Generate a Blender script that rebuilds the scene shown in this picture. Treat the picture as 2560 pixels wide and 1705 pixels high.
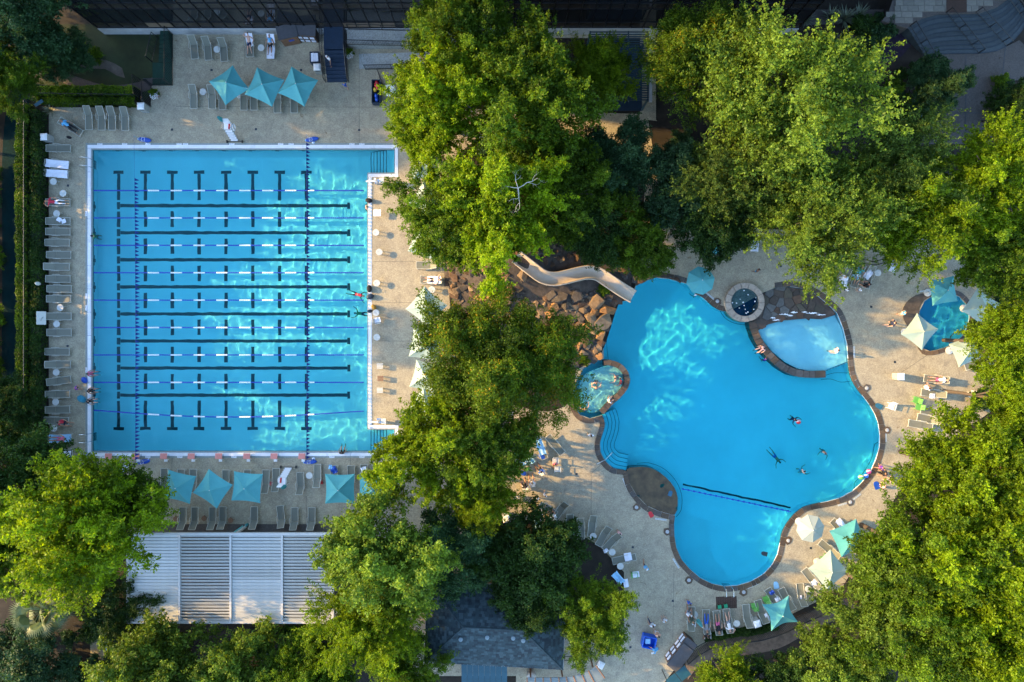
import bpy, math, random
import numpy as np
from mathutils import Vector, Matrix
from mathutils.geometry import tessellate_polygon
random.seed(11)
D = bpy.data
scene = bpy.context.scene
COL = scene.collection
for o in list(D.objects):
    D.objects.remove(o)
R = math.radians
PI = math.pi

# ------------------------------------------------------------------ camera, sky, sun, exposure
CAM_H = 57.0          # drone height (m)
PPM = 30.0            # photo pixels per metre on the ground
cam = D.cameras.new('camera')
cam.sensor_width = 36.0
cam.lens = 36.0 * CAM_H / (2560 / PPM)
cam.clip_start = 0.5
cam.clip_end = 2000
camo = D.objects.new('camera', cam)
COL.objects.link(camo)
camo.location = (0, 0, CAM_H)
scene.camera = camo

SUN_EL = R(21)
SUN_AZ = R(170)       # mathematical angle of the direction towards the sun (image left, slightly up)
world = D.worlds.new('World')
scene.world = world
world.use_nodes = True
wn = world.node_tree
bg = wn.nodes['Background']
sky = wn.nodes.new('ShaderNodeTexSky')
sky.sky_type = 'NISHITA'
sky.sun_disc = False
sky.sun_elevation = SUN_EL
sky.sun_rotation = R(90) - SUN_AZ
sky.air_density = 1.0
sky.dust_density = 1.0
sky.ozone_density = 2.0
bg.inputs['Strength'].default_value = 0.15
wn.links.new(sky.outputs[0], bg.inputs['Color'])
sun = D.lights.new('sun', 'SUN')
sun.energy = 2.4
sun.angle = R(0.6)
sun.color = (1.0, 0.63, 0.23)
sun.cycles.is_caustics_light = True    # sunlight focused by the ripples reaches the pool floors
suno = D.objects.new('sun', sun)
COL.objects.link(suno)
sd = Vector((math.cos(SUN_AZ) * math.cos(SUN_EL), math.sin(SUN_AZ) * math.cos(SUN_EL), math.sin(SUN_EL)))
suno.rotation_euler = (-sd).to_track_quat('-Z', 'Y').to_euler()
suno.location = (-60, 10, 60)
scene.view_settings.view_transform = 'Standard'
scene.view_settings.look = 'None'
scene.view_settings.gamma = 1
scene.view_settings.use_curve_mapping = False
scene.view_settings.exposure = 2.35
scene.render.engine = 'CYCLES'
scene.cycles.max_bounces = 6
scene.cycles.transparent_max_bounces = 12

# ------------------------------------------------------------------ helpers
def W(px, py, z=0.0):
    """a point seen at photo pixel (px, py) that stands at height z"""
    k = (CAM_H - z) / CAM_H / PPM
    return Vector(((px - 1280) * k, (852.5 - py) * k, z))

def WP(pts, z=0.0):
    return [tuple(W(x, y, z)[:2]) for x, y in pts]

ORD = ['first', 'second', 'third', 'fourth', 'fifth', 'sixth', 'seventh', 'eighth', 'ninth', 'tenth', 'eleventh', 'twelfth', 'thirteenth', 'fourteenth', 'fifteenth', 'sixteenth', 'seventeenth', 'eighteenth', 'nineteenth', 'twentieth', 'twenty-first', 'twenty-second']

def link(o):
    COL.objects.link(o)
    return o

def tag(o, label=None, cat=None, group=None, kind=None):
    if label: o['label'] = label
    if cat: o['category'] = cat
    if group: o['group'] = group
    if kind: o['kind'] = kind
    return o

def ob(name, mesh, parent=None, loc=(0, 0, 0), rot=(0, 0, 0), scale=(1, 1, 1), mats=None):
    o = D.objects.new(name, mesh)
    link(o)
    o.location = loc; o.rotation_euler = rot; o.scale = scale
    if parent is not None: o.parent = parent
    if mats:
        for i, m in enumerate(mats):
            if m is not None and i < len(o.material_slots):
                o.material_slots[i].link = 'OBJECT'
                o.material_slots[i].material = m
    return o

def thing(name, label, cat, loc=(0, 0, 0), rz=0.0, group=None, scale=(1, 1, 1)):
    o = D.objects.new(name, None)
    link(o)
    o.empty_display_size = 0.2
    o.location = loc; o.rotation_euler = (0, 0, rz); o.scale = scale
    return tag(o, label, cat, group)

class MB:
    """collects simple shapes into one mesh"""
    def __init__(s):
        s.v, s.f, s.m = [], [], []
    def add(s, vs, fs, mi=0):
        b = len(s.v)
        s.v += [tuple(v) for v in vs]
        s.f += [tuple(i + b for i in f) for f in fs]
        s.m += [mi] * len(fs)
        return s
    def box(s, c, size, rz=0.0, rx=0.0, ry=0.0, mi=0, taper=1.0):
        M = Matrix.Translation(c) @ Matrix.Rotation(rz, 4, 'Z') @ Matrix.Rotation(rx, 4, 'X') @ Matrix.Rotation(ry, 4, 'Y')
        x, y, z = size[0] / 2, size[1] / 2, size[2] / 2
        t = taper
        vs = [M @ Vector(p) for p in ((-x, -y, -z), (x, -y, -z), (x, y, -z), (-x, y, -z), (-x * t, -y * t, z), (x * t, -y * t, z), (x * t, y * t, z), (-x * t, y * t, z))]
        return s.add(vs, [(3, 2, 1, 0), (4, 5, 6, 7), (0, 1, 5, 4), (1, 2, 6, 5), (2, 3, 7, 6), (3, 0, 4, 7)], mi)
    def tube(s, pts, r, n=6, mi=0, caps=True):
        pts = [Vector(p) for p in pts]
        rs = r if isinstance(r, (list, tuple)) else [r] * len(pts)
        vs, fs = [], []
        ref = None
        for i, p in enumerate(pts):
            d = (pts[min(i + 1, len(pts) - 1)] - pts[max(i - 1, 0)]).normalized()
            if ref is None:
                ref = d.orthogonal().normalized()
            a = (ref - d * ref.dot(d))
            a = a.normalized() if a.length > 1e-6 else d.orthogonal().normalized()
            ref = a
            b = d.cross(a)
            for k in range(n):
                t = 2 * PI * k / n
                vs.append(p + (a * math.cos(t) + b * math.sin(t)) * rs[i])
        for i in range(len(pts) - 1):
            for k in range(n):
                fs.append((i * n + k, i * n + (k + 1) % n, (i + 1) * n + (k + 1) % n, (i + 1) * n + k))
        if caps:
            fs.append(tuple(range(n - 1, -1, -1)))
            fs.append(tuple((len(pts) - 1) * n + k for k in range(n)))
        return s.add(vs, fs, mi)
    def lathe(s, prof, n=16, c=(0, 0, 0), mi=0, close=False):
        vs, fs = [], []
        for r, z in prof:
            for k in range(n):
                t = 2 * PI * k / n
                vs.append((c[0] + r * math.cos(t), c[1] + r * math.sin(t), c[2] + z))
        for i in range(len(prof) - 1):
            for k in range(n):
                fs.append((i * n + k, i * n + (k + 1) % n, (i + 1) * n + (k + 1) % n, (i + 1) * n + k))
        if close:
            fs.append(tuple(range(n - 1, -1, -1)))
            fs.append(tuple((len(prof) - 1) * n + k for k in range(n)))
        return s.add(vs, fs, mi)
    def prism(s, poly, z0, z1, mi=0, holes=(), bottom=False, side_mi=None):
        loops = [list(poly)] + [list(h) for h in holes]
        flat = [p for l in loops for p in l]
        tri = tessellate_polygon([[Vector((p[0], p[1], 0)) for p in l] for l in loops])
        n = len(flat)
        def up(t):
            a, b, c = (flat[i] for i in t)
            return t if (b[0] - a[0]) * (c[1] - a[1]) - (b[1] - a[1]) * (c[0] - a[0]) > 0 else t[::-1]
        vs = [(p[0], p[1], z1) for p in flat]
        s.add(vs, [up(t) for t in tri], mi)
        if z0 != z1:
            b = 0
            for li, l in enumerate(loops):
                k = len(l)
                ar = sum(l[i][0] * l[(i + 1) % k][1] - l[(i + 1) % k][0] * l[i][1] for i in range(k))
                ccw = (ar > 0) == (li == 0)
                v2 = [(p[0], p[1], z1) for p in l] + [(p[0], p[1], z0) for p in l]
                fs = []
                for i in range(k):
                    j = (i + 1) % k
                    q = (i, i + k, j + k, j)
                    fs.append(q if ccw else q[::-1])
                s.add(v2, fs, mi if side_mi is None else side_mi)
            if bottom:
                s.add([(p[0], p[1], z0) for p in flat], [up(t)[::-1] for t in tri], mi)
        return s
    def mesh(s, name, mats, smooth=False):
        me = D.meshes.new(name)
        me.from_pydata(s.v, [], s.f)
        if not isinstance(mats, (list, tuple)): mats = [mats]
        for m in mats: me.materials.append(m)
        if len(mats) > 1:
            me.polygons.foreach_set('material_index', s.m)
        if smooth:
            me.polygons.foreach_set('use_smooth', [True] * len(me.polygons))
        me.update()
        return me

def resample(pts, step, closed=False):
    """Catmull-Rom through pts, sampled about every step"""
    P = [Vector((p[0], p[1], p[2] if len(p) > 2 else 0)) for p in pts]
    n = len(P)
    out = []
    segs = n if closed else n - 1
    for i in range(segs):
        p1, p2 = P[i], P[(i + 1) % n]
        p0 = P[i - 1] if (i > 0 or closed) else p1 * 2 - p2
        p3 = P[(i + 2) % n] if (i + 2 < n or closed) else p2 * 2 - p1
        k = max(1, int((p2 - p1).length / step))
        for j in range(k):
            t = j / k
            out.append(0.5 * ((2 * p1) + (p2 - p0) * t + (2 * p0 - 5 * p1 + 4 * p2 - p3) * t * t + (3 * p1 - p0 - 3 * p2 + p3) * t ** 3))
    if not closed: out.append(P[-1])
    return out

def offset(pts, d, closed=False):
    """shift a 2-D polyline sideways (to its left for d > 0)"""
    n = len(pts); out = []
    for i in range(n):
        a = pts[(i - 1) % n] if (closed or i > 0) else pts[i]
        b = pts[(i + 1) % n] if (closed or i < n - 1) else pts[i]
        t = Vector((b[0] - a[0], b[1] - a[1])).normalized()
        out.append((pts[i][0] - t.y * d, pts[i][1] + t.x * d))
    return out

def inside(p, poly):
    c = False; n = len(poly)
    for i in range(n):
        a, b = poly[i], poly[i - 1]
        if (a[1] > p[1]) != (b[1] > p[1]) and p[0] < (b[0] - a[0]) * (p[1] - a[1]) / (b[1] - a[1]) + a[0]:
            c = not c
    return c

# ------------------------------------------------------------------ materials
def srgb(r, g, b):
    f = lambda c: (c / 255 / 12.92) if c / 255 <= 0.04045 else ((c / 255 + 0.055) / 1.055) ** 2.4
    return (f(r), f(g), f(b))

MATS = {}
def mat(name, col, rough=0.6, var=0.15, scale=6.0, bump=0.0, bscale=None, metal=0.0, rnd=0.0, spec=0.5, coat=0.0, sheen=0.0, transl=0.0):
    """procedural: noise-varied colour, per-object variation, fine relief"""
    if name in MATS: return MATS[name]
    m = D.materials.new(name); m.use_nodes = True
    nt = m.node_tree; N = nt.nodes; L = nt.links
    bs = N['Principled BSDF']
    bs.inputs['Roughness'].default_value = rough
    bs.inputs['Metallic'].default_value = metal
    bs.inputs['Specular IOR Level'].default_value = spec
    bs.inputs['Coat Weight'].default_value = coat
    tc = N.new('ShaderNodeTexCoord')
    ns = N.new('ShaderNodeTexNoise'); ns.inputs['Scale'].default_value = scale; ns.inputs['Detail'].default_value = 5; ns.inputs['Roughness'].default_value = 0.65
    L.new(tc.outputs['Object'], ns.inputs['Vector'])
    cr = N.new('ShaderNodeValToRGB')
    cr.color_ramp.elements[0].position = 0.3; cr.color_ramp.elements[1].position = 0.7
    cr.color_ramp.elements[0].color = (*[c * (1 - var) for c in col], 1)
    cr.color_ramp.elements[1].color = (*[min(1, c * (1 + var)) for c in col], 1)
    L.new(ns.outputs['Fac'], cr.inputs['Fac'])
    out = cr.outputs['Color']
    if rnd > 0:
        oi = N.new('ShaderNodeObjectInfo')
        mr = N.new('ShaderNodeMapRange')
        mr.inputs['To Min'].default_value = 1 - rnd; mr.inputs['To Max'].default_value = 1 + rnd
        L.new(oi.outputs['Random'], mr.inputs['Value'])
        mx = N.new('ShaderNodeVectorMath'); mx.operation = 'SCALE'
        L.new(out, mx.inputs[0]); L.new(mr.outputs[0], mx.inputs['Scale'])
        out = mx.outputs[0]
    L.new(out, bs.inputs['Base Color'])
    if bump > 0:
        n2 = N.new('ShaderNodeTexNoise'); n2.inputs['Scale'].default_value = bscale or scale * 5; n2.inputs['Detail'].default_value = 4
        L.new(tc.outputs['Object'], n2.inputs['Vector'])
        bp = N.new('ShaderNodeBump'); bp.inputs['Strength'].default_value = bump; bp.inputs['Distance'].default_value = 0.03
        L.new(n2.outputs['Fac'], bp.inputs['Height']); L.new(bp.outputs[0], bs.inputs['Normal'])
    if transl > 0:
        tr = N.new('ShaderNodeBsdfTranslucent'); L.new(out, tr.inputs['Color'])
        ms = N.new('ShaderNodeMixShader'); ms.inputs[0].default_value = transl
        L.new(bs.outputs[0], ms.inputs[1]); L.new(tr.outputs[0], ms.inputs[2])
        L.new(ms.outputs[0], N['Material Output'].inputs['Surface'])
    MATS[name] = m
    return m

def deck_mat(name, c1, c2, stain, jointless=True):
    """weathered stamped concrete: broad tone drift, blotches, fine grit"""
    m = D.materials.new(name); m.use_nodes = True
    nt = m.node_tree; N = nt.nodes; L = nt.links
    bs = N['Principled BSDF']; bs.inputs['Roughness'].default_value = 0.75
    tc = N.new('ShaderNodeTexCoord')
    def noise(s, d=4, r=0.6, dist=0.0):
        n = N.new('ShaderNodeTexNoise'); n.inputs['Scale'].default_value = s; n.inputs['Detail'].default_value = d
        n.inputs['Roughness'].default_value = r; n.inputs['Distortion'].default_value = dist
        L.new(tc.outputs['Object'], n.inputs['Vector']); return n
    def ramp(src, p0, p1, a, b):
        r = N.new('ShaderNodeValToRGB'); e = r.color_ramp.elements
        e[0].position = p0; e[1].position = p1; e[0].color = (*a, 1); e[1].color = (*b, 1)
        L.new(src, r.inputs['Fac']); return r
    def mixc(f, a, b, mode='MIX'):
        x = N.new('ShaderNodeMix'); x.data_type = 'RGBA'; x.blend_type = mode
        if isinstance(f, float): x.inputs[0].default_value = f
        else: L.new(f, x.inputs[0])
        for s, k in ((a, 6), (b, 7)):
            if isinstance(s, tuple): x.inputs[k].default_value = (*s, 1)
            else: L.new(s, x.inputs[k])
        return x.outputs[2]
    base = ramp(noise(0.22, 5).outputs['Fac'], 0.35, 0.65, c1, c2).outputs['Color']
    blot = ramp(noise(1.3, 6, 0.7, 0.6).outputs['Fac'], 0.42, 0.66, (0, 0, 0), (1, 1, 1)).outputs['Color']
    base = mixc(blot, base, mixc(0.62, base, stain))
    grit = ramp(noise(9.0, 6, 0.75).outputs['Fac'], 0.32, 0.68, (0.70, 0.69, 0.68), (1.22, 1.22, 1.22)).outputs['Color']
    base = mixc(1.0, base, grit, 'MULTIPLY')
    spots = ramp(noise(2.6, 3, 0.5, 1.2).outputs['Fac'], 0.68, 0.74, (1, 1, 1), (0.66, 0.58, 0.50)).outputs['Color']
    base = mixc(1.0, base, spots, 'MULTIPLY')
    vein = ramp(noise(5.5, 5, 0.7, 1.8).outputs['Fac'], 0.46, 0.52, (0.80, 0.78, 0.76), (1.06, 1.06, 1.06)).outputs['Color']
    base = mixc(0.75, base, mixc(1.0, base, vein, 'MULTIPLY'))
    L.new(base, bs.inputs['Base Color'])
    bp = N.new('ShaderNodeBump'); bp.inputs['Strength'].default_value = 0.35; bp.inputs['Distance'].default_value = 0.02
    L.new(noise(14, 5).outputs['Fac'], bp.inputs['Height']); L.new(bp.outputs[0], bs.inputs['Normal'])
    MATS[name] = m
    return m

def water_mat(name, tint):
    """clear tinted water, refracting"""
    m = D.materials.new(name); m.use_nodes = True
    nt = m.node_tree; N = nt.nodes; L = nt.links
    N.remove(N['Principled BSDF'])
    g = N.new('ShaderNodeBsdfGlass'); g.inputs['IOR'].default_value = 1.33; g.inputs['Roughness'].default_value = 0.0
    g.inputs['Color'].default_value = (*tint, 1)
    L.new(g.outputs[0], N['Material Output'].inputs['Surface'])
    MATS[name] = m
    return m

def leaf_mat(name, a, b, transl=0.4, hue=None):
    """leaf colour varies leaf by leaf, bough by bough and tree by tree; light shines through"""
    m = D.materials.new(name); m.use_nodes = True
    nt = m.node_tree; N = nt.nodes; L = nt.links
    bs = N['Principled BSDF']; bs.inputs['Roughness'].default_value = 0.5; bs.inputs['Specular IOR Level'].default_value = 0.2
    at = N.new('ShaderNodeAttribute'); at.attribute_name = 'rnd'
    cr = N.new('ShaderNodeValToRGB')
    cr.color_ramp.elements[0].color = (*a, 1); cr.color_ramp.elements[1].color = (*b, 1)
    L.new(at.outputs['Fac'], cr.inputs['Fac'])
    if hue:
        e = cr.color_ramp.elements.new(0.965); e.color = (*b, 1)
        cr.color_ramp.elements[-1].color = (*hue, 1)
    oi = N.new('ShaderNodeObjectInfo')
    mr = N.new('ShaderNodeMapRange'); mr.inputs['To Min'].default_value = 0.95; mr.inputs['To Max'].default_value = 1.40
    L.new(oi.outputs['Random'], mr.inputs['Value'])
    mx = N.new('ShaderNodeVectorMath'); mx.operation = 'SCALE'
    L.new(cr.outputs[0], mx.inputs[0]); L.new(mr.outputs[0], mx.inputs['Scale'])
    L.new(mx.outputs[0], bs.inputs['Base Color'])
    tr = N.new('ShaderNodeBsdfTranslucent')
    tm = N.new('ShaderNodeVectorMath'); tm.operation = 'MULTIPLY'; tm.inputs[1].default_value = (1.25, 1.15, 0.45)
    L.new(mx.outputs[0], tm.inputs[0]); L.new(tm.outputs[0], tr.inputs['Color'])
    ms = N.new('ShaderNodeMixShader'); ms.inputs[0].default_value = transl
    L.new(bs.outputs[0], ms.inputs[1]); L.new(tr.outputs[0], ms.inputs[2])
    L.new(ms.outputs[0], N['Material Output'].inputs['Surface'])
    MATS[name] = m
    return m

M_DECK = deck_mat('deck_concrete', (0.44, 0.39, 0.26), (0.38, 0.345, 0.245), (0.24, 0.21, 0.155))
M_JOINT = mat('saw_cut', (0.13, 0.115, 0.09), 0.9, 0.2, 4)
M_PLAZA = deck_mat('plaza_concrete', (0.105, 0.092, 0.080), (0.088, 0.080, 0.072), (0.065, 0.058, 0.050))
M_RAMP = deck_mat('ramp_concrete', (0.40, 0.42, 0.38), (0.36, 0.38, 0.36), (0.26, 0.28, 0.27))
M_SOIL = mat('mulch_soil', (0.022, 0.017, 0.011), 0.95, 0.5, 1.2, 0.6, 18)
M_GRASS = mat('lawn', (0.020, 0.033, 0.010), 0.95, 0.5, 0.5, 0.6, 40)
M_DIRT = mat('bare_dirt', (0.11, 0.09, 0.07), 0.95, 0.3, 1.5, 0.4, 20)
M_TRACK = mat('track_rubber', (0.001, 0.020, 0.022), 0.9, 0.25, 2, 0.3, 60, spec=0.1)
M_BRICKP = mat('path_brick', (0.10, 0.082, 0.078), 0.85, 0.25, 8, 0.2, rnd=0.18)
M_COPE = mat('white_coping_tile', (0.80, 0.82, 0.84), 0.35, 0.06, 3, rnd=0.05)
M_BAND = mat('grey_tile_band', (0.24, 0.29, 0.27), 0.5, 0.15, 5)
M_POOLF = mat('pool_plaster', (0.80, 0.84, 0.88), 0.6, 0.05, 0.3)
M_LAGF = mat('lagoon_plaster', (0.78, 0.84, 0.90), 0.6, 0.06, 0.25)
M_SHALF = mat('shallow_plaster', (0.80, 0.84, 0.84), 0.6, 0.05, 0.8)
M_TEALF = mat('splash_pool_plaster', (0.30, 0.56, 0.70), 0.6, 0.06, 0.8)
M_LANE = mat('lane_tile', (0.010, 0.018, 0.035), 0.4, 0.2, 3)
M_STEPLINE = mat('step_edge_tile', (0.012, 0.03, 0.045), 0.4, 0.2, 3)
M_WATER = water_mat('lap_water', (0.33, 0.81, 0.87))
M_LAGW = water_mat('lagoon_water', (0.22, 0.80, 0.87))
M_KIDW = water_mat('splash_water', (0.50, 0.86, 0.94))
M_TEALW = water_mat('teal_water', (0.28, 0.77, 0.90))
M_SPAW = water_mat('spa_water', (0.62, 0.88, 0.90))
M_BROWN = [mat('coping_stone_%s' % n, c, 0.6, 0.3, 5, 0.4, 20, rnd=0.25) for n, c in (('umber', (0.072, 0.052, 0.033)), ('ochre', (0.105, 0.070, 0.038)), ('grey', (0.082, 0.072, 0.060)))]
M_FLAG = [mat('flagstone_%s' % n, c, 0.55, 0.3, 4, 0.4, 14, rnd=0.25) for n, c in (('brown', (0.066, 0.050, 0.034)), ('rust', (0.100, 0.056, 0.030)), ('grey', (0.100, 0.100, 0.088)), ('olive', (0.074, 0.062, 0.038)))]
M_RINGST = mat('spa_ring_stone', (0.36, 0.30, 0.23), 0.65, 0.25, 5, 0.4, 20, rnd=0.15)
M_ROCK = [mat('boulder_%s' % n, c, 0.85, 0.4, 1.8, 0.8, 7, rnd=0.25) for n, c in (('orange', (0.27, 0.145, 0.056)), ('tan', (0.22, 0.150, 0.085)), ('grey', (0.072, 0.060, 0.050)), ('rust', (0.095, 0.054, 0.030)))]
M_MOUND = mat('rock_bed', (0.075, 0.058, 0.045), 0.9, 0.5, 1.5, 0.8, 8)
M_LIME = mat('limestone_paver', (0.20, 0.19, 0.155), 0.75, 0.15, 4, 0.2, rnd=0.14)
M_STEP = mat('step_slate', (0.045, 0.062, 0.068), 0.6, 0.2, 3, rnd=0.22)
M_GLASS = mat('dark_facade_glass', (0.012, 0.014, 0.016), 0.04, 0.2, 0.5, spec=0.6)
M_SPAND = mat('facade_spandrel', (0.030, 0.026, 0.022), 0.12, 0.2, 0.6)
M_BLIND = mat('tan_blind', (0.20, 0.15, 0.10), 0.3, 0.15, 0.8)  # one plain tan for every blind
M_MULL = mat('dark_mullion', (0.008, 0.009, 0.010), 0.4, 0.1, 3)
M_CONC = mat('pale_concrete', (0.42, 0.44, 0.44), 0.8, 0.15, 2, 0.2)
M_ROOFD = mat('roof_membrane', (0.20, 0.20, 0.19), 0.9, 0.2, 0.6)
M_IRON = mat('black_iron', (0.010, 0.012, 0.014), 0.4, 0.2, 6)
M_NAVY = mat('navy_steps', (0.010, 0.030, 0.060), 0.5, 0.2, 4)
M_GREENST = mat('green_carpet', (0.003, 0.040, 0.026), 0.9, 0.2, 4, 0.3, 60)
M_SLING = mat('sling_mesh', (0.165, 0.170, 0.128), 0.7, 0.06, 40, rnd=0.10)
M_FRAME = mat('cream_frame', (0.46, 0.47, 0.40), 0.4, 0.05, 8)
M_WHITE = mat('white_plastic', (0.80, 0.81, 0.80), 0.4, 0.04, 6)
M_TABLE = mat('table_grey_white', (0.55, 0.57, 0.53), 0.45, 0.08, 6, rnd=0.1)
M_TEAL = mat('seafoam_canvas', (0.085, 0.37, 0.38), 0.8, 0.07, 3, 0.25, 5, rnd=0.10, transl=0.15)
M_TEALC = mat('dark_seafoam_canvas', (0.05, 0.32, 0.31), 0.8, 0.08, 3)
M_CREAMC = mat('cream_canvas', (0.42, 0.48, 0.42), 0.8, 0.05, 3, transl=0.15)
M_POLE = mat('white_pole', (0.65, 0.65, 0.60), 0.35, 0.05, 3)
M_TOWEL = mat('white_towel', (0.78, 0.80, 0.86), 0.95, 0.06, 6, 0.5, 25)
M_TOWELB = mat('pale_blue_towel', (0.32, 0.60, 0.82), 0.95, 0.08, 6, 0.5, 25)
M_BLUE = mat('blue_vinyl', (0.010, 0.075, 0.42), 0.4, 0.1, 4)
M_BINBL = mat('blue_bin_plastic', (0.010, 0.11, 0.62), 0.4, 0.08, 4)
M_FLOATB = mat('blue_float', (0.010, 0.045, 0.42), 0.4, 0.1, 10)
M_FLOATW = mat('white_float', (0.80, 0.84, 0.86), 0.4, 0.05, 10)
M_PENN = mat('navy_pennant', (0.008, 0.022, 0.20), 0.7, 0.2, 3)
M_CORD = mat('pale_cord', (0.55, 0.52, 0.42), 0.7, 0.1, 3)
M_SALMON = mat('salmon_block', (0.62, 0.23, 0.19), 0.6, 0.12, 6)
M_STEEL = mat('stainless', (0.62, 0.65, 0.66), 0.2, 0.05, 4, metal=1.0)
M_DARKW = mat('dark_wood', (0.060, 0.032, 0.020), 0.6, 0.3, 5)
M_WOOD = mat('cedar_wood', (0.20, 0.105, 0.055), 0.6, 0.3, 5)
M_SLATE = mat('slate_top', (0.060, 0.064, 0.072), 0.7, 0.15, 4)
M_SHING = mat('blue_grey_shingle', (0.022, 0.046, 0.055), 0.85, 0.35, 2.5, 0.3, 40)
M_TEALR = mat('teal_metal_roof', (0.012, 0.066, 0.092), 0.45, 0.2, 3, rnd=0.1)
M_LOUV = mat('louver_aluminium', (0.56, 0.57, 0.53), 0.42, 0.06, 2, rnd=0.05, metal=0.2)
M_BEAM = mat('beam_aluminium', (0.55, 0.54, 0.50), 0.5, 0.08, 2)
M_SLIDE = mat('beige_fibreglass', (0.56, 0.46, 0.34), 0.3, 0.07, 1.5)
M_BARK = mat('bark', (0.10, 0.075, 0.055), 0.9, 0.35, 5, 0.6, 20)
M_DEADW = mat('bleached_wood', (0.45, 0.42, 0.38), 0.9, 0.2, 5)
M_SIGN = mat('sign_cream', (0.55, 0.55, 0.48), 0.6, 0.06, 5)
M_INK = mat('dark_ink', (0.03, 0.05, 0.07), 0.7, 0.1, 5)
M_MARKB = mat('blue_ink', (0.03, 0.17, 0.26), 0.7, 0.1, 5)
M_PERG = mat('teal_pergola', (0.014, 0.050, 0.072), 0.5, 0.25, 3)
M_SPAD = mat('spa_mosaic_blue', (0.006, 0.035, 0.12), 0.3, 0.6, 9)
M_GREENP = mat('lime_plastic', (0.13, 0.40, 0.08), 0.45, 0.08, 5)
M_RED = mat('red_vinyl', (0.55, 0.025, 0.03), 0.45, 0.1, 5)
M_PINK = mat('pink_vinyl', (0.62, 0.05, 0.22), 0.45, 0.1, 5)
M_PURP = mat('purple_flower', (0.16, 0.02, 0.17), 0.8, 0.4, 5)
M_FOAM = mat('foam_white', (0.85, 0.9, 0.92), 0.6, 0.1, 8)
L_LIME = leaf_mat('leaf_lime', (0.050, 0.092, 0.003), (0.205, 0.315, 0.006), 0.5)
L_MID = leaf_mat('leaf_mid', (0.028, 0.060, 0.004), (0.118, 0.208, 0.009), 0.47)
L_YEL = leaf_mat('leaf_autumn', (0.028, 0.058, 0.004), (0.120, 0.200, 0.009), 0.47, hue=(0.30, 0.20, 0.008))
L_DARK = leaf_mat('leaf_dark', (0.012, 0.034, 0.006), (0.042, 0.092, 0.013), 0.36)
L_SAGE = leaf_mat('leaf_sage', (0.034, 0.064, 0.010), (0.120, 0.190, 0.026), 0.44)
L_PALE = leaf_mat('leaf_pale', (0.042, 0.080, 0.008), (0.165, 0.262, 0.028), 0.46)
L_BLUE = leaf_mat('leaf_bluegreen', (0.013, 0.040, 0.015), (0.044, 0.100, 0.034), 0.33)
L_HEDGE = leaf_mat('leaf_hedge', (0.024, 0.062, 0.004), (0.120, 0.205, 0.006), 0.35)

# ================================================================== GROUND, PAVING, POOLS
WL = -0.09            # water level
LAPD = -1.25
ZA = WL + (LAPD - WL) / 1.33   # where the refracted floor appears to lie
LAP = [(228.5, 372), (985, 372), (985, 433), (919, 433), (919, 1072), (985, 1072), (985, 1130.5), (228.5, 1130.5)]
LAPH = [(218.5, 362.5), (996, 362.5), (996, 442), (929.5, 442), (929.5, 1063), (996, 1063), (996, 1139.5), (218.5, 1139.5)]
LAG = [(1550, 753), (1577, 752), (1590, 715), (1612, 703), (1640, 694), (1674, 697.7), (1716, 709), (1738, 733), (1758, 745), (1780, 764), (1800, 776), (1818, 779),
       (1862, 757), (1905, 733), (1937, 719.6), (1971, 716), (2005, 721), (2041, 736.5), (2072, 762), (2094, 784), (2108, 820), (2118, 860), (2121, 905), (2125.5, 935),
       (2136.5, 962), (2156, 988), (2175, 1013), (2187.5, 1035), (2196, 1058), (2200, 1088), (2199, 1118), (2190, 1148.6), (2175.6, 1181), (2154, 1207.5), (2130, 1229),
       (2100.6, 1245), (2068, 1254), (2036, 1260), (2009.5, 1268), (1988, 1284), (1969, 1306.6), (1956, 1331), (1950, 1358), (1944, 1386), (1929, 1414), (1908, 1436),
       (1876.5, 1454), (1842, 1464), (1810.7, 1466), (1779, 1459), (1750, 1444.5), (1724, 1422), (1704, 1399), (1691, 1370), (1686, 1340), (1685, 1310), (1687.5, 1289),
       (1650, 1279), (1618, 1264.6), (1592, 1238), (1574.5, 1209), (1566, 1178), (1533, 1170.7), (1513, 1153), (1501, 1130), (1500, 1106), (1508, 1080), (1512, 1059), (1505.5, 1038),
       (1475, 1046), (1450, 1037), (1433, 1010), (1436, 962), (1458, 922), (1488, 902), (1510, 897), (1509, 883), (1508, 852), (1515, 835), (1527, 821), (1523, 793), (1536, 773)]
SPL = [(2299, 777), (2312, 752), (2340, 738), (2372, 734), (2398, 741), (2417, 762), (2423.5, 792), (2414, 828), (2391.6, 853.6), (2359.7, 869.6), (2324.7, 877.6), (2307, 871), (2297, 835), (2294, 805)]
LAGW_ = [tuple(p[:2]) for p in resample(WP(LAG), 0.8, True)]
SPLW_ = [tuple(p[:2]) for p in resample(WP(SPL), 0.5, True)]
HOLES = [WP(LAPH), LAGW_, SPLW_]

def ripples(X, Y, seed, amp, lam=(0.28, 1.3), n=46):
    rg = np.random.default_rng(seed); Z = np.zeros_like(X)
    for _ in range(n):
        l = rg.uniform(*lam) ; a = rg.uniform(0, 6.283); k = 6.283 / l
        Z += amp * l * np.sin(k * (X * np.cos(a) + Y * np.sin(a)) + rg.uniform(0, 6.283))
    return Z

def inside_np(X, Y, poly):
    c = np.zeros(X.shape, bool); n = len(poly)
    for i in range(n):
        (x1, y1), (x2, y2) = poly[i], poly[i - 1]
        if y1 == y2: continue
        c ^= ((y1 > Y) != (y2 > Y)) & (X < (x2 - x1) * (Y - y1) / (y2 - y1) + x1)
    return c

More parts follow.
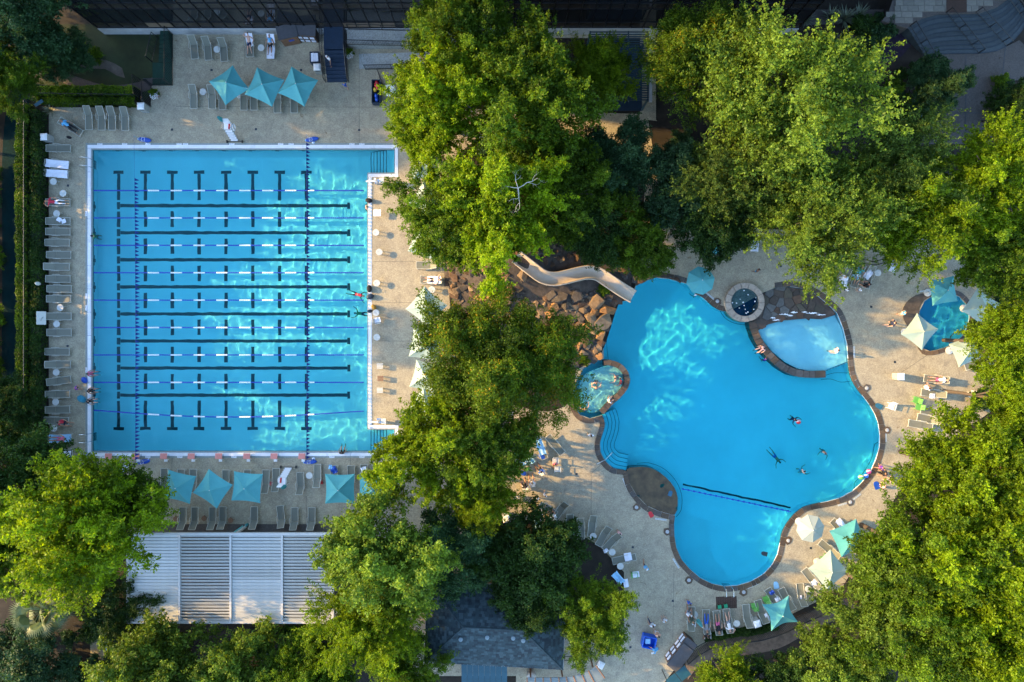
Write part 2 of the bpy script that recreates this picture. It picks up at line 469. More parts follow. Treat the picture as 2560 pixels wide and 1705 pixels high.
def water(name, poly, m, amp=0.0019, cut=(), seed=1, step=0.085, grow=2, lam=(0.45, 1.2)):
    '''rippled surface over poly (its ragged rim runs on under the paving), without the regions in cut'''
    xs = np.array([p[0] for p in poly]); ys = np.array([p[1] for p in poly])
    gx = np.arange(xs.min() - 3 * step, xs.max() + 3 * step, step); gy = np.arange(ys.min() - 3 * step, ys.max() + 3 * step, step)
    X, Y = np.meshgrid(gx, gy, indexing='ij')
    Z = WL + ripples(X, Y, seed, amp, lam)
    cx, cy = X[:-1, :-1] + step / 2, Y[:-1, :-1] + step / 2
    keep = inside_np(cx, cy, poly)
    for _ in range(grow):
        k = keep.copy(); k[1:] |= keep[:-1]; k[:-1] |= keep[1:]; k[:, 1:] |= keep[:, :-1]; k[:, :-1] |= keep[:, 1:]; keep = k
    for c in cut: keep &= ~inside_np(cx, cy, c)
    idx = np.arange(X.size).reshape(X.shape)
    F = np.stack([idx[:-1, :-1], idx[1:, :-1], idx[1:, 1:], idx[:-1, 1:]], -1)[keep]
    used, inv = np.unique(F, return_inverse=True); F = inv.reshape(-1, 4)
    V = np.stack([X, Y, Z], -1).reshape(-1, 3)[used]
    me = D.meshes.new(name)
    me.vertices.add(len(V)); me.vertices.foreach_set('co', V.astype(np.float32).reshape(-1))
    me.loops.add(F.size); me.loops.foreach_set('vertex_index', F.astype(np.int32).reshape(-1))
    me.polygons.add(len(F)); me.polygons.foreach_set('loop_start', np.arange(0, F.size, 4, dtype=np.int32))
    me.update(calc_edges=True); me.polygons.foreach_set('use_smooth', [True] * len(F)); me.update()
    me.materials.append(m)
    o = tag(ob(name, me), kind='structure')
    o.cycles.is_caustics_caster = True
    return o

def sheet(name, poly, z, m, holes=(), kind='structure'):
    o = ob(name, MB().prism(poly, z, z, holes=holes).mesh(name, m))
    return tag(o, kind=kind)

G = 260
sheet('ground', [(-G, -G), (G, -G), (G, G), (-G, G)], -0.05, M_SOIL, HOLES)
DECK = [(122, 1216), (122, 268), (376, 268), (380, 214), (432, 214), (432, 86), (1640, 86), (1640, 300), (2020, 560), (2330, 600), (2500, 700), (2520, 1000), (2300, 1150),
        (2235, 1250), (2105, 1470), (2040, 1505), (1900, 1575), (1800, 1588), (1712, 1640), (1650, 1720), (1290, 1720), (1290, 1690), (1000, 1690), (990, 1345), (840, 1340), (320, 1340), (320, 1216)]
deck = sheet('pool_deck', WP(DECK), 0.0, M_DECK, HOLES)
# saw-cut joints of the deck
def strip(parent, name, a, b, w, z, m, h=0.005):
    A, B = W(*a, z), W(*b, z)
    d = B - A
    me = MB().box((0, 0, 0), (d.length, w, h)).mesh(name, m)
    return ob(name, me, parent, ((A + B) / 2), (0, 0, math.atan2(d.y, d.x)))
for a, b in [((440, 266), (995, 268)), ((898, 110), (898, 362)), ((985, 268), (985, 345)), ((932, 654), (1050, 654)), ((932, 755), (1040, 757)), ((935, 852), (1032, 853)), ((876, 1140), (876, 1164)),
             ((430, 1142), (430, 1335)), ((766, 1240), (766, 1335)), ((612, 90), (612, 160)), ((1440, 1185), (1478, 1184)), ((1478, 1184), (1515, 1150)), ((1478, 1184), (1478, 1300)), ((1685, 1415), (1682, 1600)),
             ((2240, 940), (2330, 880)), ((122, 268), (376, 268))]:
    strip(deck, 'saw_joint', a, b, 0.026, 0.003, M_JOINT)
sheet('lawn', WP([(76, 60), (400, 60), (436, 78), (432, 214), (380, 230), (352, 262), (76, 262)]), -0.03, M_GRASS)
sheet('dirt_patch', [tuple(p[:2]) for p in resample(WP([(200, 165), (230, 148), (265, 150), (305, 170), (312, 195), (290, 188), (262, 172), (225, 172)]), 0.5, True)], -0.024, M_DIRT)
bp_ = resample([W(70, 186), W(140, 189), W(185, 203), W(245, 222), W(300, 225), (W(352, 217)), W(392, 203)], 0.5)
bl = offset(bp_, 0.43); br = offset(bp_, -0.43)
sheet('brick_path', bl + br[::-1], -0.018, M_BRICKP)
sheet('jogging_track', [tuple(p[:2]) for p in resample(WP([(58, -40), (74, 30), (77, 130), (76, 240), (64, 300), (58, 400), (58, 620), (66, 760), (66, 1040), (44, 1120), (6, 1120), (5, 620), (4, 420), (14, 280), (44, 140), (44, 30), (30, -40)]), 1.0, True)], -0.03, M_TRACK)
sheet('garden_path', WP([(222, 1500), (268, 1480), (276, 1720), (228, 1720)]), -0.02, M_DECK)
strip(deck, 'painted_line', (264, 1588), (271, 1720), 0.08, 0.0, M_TOWELB)
sheet('planting_bed', [tuple(p[:2]) for p in resample(WP([(1150, 385), (1300, 350), (1560, 360), (1610, 420), (1600, 640), (1592, 708), (1570, 750), (1548, 755), (1500, 890), (1440, 925), (1425, 1005), (1330, 1025), (1160, 930), (1120, 640)]), 1.0, True)], 0.012, M_SOIL)
sheet('planting_bed', WP([(1620, 300), (1900, 330), (2000, 575), (1800, 570), (1690, 560), (1660, 560), (1640, 420)]), 0.012, M_SOIL)
sheet('planting_bed', WP([(1170, 1300), (1320, 1300), (1440, 1330), (1500, 1365), (1560, 1430), (1560, 1560), (1440, 1600), (1160, 1460)]), 0.012, M_SOIL)
sheet('planting_bed', WP([(1130, 95), (1600, 95), (1600, 285), (1130, 270)]), 0.012, M_SOIL)

# ---------------------------------------------------------------- lap pool
def basin(name, poly, z, m, m2=None):
    mb = MB()
    mb.prism(poly, z, z)
    n = len(poly)
    for i in range(n):
        a, b = poly[i], poly[(i + 1) % n]
        mb.add([(*a, z), (*b, z), (*b, -0.02), (*a, -0.02)], [(0, 1, 2, 3)], 0)
    return tag(ob(name, mb.mesh(name, m)), kind='structure')
lap = basin('lap_pool', WP(LAP), LAPD, M_POOLF)
water('lap_pool_water', WP(LAP), M_WATER, seed=9, grow=1)
def cope_run(parent, a, b, w, step=60, z=0.012, m=M_COPE, name='coping_tile', h=0.25):
    """white coping in lengths, px corner to px corner along its centre line"""
    L_ = math.hypot(b[0] - a[0], b[1] - a[1]); k = max(1, round(L_ / step))
    ang = -math.atan2(b[1] - a[1], b[0] - a[0])
    me = MB().box((0, 0, -h / 2), (L_ / k / PPM - 0.02, w / PPM, h)).mesh(name, m)
    for i in range(k):
        t = (i + 0.5) / k
        ob(name, me, parent, W(a[0] + (b[0] - a[0]) * t, a[1] + (b[1] - a[1]) * t) + Vector((0, 0, z)), (0, 0, ang))
for a, b in [((218.5, 366.5), (996, 366.5)), ((218.5, 1135.8), (996, 1135.8)), ((223, 371), (223, 1131.2)), ((925, 443), (925, 1062.2)), ((920.3, 438.5), (996, 438.5)), ((920.3, 1067), (996, 1067)), ((991, 371), (991, 434)), ((991, 1071.5), (991, 1131.3))]:
    cope_run(lap, a, b, 8.2)
for a, b in [((226.7, 372.5), (985, 372.5)), ((226.7, 1129.2), (985, 1129.2)), ((228.6, 374), (228.6, 1128)), ((919.5, 434), (919.5, 1071)), ((918.2, 432.6), (985, 432.6)), ((918.2, 1072.6), (985, 1072.6))]:
    cope_run(lap, a, b, 3.4, 190, -0.045, M_BAND, 'gutter_tile', 0.3)
for a, b in [((214, 360), (996, 360)), ((214, 1142), (996, 1142)), ((216, 362.6), (216, 1139.6))]:
    cope_run(lap, a, b, 4.6, 390, 0.006, M_BAND, 'tile_band', 0.02)
def floor_bar(x0, y0, x1, y1, name='lane_line', z=LAPD + 0.006):
    A, B = W(x0, y0, ZA), W(x1, y1, ZA)
    A.z = B.z = z
    me = MB().box((0, 0, 0), (abs(B.x - A.x), abs(A.y - B.y), 0.006)).mesh(name, M_LANE)
    ob(name, me, lap, (A + B) / 2)
LY = [514.5 + 67.6 * i for i in range(8)]
VX = [297.6 + 66.95 * i for i in range(8)]
RY = [476.4 + 68.5 * i for i in range(9)]
for y in LY:
    floor_bar(302, y - 4, 868, y + 4)
    floor_bar(293.5, y - 8.5, 301.6, y + 8.5, 'lane_end_bar')
    floor_bar(868.2, y - 8.5, 875.5, y + 8.5, 'lane_end_bar')
for x in VX:
    floor_bar(x - 13, 427, x + 13, 435, 'lane_end_bar')
    floor_bar(x - 4, 435.2, x + 4, 501, 'cross_line')
    floor_bar(x - 4, 1001.5, x + 4, 1067, 'cross_line')
    floor_bar(x - 13, 1067.2, x + 13, 1075, 'lane_end_bar')
    for i in range(7):
        ym = (LY[i] + LY[i + 1]) / 2
        floor_bar(x - 4, ym - 19.5, x + 4, ym + 19.5, 'cross_line')
# target crosses on the end walls
def wall_cross(p, rz):
    mb = MB().box((0, 0, -0.42), (0.28, 0.02, 0.42)).box((0, 0.004, -0.42), (0.85, 0.012, 0.14))
    ob('wall_target', mb.mesh('wall_target', M_LANE), lap, p, (0, 0, rz))
for y in LY[:-1] + [LY[-1]]:
    wall_cross(W(229.5, y) + Vector((0.03, 0, 0)), R(90))
for i in range(8):
    wall_cross(W(VX[i] - 11, 373) + Vector((0, -0.03, 0)), 0)
    wall_cross(W(VX[i] - 11, 1129.5) + Vector((0, 0.03, 0)), 0)
# entry steps in the two alcoves
for (y0, y1) in ((374.5, 431), (1074, 1127.5)):
    for k in range(6):
        x0 = 921.5 + 8.6 * k; zt = LAPD + 0.18 * (k + 1)
        A, B = W(x0, y0), W(985, y1)
        ob('pool_step', MB().box((0, 0, 0), (abs(B.x - A.x), abs(A.y - B.y), 0.18)).mesh('pool_step', M_POOLF), lap, ((A.x + B.x) / 2, (A.y + B.y) / 2, zt - 0.09))
        ob('step_edge', MB().box((0, 0, 0), (0.055, abs(A.y - B.y), 0.012)).mesh('step_edge', M_STEPLINE), lap, (A.x + 0.03, (A.y + B.y) / 2, zt + 0.007))

# ---------------------------------------------------------------- lagoon pool
lag = basin('lagoon_pool', LAGW_, -1.4, M_LAGF)
def stone_run(parent, pts, w, z0, z1, mats, step=0.62, side=1, name='coping_stone', taper=None):
    """stones laid side by side along a polyline, each its own mesh"""
    pts = [tuple(p[:2]) for p in resample(pts, 0.16)]
    n = len(pts)
    outer = offset(pts, side * w)
    i = 0
    while i < n - 2:
        k = max(2, int(step / 0.16 * random.uniform(0.7, 1.4)))
        j = min(n - 1, i + k)
        if n - 1 - j < 2: j = n - 1
        g = 0.03
        a = pts[i:j + 1]; b = outer[i:j + 1]
        def pull(q):
            q = [Vector(p) for p in q]
            q[0] = q[0] + (q[1] - q[0]).normalized() * g / 2
            q[-1] = q[-1] + (q[-2] - q[-1]).normalized() * g / 2
            return [tuple(p) for p in (q[::2] if len(q) > 4 and len(q) % 2 else q)]
        poly = pull(a) + pull(b)[::-1]
        c = Vector((sum(p[0] for p in poly) / len(poly), sum(p[1] for p in poly) / len(poly)))
        poly = [(p[0] - c.x, p[1] - c.y) for p in poly]
        dz = random.uniform(-0.008, 0.014)
        ob(name, MB().prism(poly, z0, z1 + dz).mesh(name, random.choice(mats)), parent, (c.x, c.y, 0))
        i = j
LW = WP(LAG)
i0, i1 = LAG.index((1590, 715)), LAG.index((1818, 779))
stone_run(lag, LW[i0:i1 + 1], 0.42, -0.2, 0.035, M_BROWN)
i2, i3 = LAG.index((1937, 719.6)), LAG.index((1687.5, 1289))
stone_run(lag, LW[i2:i3 + 1], 0.42, -0.2, 0.035, M_BROWN)
i4, i5 = LAG.index((1650, 1279)), LAG.index((1505.5, 1038))
stone_run(lag, LW[i3:i5 + 1], 0.42, -0.2, 0.035, M_BROWN)
stone_run(lag, LW[i5:LAG.index((1433, 1010)) + 1], 0.42, -0.2, 0.036, M_BROWN)
# divider wall between lagoon and beach pool, spa tub ring
stone_run(lag, WP([(1872, 805), (1876, 823.5), (1887, 851.5), (1904, 877), (1929, 905), (1957, 927), (1991, 941), (2027, 944.5), (2064, 943.6)]), 0.58, -1.39, 0.06, M_BROWN, 0.6)
TUB = [(1485, 925), (1522, 913), (1544, 920.5), (1558, 936), (1561, 953), (1555.6, 967), (1538.8, 986.5), (1522, 1001), (1498, 1027), (1480, 1033), (1463, 1025), (1448, 1000), (1450, 960), (1465, 935)]
stone_run(lag, WP([(1510, 913)] + TUB[1:9]), 0.45, -1.39, 0.07, M_BROWN, 0.55)
BEACH = [(1896, 828), (1911, 852), (1934, 880), (1964, 905), (1995, 921), (2027, 928), (2060, 927), (2119, 905), (2117, 860), (2107, 820), (2090, 788), (2000, 780), (1900, 800)]
ob('beach_floor', MB().prism(WP(BEACH), -1.39, -0.32).mesh('beach_floor', M_SHALF), lag)
ob('tub_floor', MB().prism([tuple(p[:2]) for p in resample(WP(TUB), 0.3, True)], -1.39, -0.42).mesh('tub_floor', mat('tub_plaster', (0.50, 0.72, 0.70), 0.6, 0.15, 3)), lag)
TUBW = [tuple(p[:2]) for p in resample(WP(TUB), 0.3, True)]
BEW = WP(BEACH[:6] + [(2062, 929), (2135, 902), (2125, 850), (2112, 815), (2092, 785)] + BEACH[11:])
water('lagoon_water', LAGW_, M_LAGW, cut=(TUBW, BEW), seed=3)
water('beach_water', BEW, M_KIDW, 0.004, seed=4, grow=0, lam=(0.2, 0.7))
water('hot_tub_water', TUBW, M_SPAW, 0.006, seed=5, grow=0, lam=(0.2, 0.6))
# flagstone cascade fan
FAN = [(1905, 735), (1937, 721), (1971, 717.5), (2005, 722.5), (2041, 738), (2071, 763), (2091, 785), (2084, 789), (2055, 798), (2020, 796), (1985, 799), (1962, 801), (1940, 806), (1921, 811), (1896, 826), (1882, 806), (1880, 770)]
ob('cascade_bed', MB().prism(WP(FAN), -1.39, -0.05).mesh('cascade_bed', M_MOUND), lag)
def cells(region, pitch, jitter=0.38, gap=0.05, seed=1):
    """Voronoi flagstones whose centres lie inside region"""
    rg = random.Random(seed)
    xs = [p[0] for p in region]; ys = [p[1] for p in region]
    S = []
    y = min(ys) - pitch
    r = 0
    while y < max(ys) + pitch:
        x = min(xs) - pitch + (r % 2) * pitch / 2
        while x < max(xs) + pitch:
            S.append((x + rg.uniform(-jitter, jitter) * pitch, y + rg.uniform(-jitter, jitter) * pitch)); x += pitch
        y += pitch * 0.88; r += 1
    out = []
    for i, p in enumerate(S):
        if not inside(p, region): continue
        poly = [(p[0] - 2 * pitch, p[1] - 2 * pitch), (p[0] + 2 * pitch, p[1] - 2 * pitch), (p[0] + 2 * pitch, p[1] + 2 * pitch), (p[0] - 2 * pitch, p[1] + 2 * pitch)]
        for j, q in enumerate(S):
            dx, dy = q[0] - p[0], q[1] - p[1]
            d = math.hypot(dx, dy)
            if j == i or d > 3 * pitch or d < 1e-6: continue
            nx, ny = dx / d, dy / d; lim = d / 2 - gap / 2
            new = []
            for k in range(len(poly)):
                a, b = poly[k], poly[(k + 1) % len(poly)]
                da = (a[0] - p[0]) * nx + (a[1] - p[1]) * ny - lim; db = (b[0] - p[0]) * nx + (b[1] - p[1]) * ny - lim
                if da <= 0: new.append(a)
                if (da < 0) != (db < 0) and da != db:
                    t = da / (da - db); new.append((a[0] + (b[0] - a[0]) * t, a[1] + (b[1] - a[1]) * t))
            poly = new
            if len(poly) < 3: break
        if len(poly) >= 3: out.append((p, [(a[0] - p[0], a[1] - p[1]) for a in poly]))
    return out
FANW = WP(FAN)
for c, poly in cells(FANW, 0.72, seed=4):
    ok = sum(inside((c[0] + q[0] * 0.8, c[1] + q[1] * 0.8), FANW) for q in poly) >= len(poly) * 0.6
    if ok: ob('flagstone', MB().prism(poly, -0.05, random.uniform(-0.03, 0.03)).mesh('flagstone', random.choices(M_FLAG, (5, 2, 2, 3))[0]), lag, (c[0], c[1], 0))
# stone sun shelf
SHELF = [(1567, 1174), (1592, 1168), (1621.5, 1169), (1650.8, 1182.5), (1677, 1206), (1692, 1232), (1695, 1259), (1687.5, 1287), (1650, 1279), (1618, 1264.6), (1592, 1238), (1575, 1209)]
ob('sun_shelf', MB().prism([tuple(p[:2]) for p in resample(WP(SHELF), 0.4, True)], -1.39, -0.075).mesh('sun_shelf', mat('wet_shelf_stone', (0.085, 0.060, 0.026), 0.3, 0.5, 1.6, 0.3, 8)), lag)
# underwater entry steps: treads with dark edge tiles
stp = [(1506, 1036), (1513, 1059), (1509, 1080), (1501, 1106), (1502, 1130), (1514, 1152), (1534, 1169), (1566, 1177)]
base_ = [tuple(p[:2]) for p in resample(WP(stp), 0.3)]
for k, w in enumerate((0.30, 0.62, 0.94, 1.26)):
    inner = offset(base_, w)
    zt = -0.22 - 0.19 * k
    ob('pool_step', MB().prism(inner + base_[::-1], -1.39 + k * 0.001, zt).mesh('pool_step', M_LAGF), lag)
    ob('step_edge', MB().tube([(p[0], p[1], zt + 0.012) for p in inner], 0.022, 4).mesh('step_edge', M_STEPLINE), lag)
def edge_line(pts, z=-0.3, r=0.022):
    ob('ledge_edge', MB().tube([(p.x, p.y, z) for p in resample([W(*q, z) for q in pts], 0.25)], r, 4).mesh('ledge_edge', M_STEPLINE), lag)
edge_line([(1593, 1158), (1622, 1157), (1660, 1172), (1690, 1203), (1704, 1240), (1702, 1275), (1690, 1292)])
edge_line([(1800, 778), (1812, 795), (1835, 808), (1868, 813)])
edge_line([(2195, 1104), (2186, 1110), (2178, 1145), (2158, 1180), (2135, 1208), (2134, 1220)])
edge_line([(2060, 928), (2118, 905)], -0.26); edge_line([(2064, 938), (2085, 932), (2120, 932)], -0.4); edge_line([(2050, 949), (2075, 947), (2100, 955), (2125, 952)], -0.6)
edge_line([(1516, 850), (1518, 880), (1521, 901)])
floor_a, floor_b = (1707, 1214), (1976, 1272)
A_, B_ = W(*floor_a, -1.07), W(*floor_b, -1.07)
ob('floor_stripe', MB().box((0, 0, 0), ((B_ - A_).length, 0.16, 0.006)).mesh('floor_stripe', M_LANE), lag, ((A_ + B_) / 2 + Vector((0, 0.12, -0.324))), (0, 0, math.atan2(B_.y - A_.y, B_.x - A_.x)))
# fountain spa: stone ring with dark blue water
sp_c = W(1862.6, 755.5, 0.4)
spa = thing('spa_fountain', 'round raised stone spa with dark blue mosaic water beside the flagstone cascade', 'spa', (sp_c.x, sp_c.y, 0))
for k in range(14):
    a0, a1 = 2 * PI * k / 14 + 0.012, 2 * PI * (k + 1) / 14 - 0.012
    arc = [(a0 + (a1 - a0) * t / 3) for t in range(4)]
    poly = [(1.62 * math.cos(a), 1.62 * math.sin(a)) for a in arc] + [(1.15 * math.cos(a), 1.15 * math.sin(a)) for a in arc[::-1]]
    ob('ring_stone', MB().prism(poly, -1.0, 0.4 + random.uniform(-.006, .006)).mesh('ring_stone', M_RINGST), spa)
ob('mosaic_floor', MB().lathe([(1.16, 0.35), (1.16, -0.2), (0.01, -0.2)], 28).mesh('mosaic_floor', M_SPAD), spa)
ob('spa_surface', MB().lathe([(1.155, 0.3), (0.005, 0.3)], 28).mesh('spa_surface', water_mat('dark_spa_water', (0.5, 0.75, 0.9))), spa)
bub = MB().lathe([(0.001, 0.05), (0.035, 0.035), (0.05, 0.0)], 7).mesh('bubble', M_FOAM)
for k in range(16):
    a, r = random.uniform(0, 2 * PI), 1.02 * math.sqrt(random.random())
    ob('bubble', bub, spa, (r * math.cos(a), r * math.sin(a), 0.302), scale=[random.uniform(0.7, 1.3)] * 3)
# white water running off the cascade and off the slide
rgf = random.Random(8)
fo = MB()
for (x_, y_, l_) in [(1960, 786, .9), (1975, 789, .5), (2030, 783, 1.1), (2052, 787, .8), (2010, 780, .5), (1932, 795, .5), (1940, 800, .7), (1985, 781, .6)]:
    p_ = W(x_, y_); n_ = 10
    top_ = [(p_.x + l_ * (k / n_ - .5), p_.y + rgf.uniform(0.01, 0.10) * math.sin(PI * k / n_) + 0.02 * math.sin(9 * k)) for k in range(n_ + 1)]
    bot_ = [(p_.x + l_ * (k / n_ - .5), p_.y - rgf.uniform(0.01, 0.08) * math.sin(PI * k / n_) - 0.004) for k in range(n_ + 1)]
    fo.prism(top_ + bot_[::-1], 0.02, 0.045)
tag(ob('cascade_foam', fo.mesh('cascade_foam', M_FOAM)), 'white foam running over the flagstone cascade', 'foam', kind='stuff')
# splash pool
spl = basin('splash_pool', SPLW_, -0.7, M_TEALF)
water('splash_pool_water', SPLW_, M_TEALW, 0.003, seed=6)
SW = WP(SPL)
k0 = SPL.index((2340, 738))
stone_run(spl, (SW[k0:] + SW[:1]), 0.36, -0.2, 0.03, M_BROWN)
MUSH = [(2300, 800), (2297, 776), (2311, 750), (2338, 736), (2328, 731), (2290, 738), (2265, 757), (2255, 780), (2258, 795), (2268, 815), (2290, 840), (2296, 832)]
ob('stone_apron', MB().prism([tuple(p[:2]) for p in resample(WP(MUSH), 0.3, True)], -0.3, 0.025).mesh('stone_apron', mat('dark_apron_stone', (0.075, 0.060, 0.042), 0.5, 0.5, 2.0, 0.4, 12)), spl)
tag(ob('hand_rail_hoop', MB().tube([W(2374, 858, .1), W(2376, 842, .5), W(2388, 830, .5), W(2402, 832, .1)], 0.035, 6).mesh('hand_rail_hoop', M_IRON)), 'dark curved hoop standing in the small teal splash pool', 'hoop')
# lights set in stone feet around the lagoon rim
lm = MB().lathe([(0.001, 0.055), (0.10, 0.05), (0.15, 0.03), (0.15, -0.02)], 14).mesh('lamp_lens', M_CONC)
for (x, y, rz) in [(1793, 753, 20), (2166, 970, 40), (2217, 1075, 0), (2125, 1255, 75), (1970, 1351, 20), (1859, 1480, 20), (1722, 1450, 70), (1668, 1329, 20), (1591, 1268, 40)]:
    t = thing('rim_light', 'round pale light set in a brown stone foot on the lagoon rim', 'light', W(x, y), R(rz), 'lights around the lagoon rim')
    poly = [(0.36 * math.cos(2 * PI * k / 6) * random.uniform(.85, 1.15), 0.34 * math.sin(2 * PI * k / 6) * random.uniform(.85, 1.15)) for k in range(6)]
    ob('stone_foot', MB().prism(poly, -0.02, 0.045).mesh('stone_foot', random.choice(M_BROWN)), t)
    ob('lamp_lens', lm, t, (0, 0, 0.03))
# deck drains
dm = MB().box((0, 0, 0), (0.18, 0.18, 0.012)).mesh('drain_grate', M_INK)
dg = MB()
for k in range(4): dg.box((-0.06 + 0.04 * k, 0, 0.008), (0.012, 0.15, 0.01))
dgm = dg.mesh('drain_bar', M_IRON)
for (x, y) in [(529, 175), (753, 175), (430, 324), (640, 323), (898, 325), (170, 464), (169, 865), (1441, 1185), (1582, 1368), (1682, 1502), (1576, 1618), (1952, 665), (2178, 767), (2237, 905), (2027, 1370), (1478, 1651)]:
    t = thing('floor_drain', 'small square dark drain grate let into the concrete deck', 'drain', W(x, y) + Vector((0, 0, 0.008)), 0, 'deck drains')
    ob('frame', dm, t); tag(ob('bars', dgm, t), kind='stuff')
# depth markers: white tiles with dark lettering
def text_mesh(s, size, m):
    cu = D.curves.new('txt', 'FONT'); cu.body = s; cu.size = size; cu.align_x = 'CENTER'; cu.align_y = 'CENTER'; cu.resolution_u = 1
    to = D.objects.new('txt', cu); link(to)
    dgp = bpy.context.evaluated_depsgraph_get()
    me = D.meshes.new_from_object(to.evaluated_get(dgp))
    D.objects.remove(to); D.curves.remove(cu)
    me.materials.clear(); me.materials.append(m)
    me.name = 'lettering'
    return me
TXT4 = text_mesh('4 FT', 0.17, M_MARKB); TXT3 = text_mesh('4 FT  NO DIVING', 0.11, M_MARKB)
mk_s = MB().box((0, 0, 0), (0.42, 0.16, 0.008)).mesh('tile', M_WHITE); mk_l = MB().box((0, 0, 0), (0.95, 0.14, 0.008)).mesh('tile', M_TABLE)
def marker(x, y, ang, long=False):
    t = thing('depth_marker', 'white depth marker tile with blue lettering let into the pool edge', 'marker', W(x, y) + Vector((0, 0, 0.022)), R(ang), 'depth markers')
    tl_ = ob('tile', mk_l if long else mk_s, t); tag(ob('lettering', TXT3 if long else TXT4, tl_, (0, 0, 0.008)), kind='stuff')
for x in (250, 312, 370, 448, 464, 580, 702, 728, 880, 905): marker(x, 360.5, 0)
for x in (256, 310, 370, 450, 480, 585, 830, 905): marker(x, 1142.5, 0)
for y in (534, 740, 770, 925): marker(216, y, 90)
for x, y, a in [(1775, 740, -38), (1563, 1209, -68), (1652, 1298, -7), (1690, 1408, -58), (1882, 1464, 24), (2141, 955, -65), (2214, 1090, 90), (2140, 1243, 38), (2108, 1260, 15), (2135, 880, -88), (2313, 727, 8), (1476, 1052, -8)]:
    marker(x, y, a, True)

for root in (lap, lag, spl):
    for o in [root] + list(root.children): o.cycles.is_caustics_receiver = True

# ================================================================== BUILDINGS
# ---- glass building along the top
FY = W(0, 85.5).y                       # facade plane
def bx0(px): return W(px, 85).x
bX0, bX1 = W(262, 80).x, W(1985, 80).x
bld = thing('glass_building', 'long office building with dark reflective glass facade above a pale plinth', 'building', ((bX0 + bX1) / 2, FY, 0))
bc = (bX0 + bX1) / 2; bw = bX1 - bX0
ob('core', MB().box((0, 9.2, 8.5), (bw - 0.1, 18, 17)).mesh('core', M_SPAND), bld)
ob('roof', MB().box((0, 9.0, 17.15), (bw + 0.3, 18.3, 0.3)).mesh('roof', M_ROOFD), bld)
ob('plinth', MB().box((0, 0.13, 0.5), (bw, 0.3, 1.0)).mesh('plinth', M_CONC), bld)
NP = int(bw / 1.05); pw = bw / NP
pane_l = MB().box((0, 0, 0), (pw - 0.05, 0.04, 2.16)).mesh('glass_pane', M_GLASS)
pane_s = MB().box((0, 0, 0), (pw - 0.05, 0.04, 0.86)).mesh('spandrel_pane', M_SPAND)
blind = MB().box((0, 0, 0), (pw - 0.1, 0.03, 0.8)).mesh('window_blind', M_BLIND)
mull = MB().box((0, 0, 0), (0.05, 0.10, 15.9)).mesh('mullion', M_MULL)
for i in range(NP + 1):
    ob('mullion', mull, bld, (-bw / 2 + i * pw, 0.08, 9.0))
for i in range(NP):
    x = -bw / 2 + (i + 0.5) * pw
    lp_ = ob('glass_pane', pane_s, bld, (x, 0.12, 1.5)); ob('glass_pane', pane_l, bld, (x, 0.12, 3.06)); ob('spandrel_pane', pane_s, bld, (x, 0.125, 4.62))
    ob('glass_pane', pane_l, bld, (x, 0.12, 6.18))
    if i in (4, 5, 19, 20, 21, 22): ob('window_blind', blind, lp_, (0, -0.025, 0.05))
for z in (1.03, 1.96, 4.17, 5.08, 7.29, 8.2, 10.4, 12.4, 14.6, 16.9):
    ob('transom', MB().box((0, 0, 0), (bw, 0.09, 0.06)).mesh('transom', M_MULL), bld, (0, 0.085, z))
ob('upper_glazing', MB().box((0, 0.13, 12.15), (bw, 0.04, 9.6)).mesh('upper_glazing', M_GLASS), bld)
# unseen entrance wing beyond the terrace, added to block sky light there
wg = thing('shading_wing', 'unseen glass entrance wing added behind the limestone terrace to shade it', 'building', (W(2420, 0).x, W(0, -62, 1.2).y + 0.3, 0))
ob('core', MB().box((0, 8.1, 10.5), (28, 16, 21)).mesh('core', M_SPAND), wg); ob('roof', MB().box((0, 8, 21.2), (28.4, 16.6, 0.4)).mesh('roof', M_ROOFD), wg)
wpn = MB().box((0, 0, 0), (1.9, 0.05, 4.6)).mesh('glass_pane', M_GLASS)
for i in range(14):
    for j in range(4): ob('glass_pane', wpn, wg, (-13 + 2 * i, 0.05, 3.2 + 4.9 * j))
# raised walk and wall to the right of the building
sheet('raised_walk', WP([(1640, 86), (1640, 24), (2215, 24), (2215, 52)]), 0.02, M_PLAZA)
# ---- teal slatted pergola
pg = thing('slatted_pergola', 'dark teal slatted pergola against the glass facade with pale corner post', 'pergola', W(1548, 165, 2.6) - Vector((0, 0, 2.6)))
psl = MB().box((0, 0, 0), (4.7, 0.09, 0.05)).mesh('slat', M_PERG)
for i in range(30): ob('slat', psl, pg, (0, -2.7 + i * 0.186, 2.62))
for x in (-2.3, -0.75, 0.75, 2.3): ob('beam', MB().box((0, 0, 0), (0.1, 5.6, 0.16)).mesh('beam', M_PERG), pg, (x, 0, 2.5))
for x in (-2.3, 2.3):
    for y in (-2.6, 2.6): ob('post', MB().box((0, 0, 1.2), (0.14, 0.14, 2.44)).mesh('post', M_PERG), pg, (x, y, 0))
ob('edge_board', MB().box((2.5, 0, 2.55), (0.22, 5.7, 0.26)).mesh('edge_board', M_CONC), pg)
ob('floor_panel', MB().box((0, 0, 0.02), (4.6, 5.4, 0.03)).mesh('floor_panel', M_NAVY), pg)
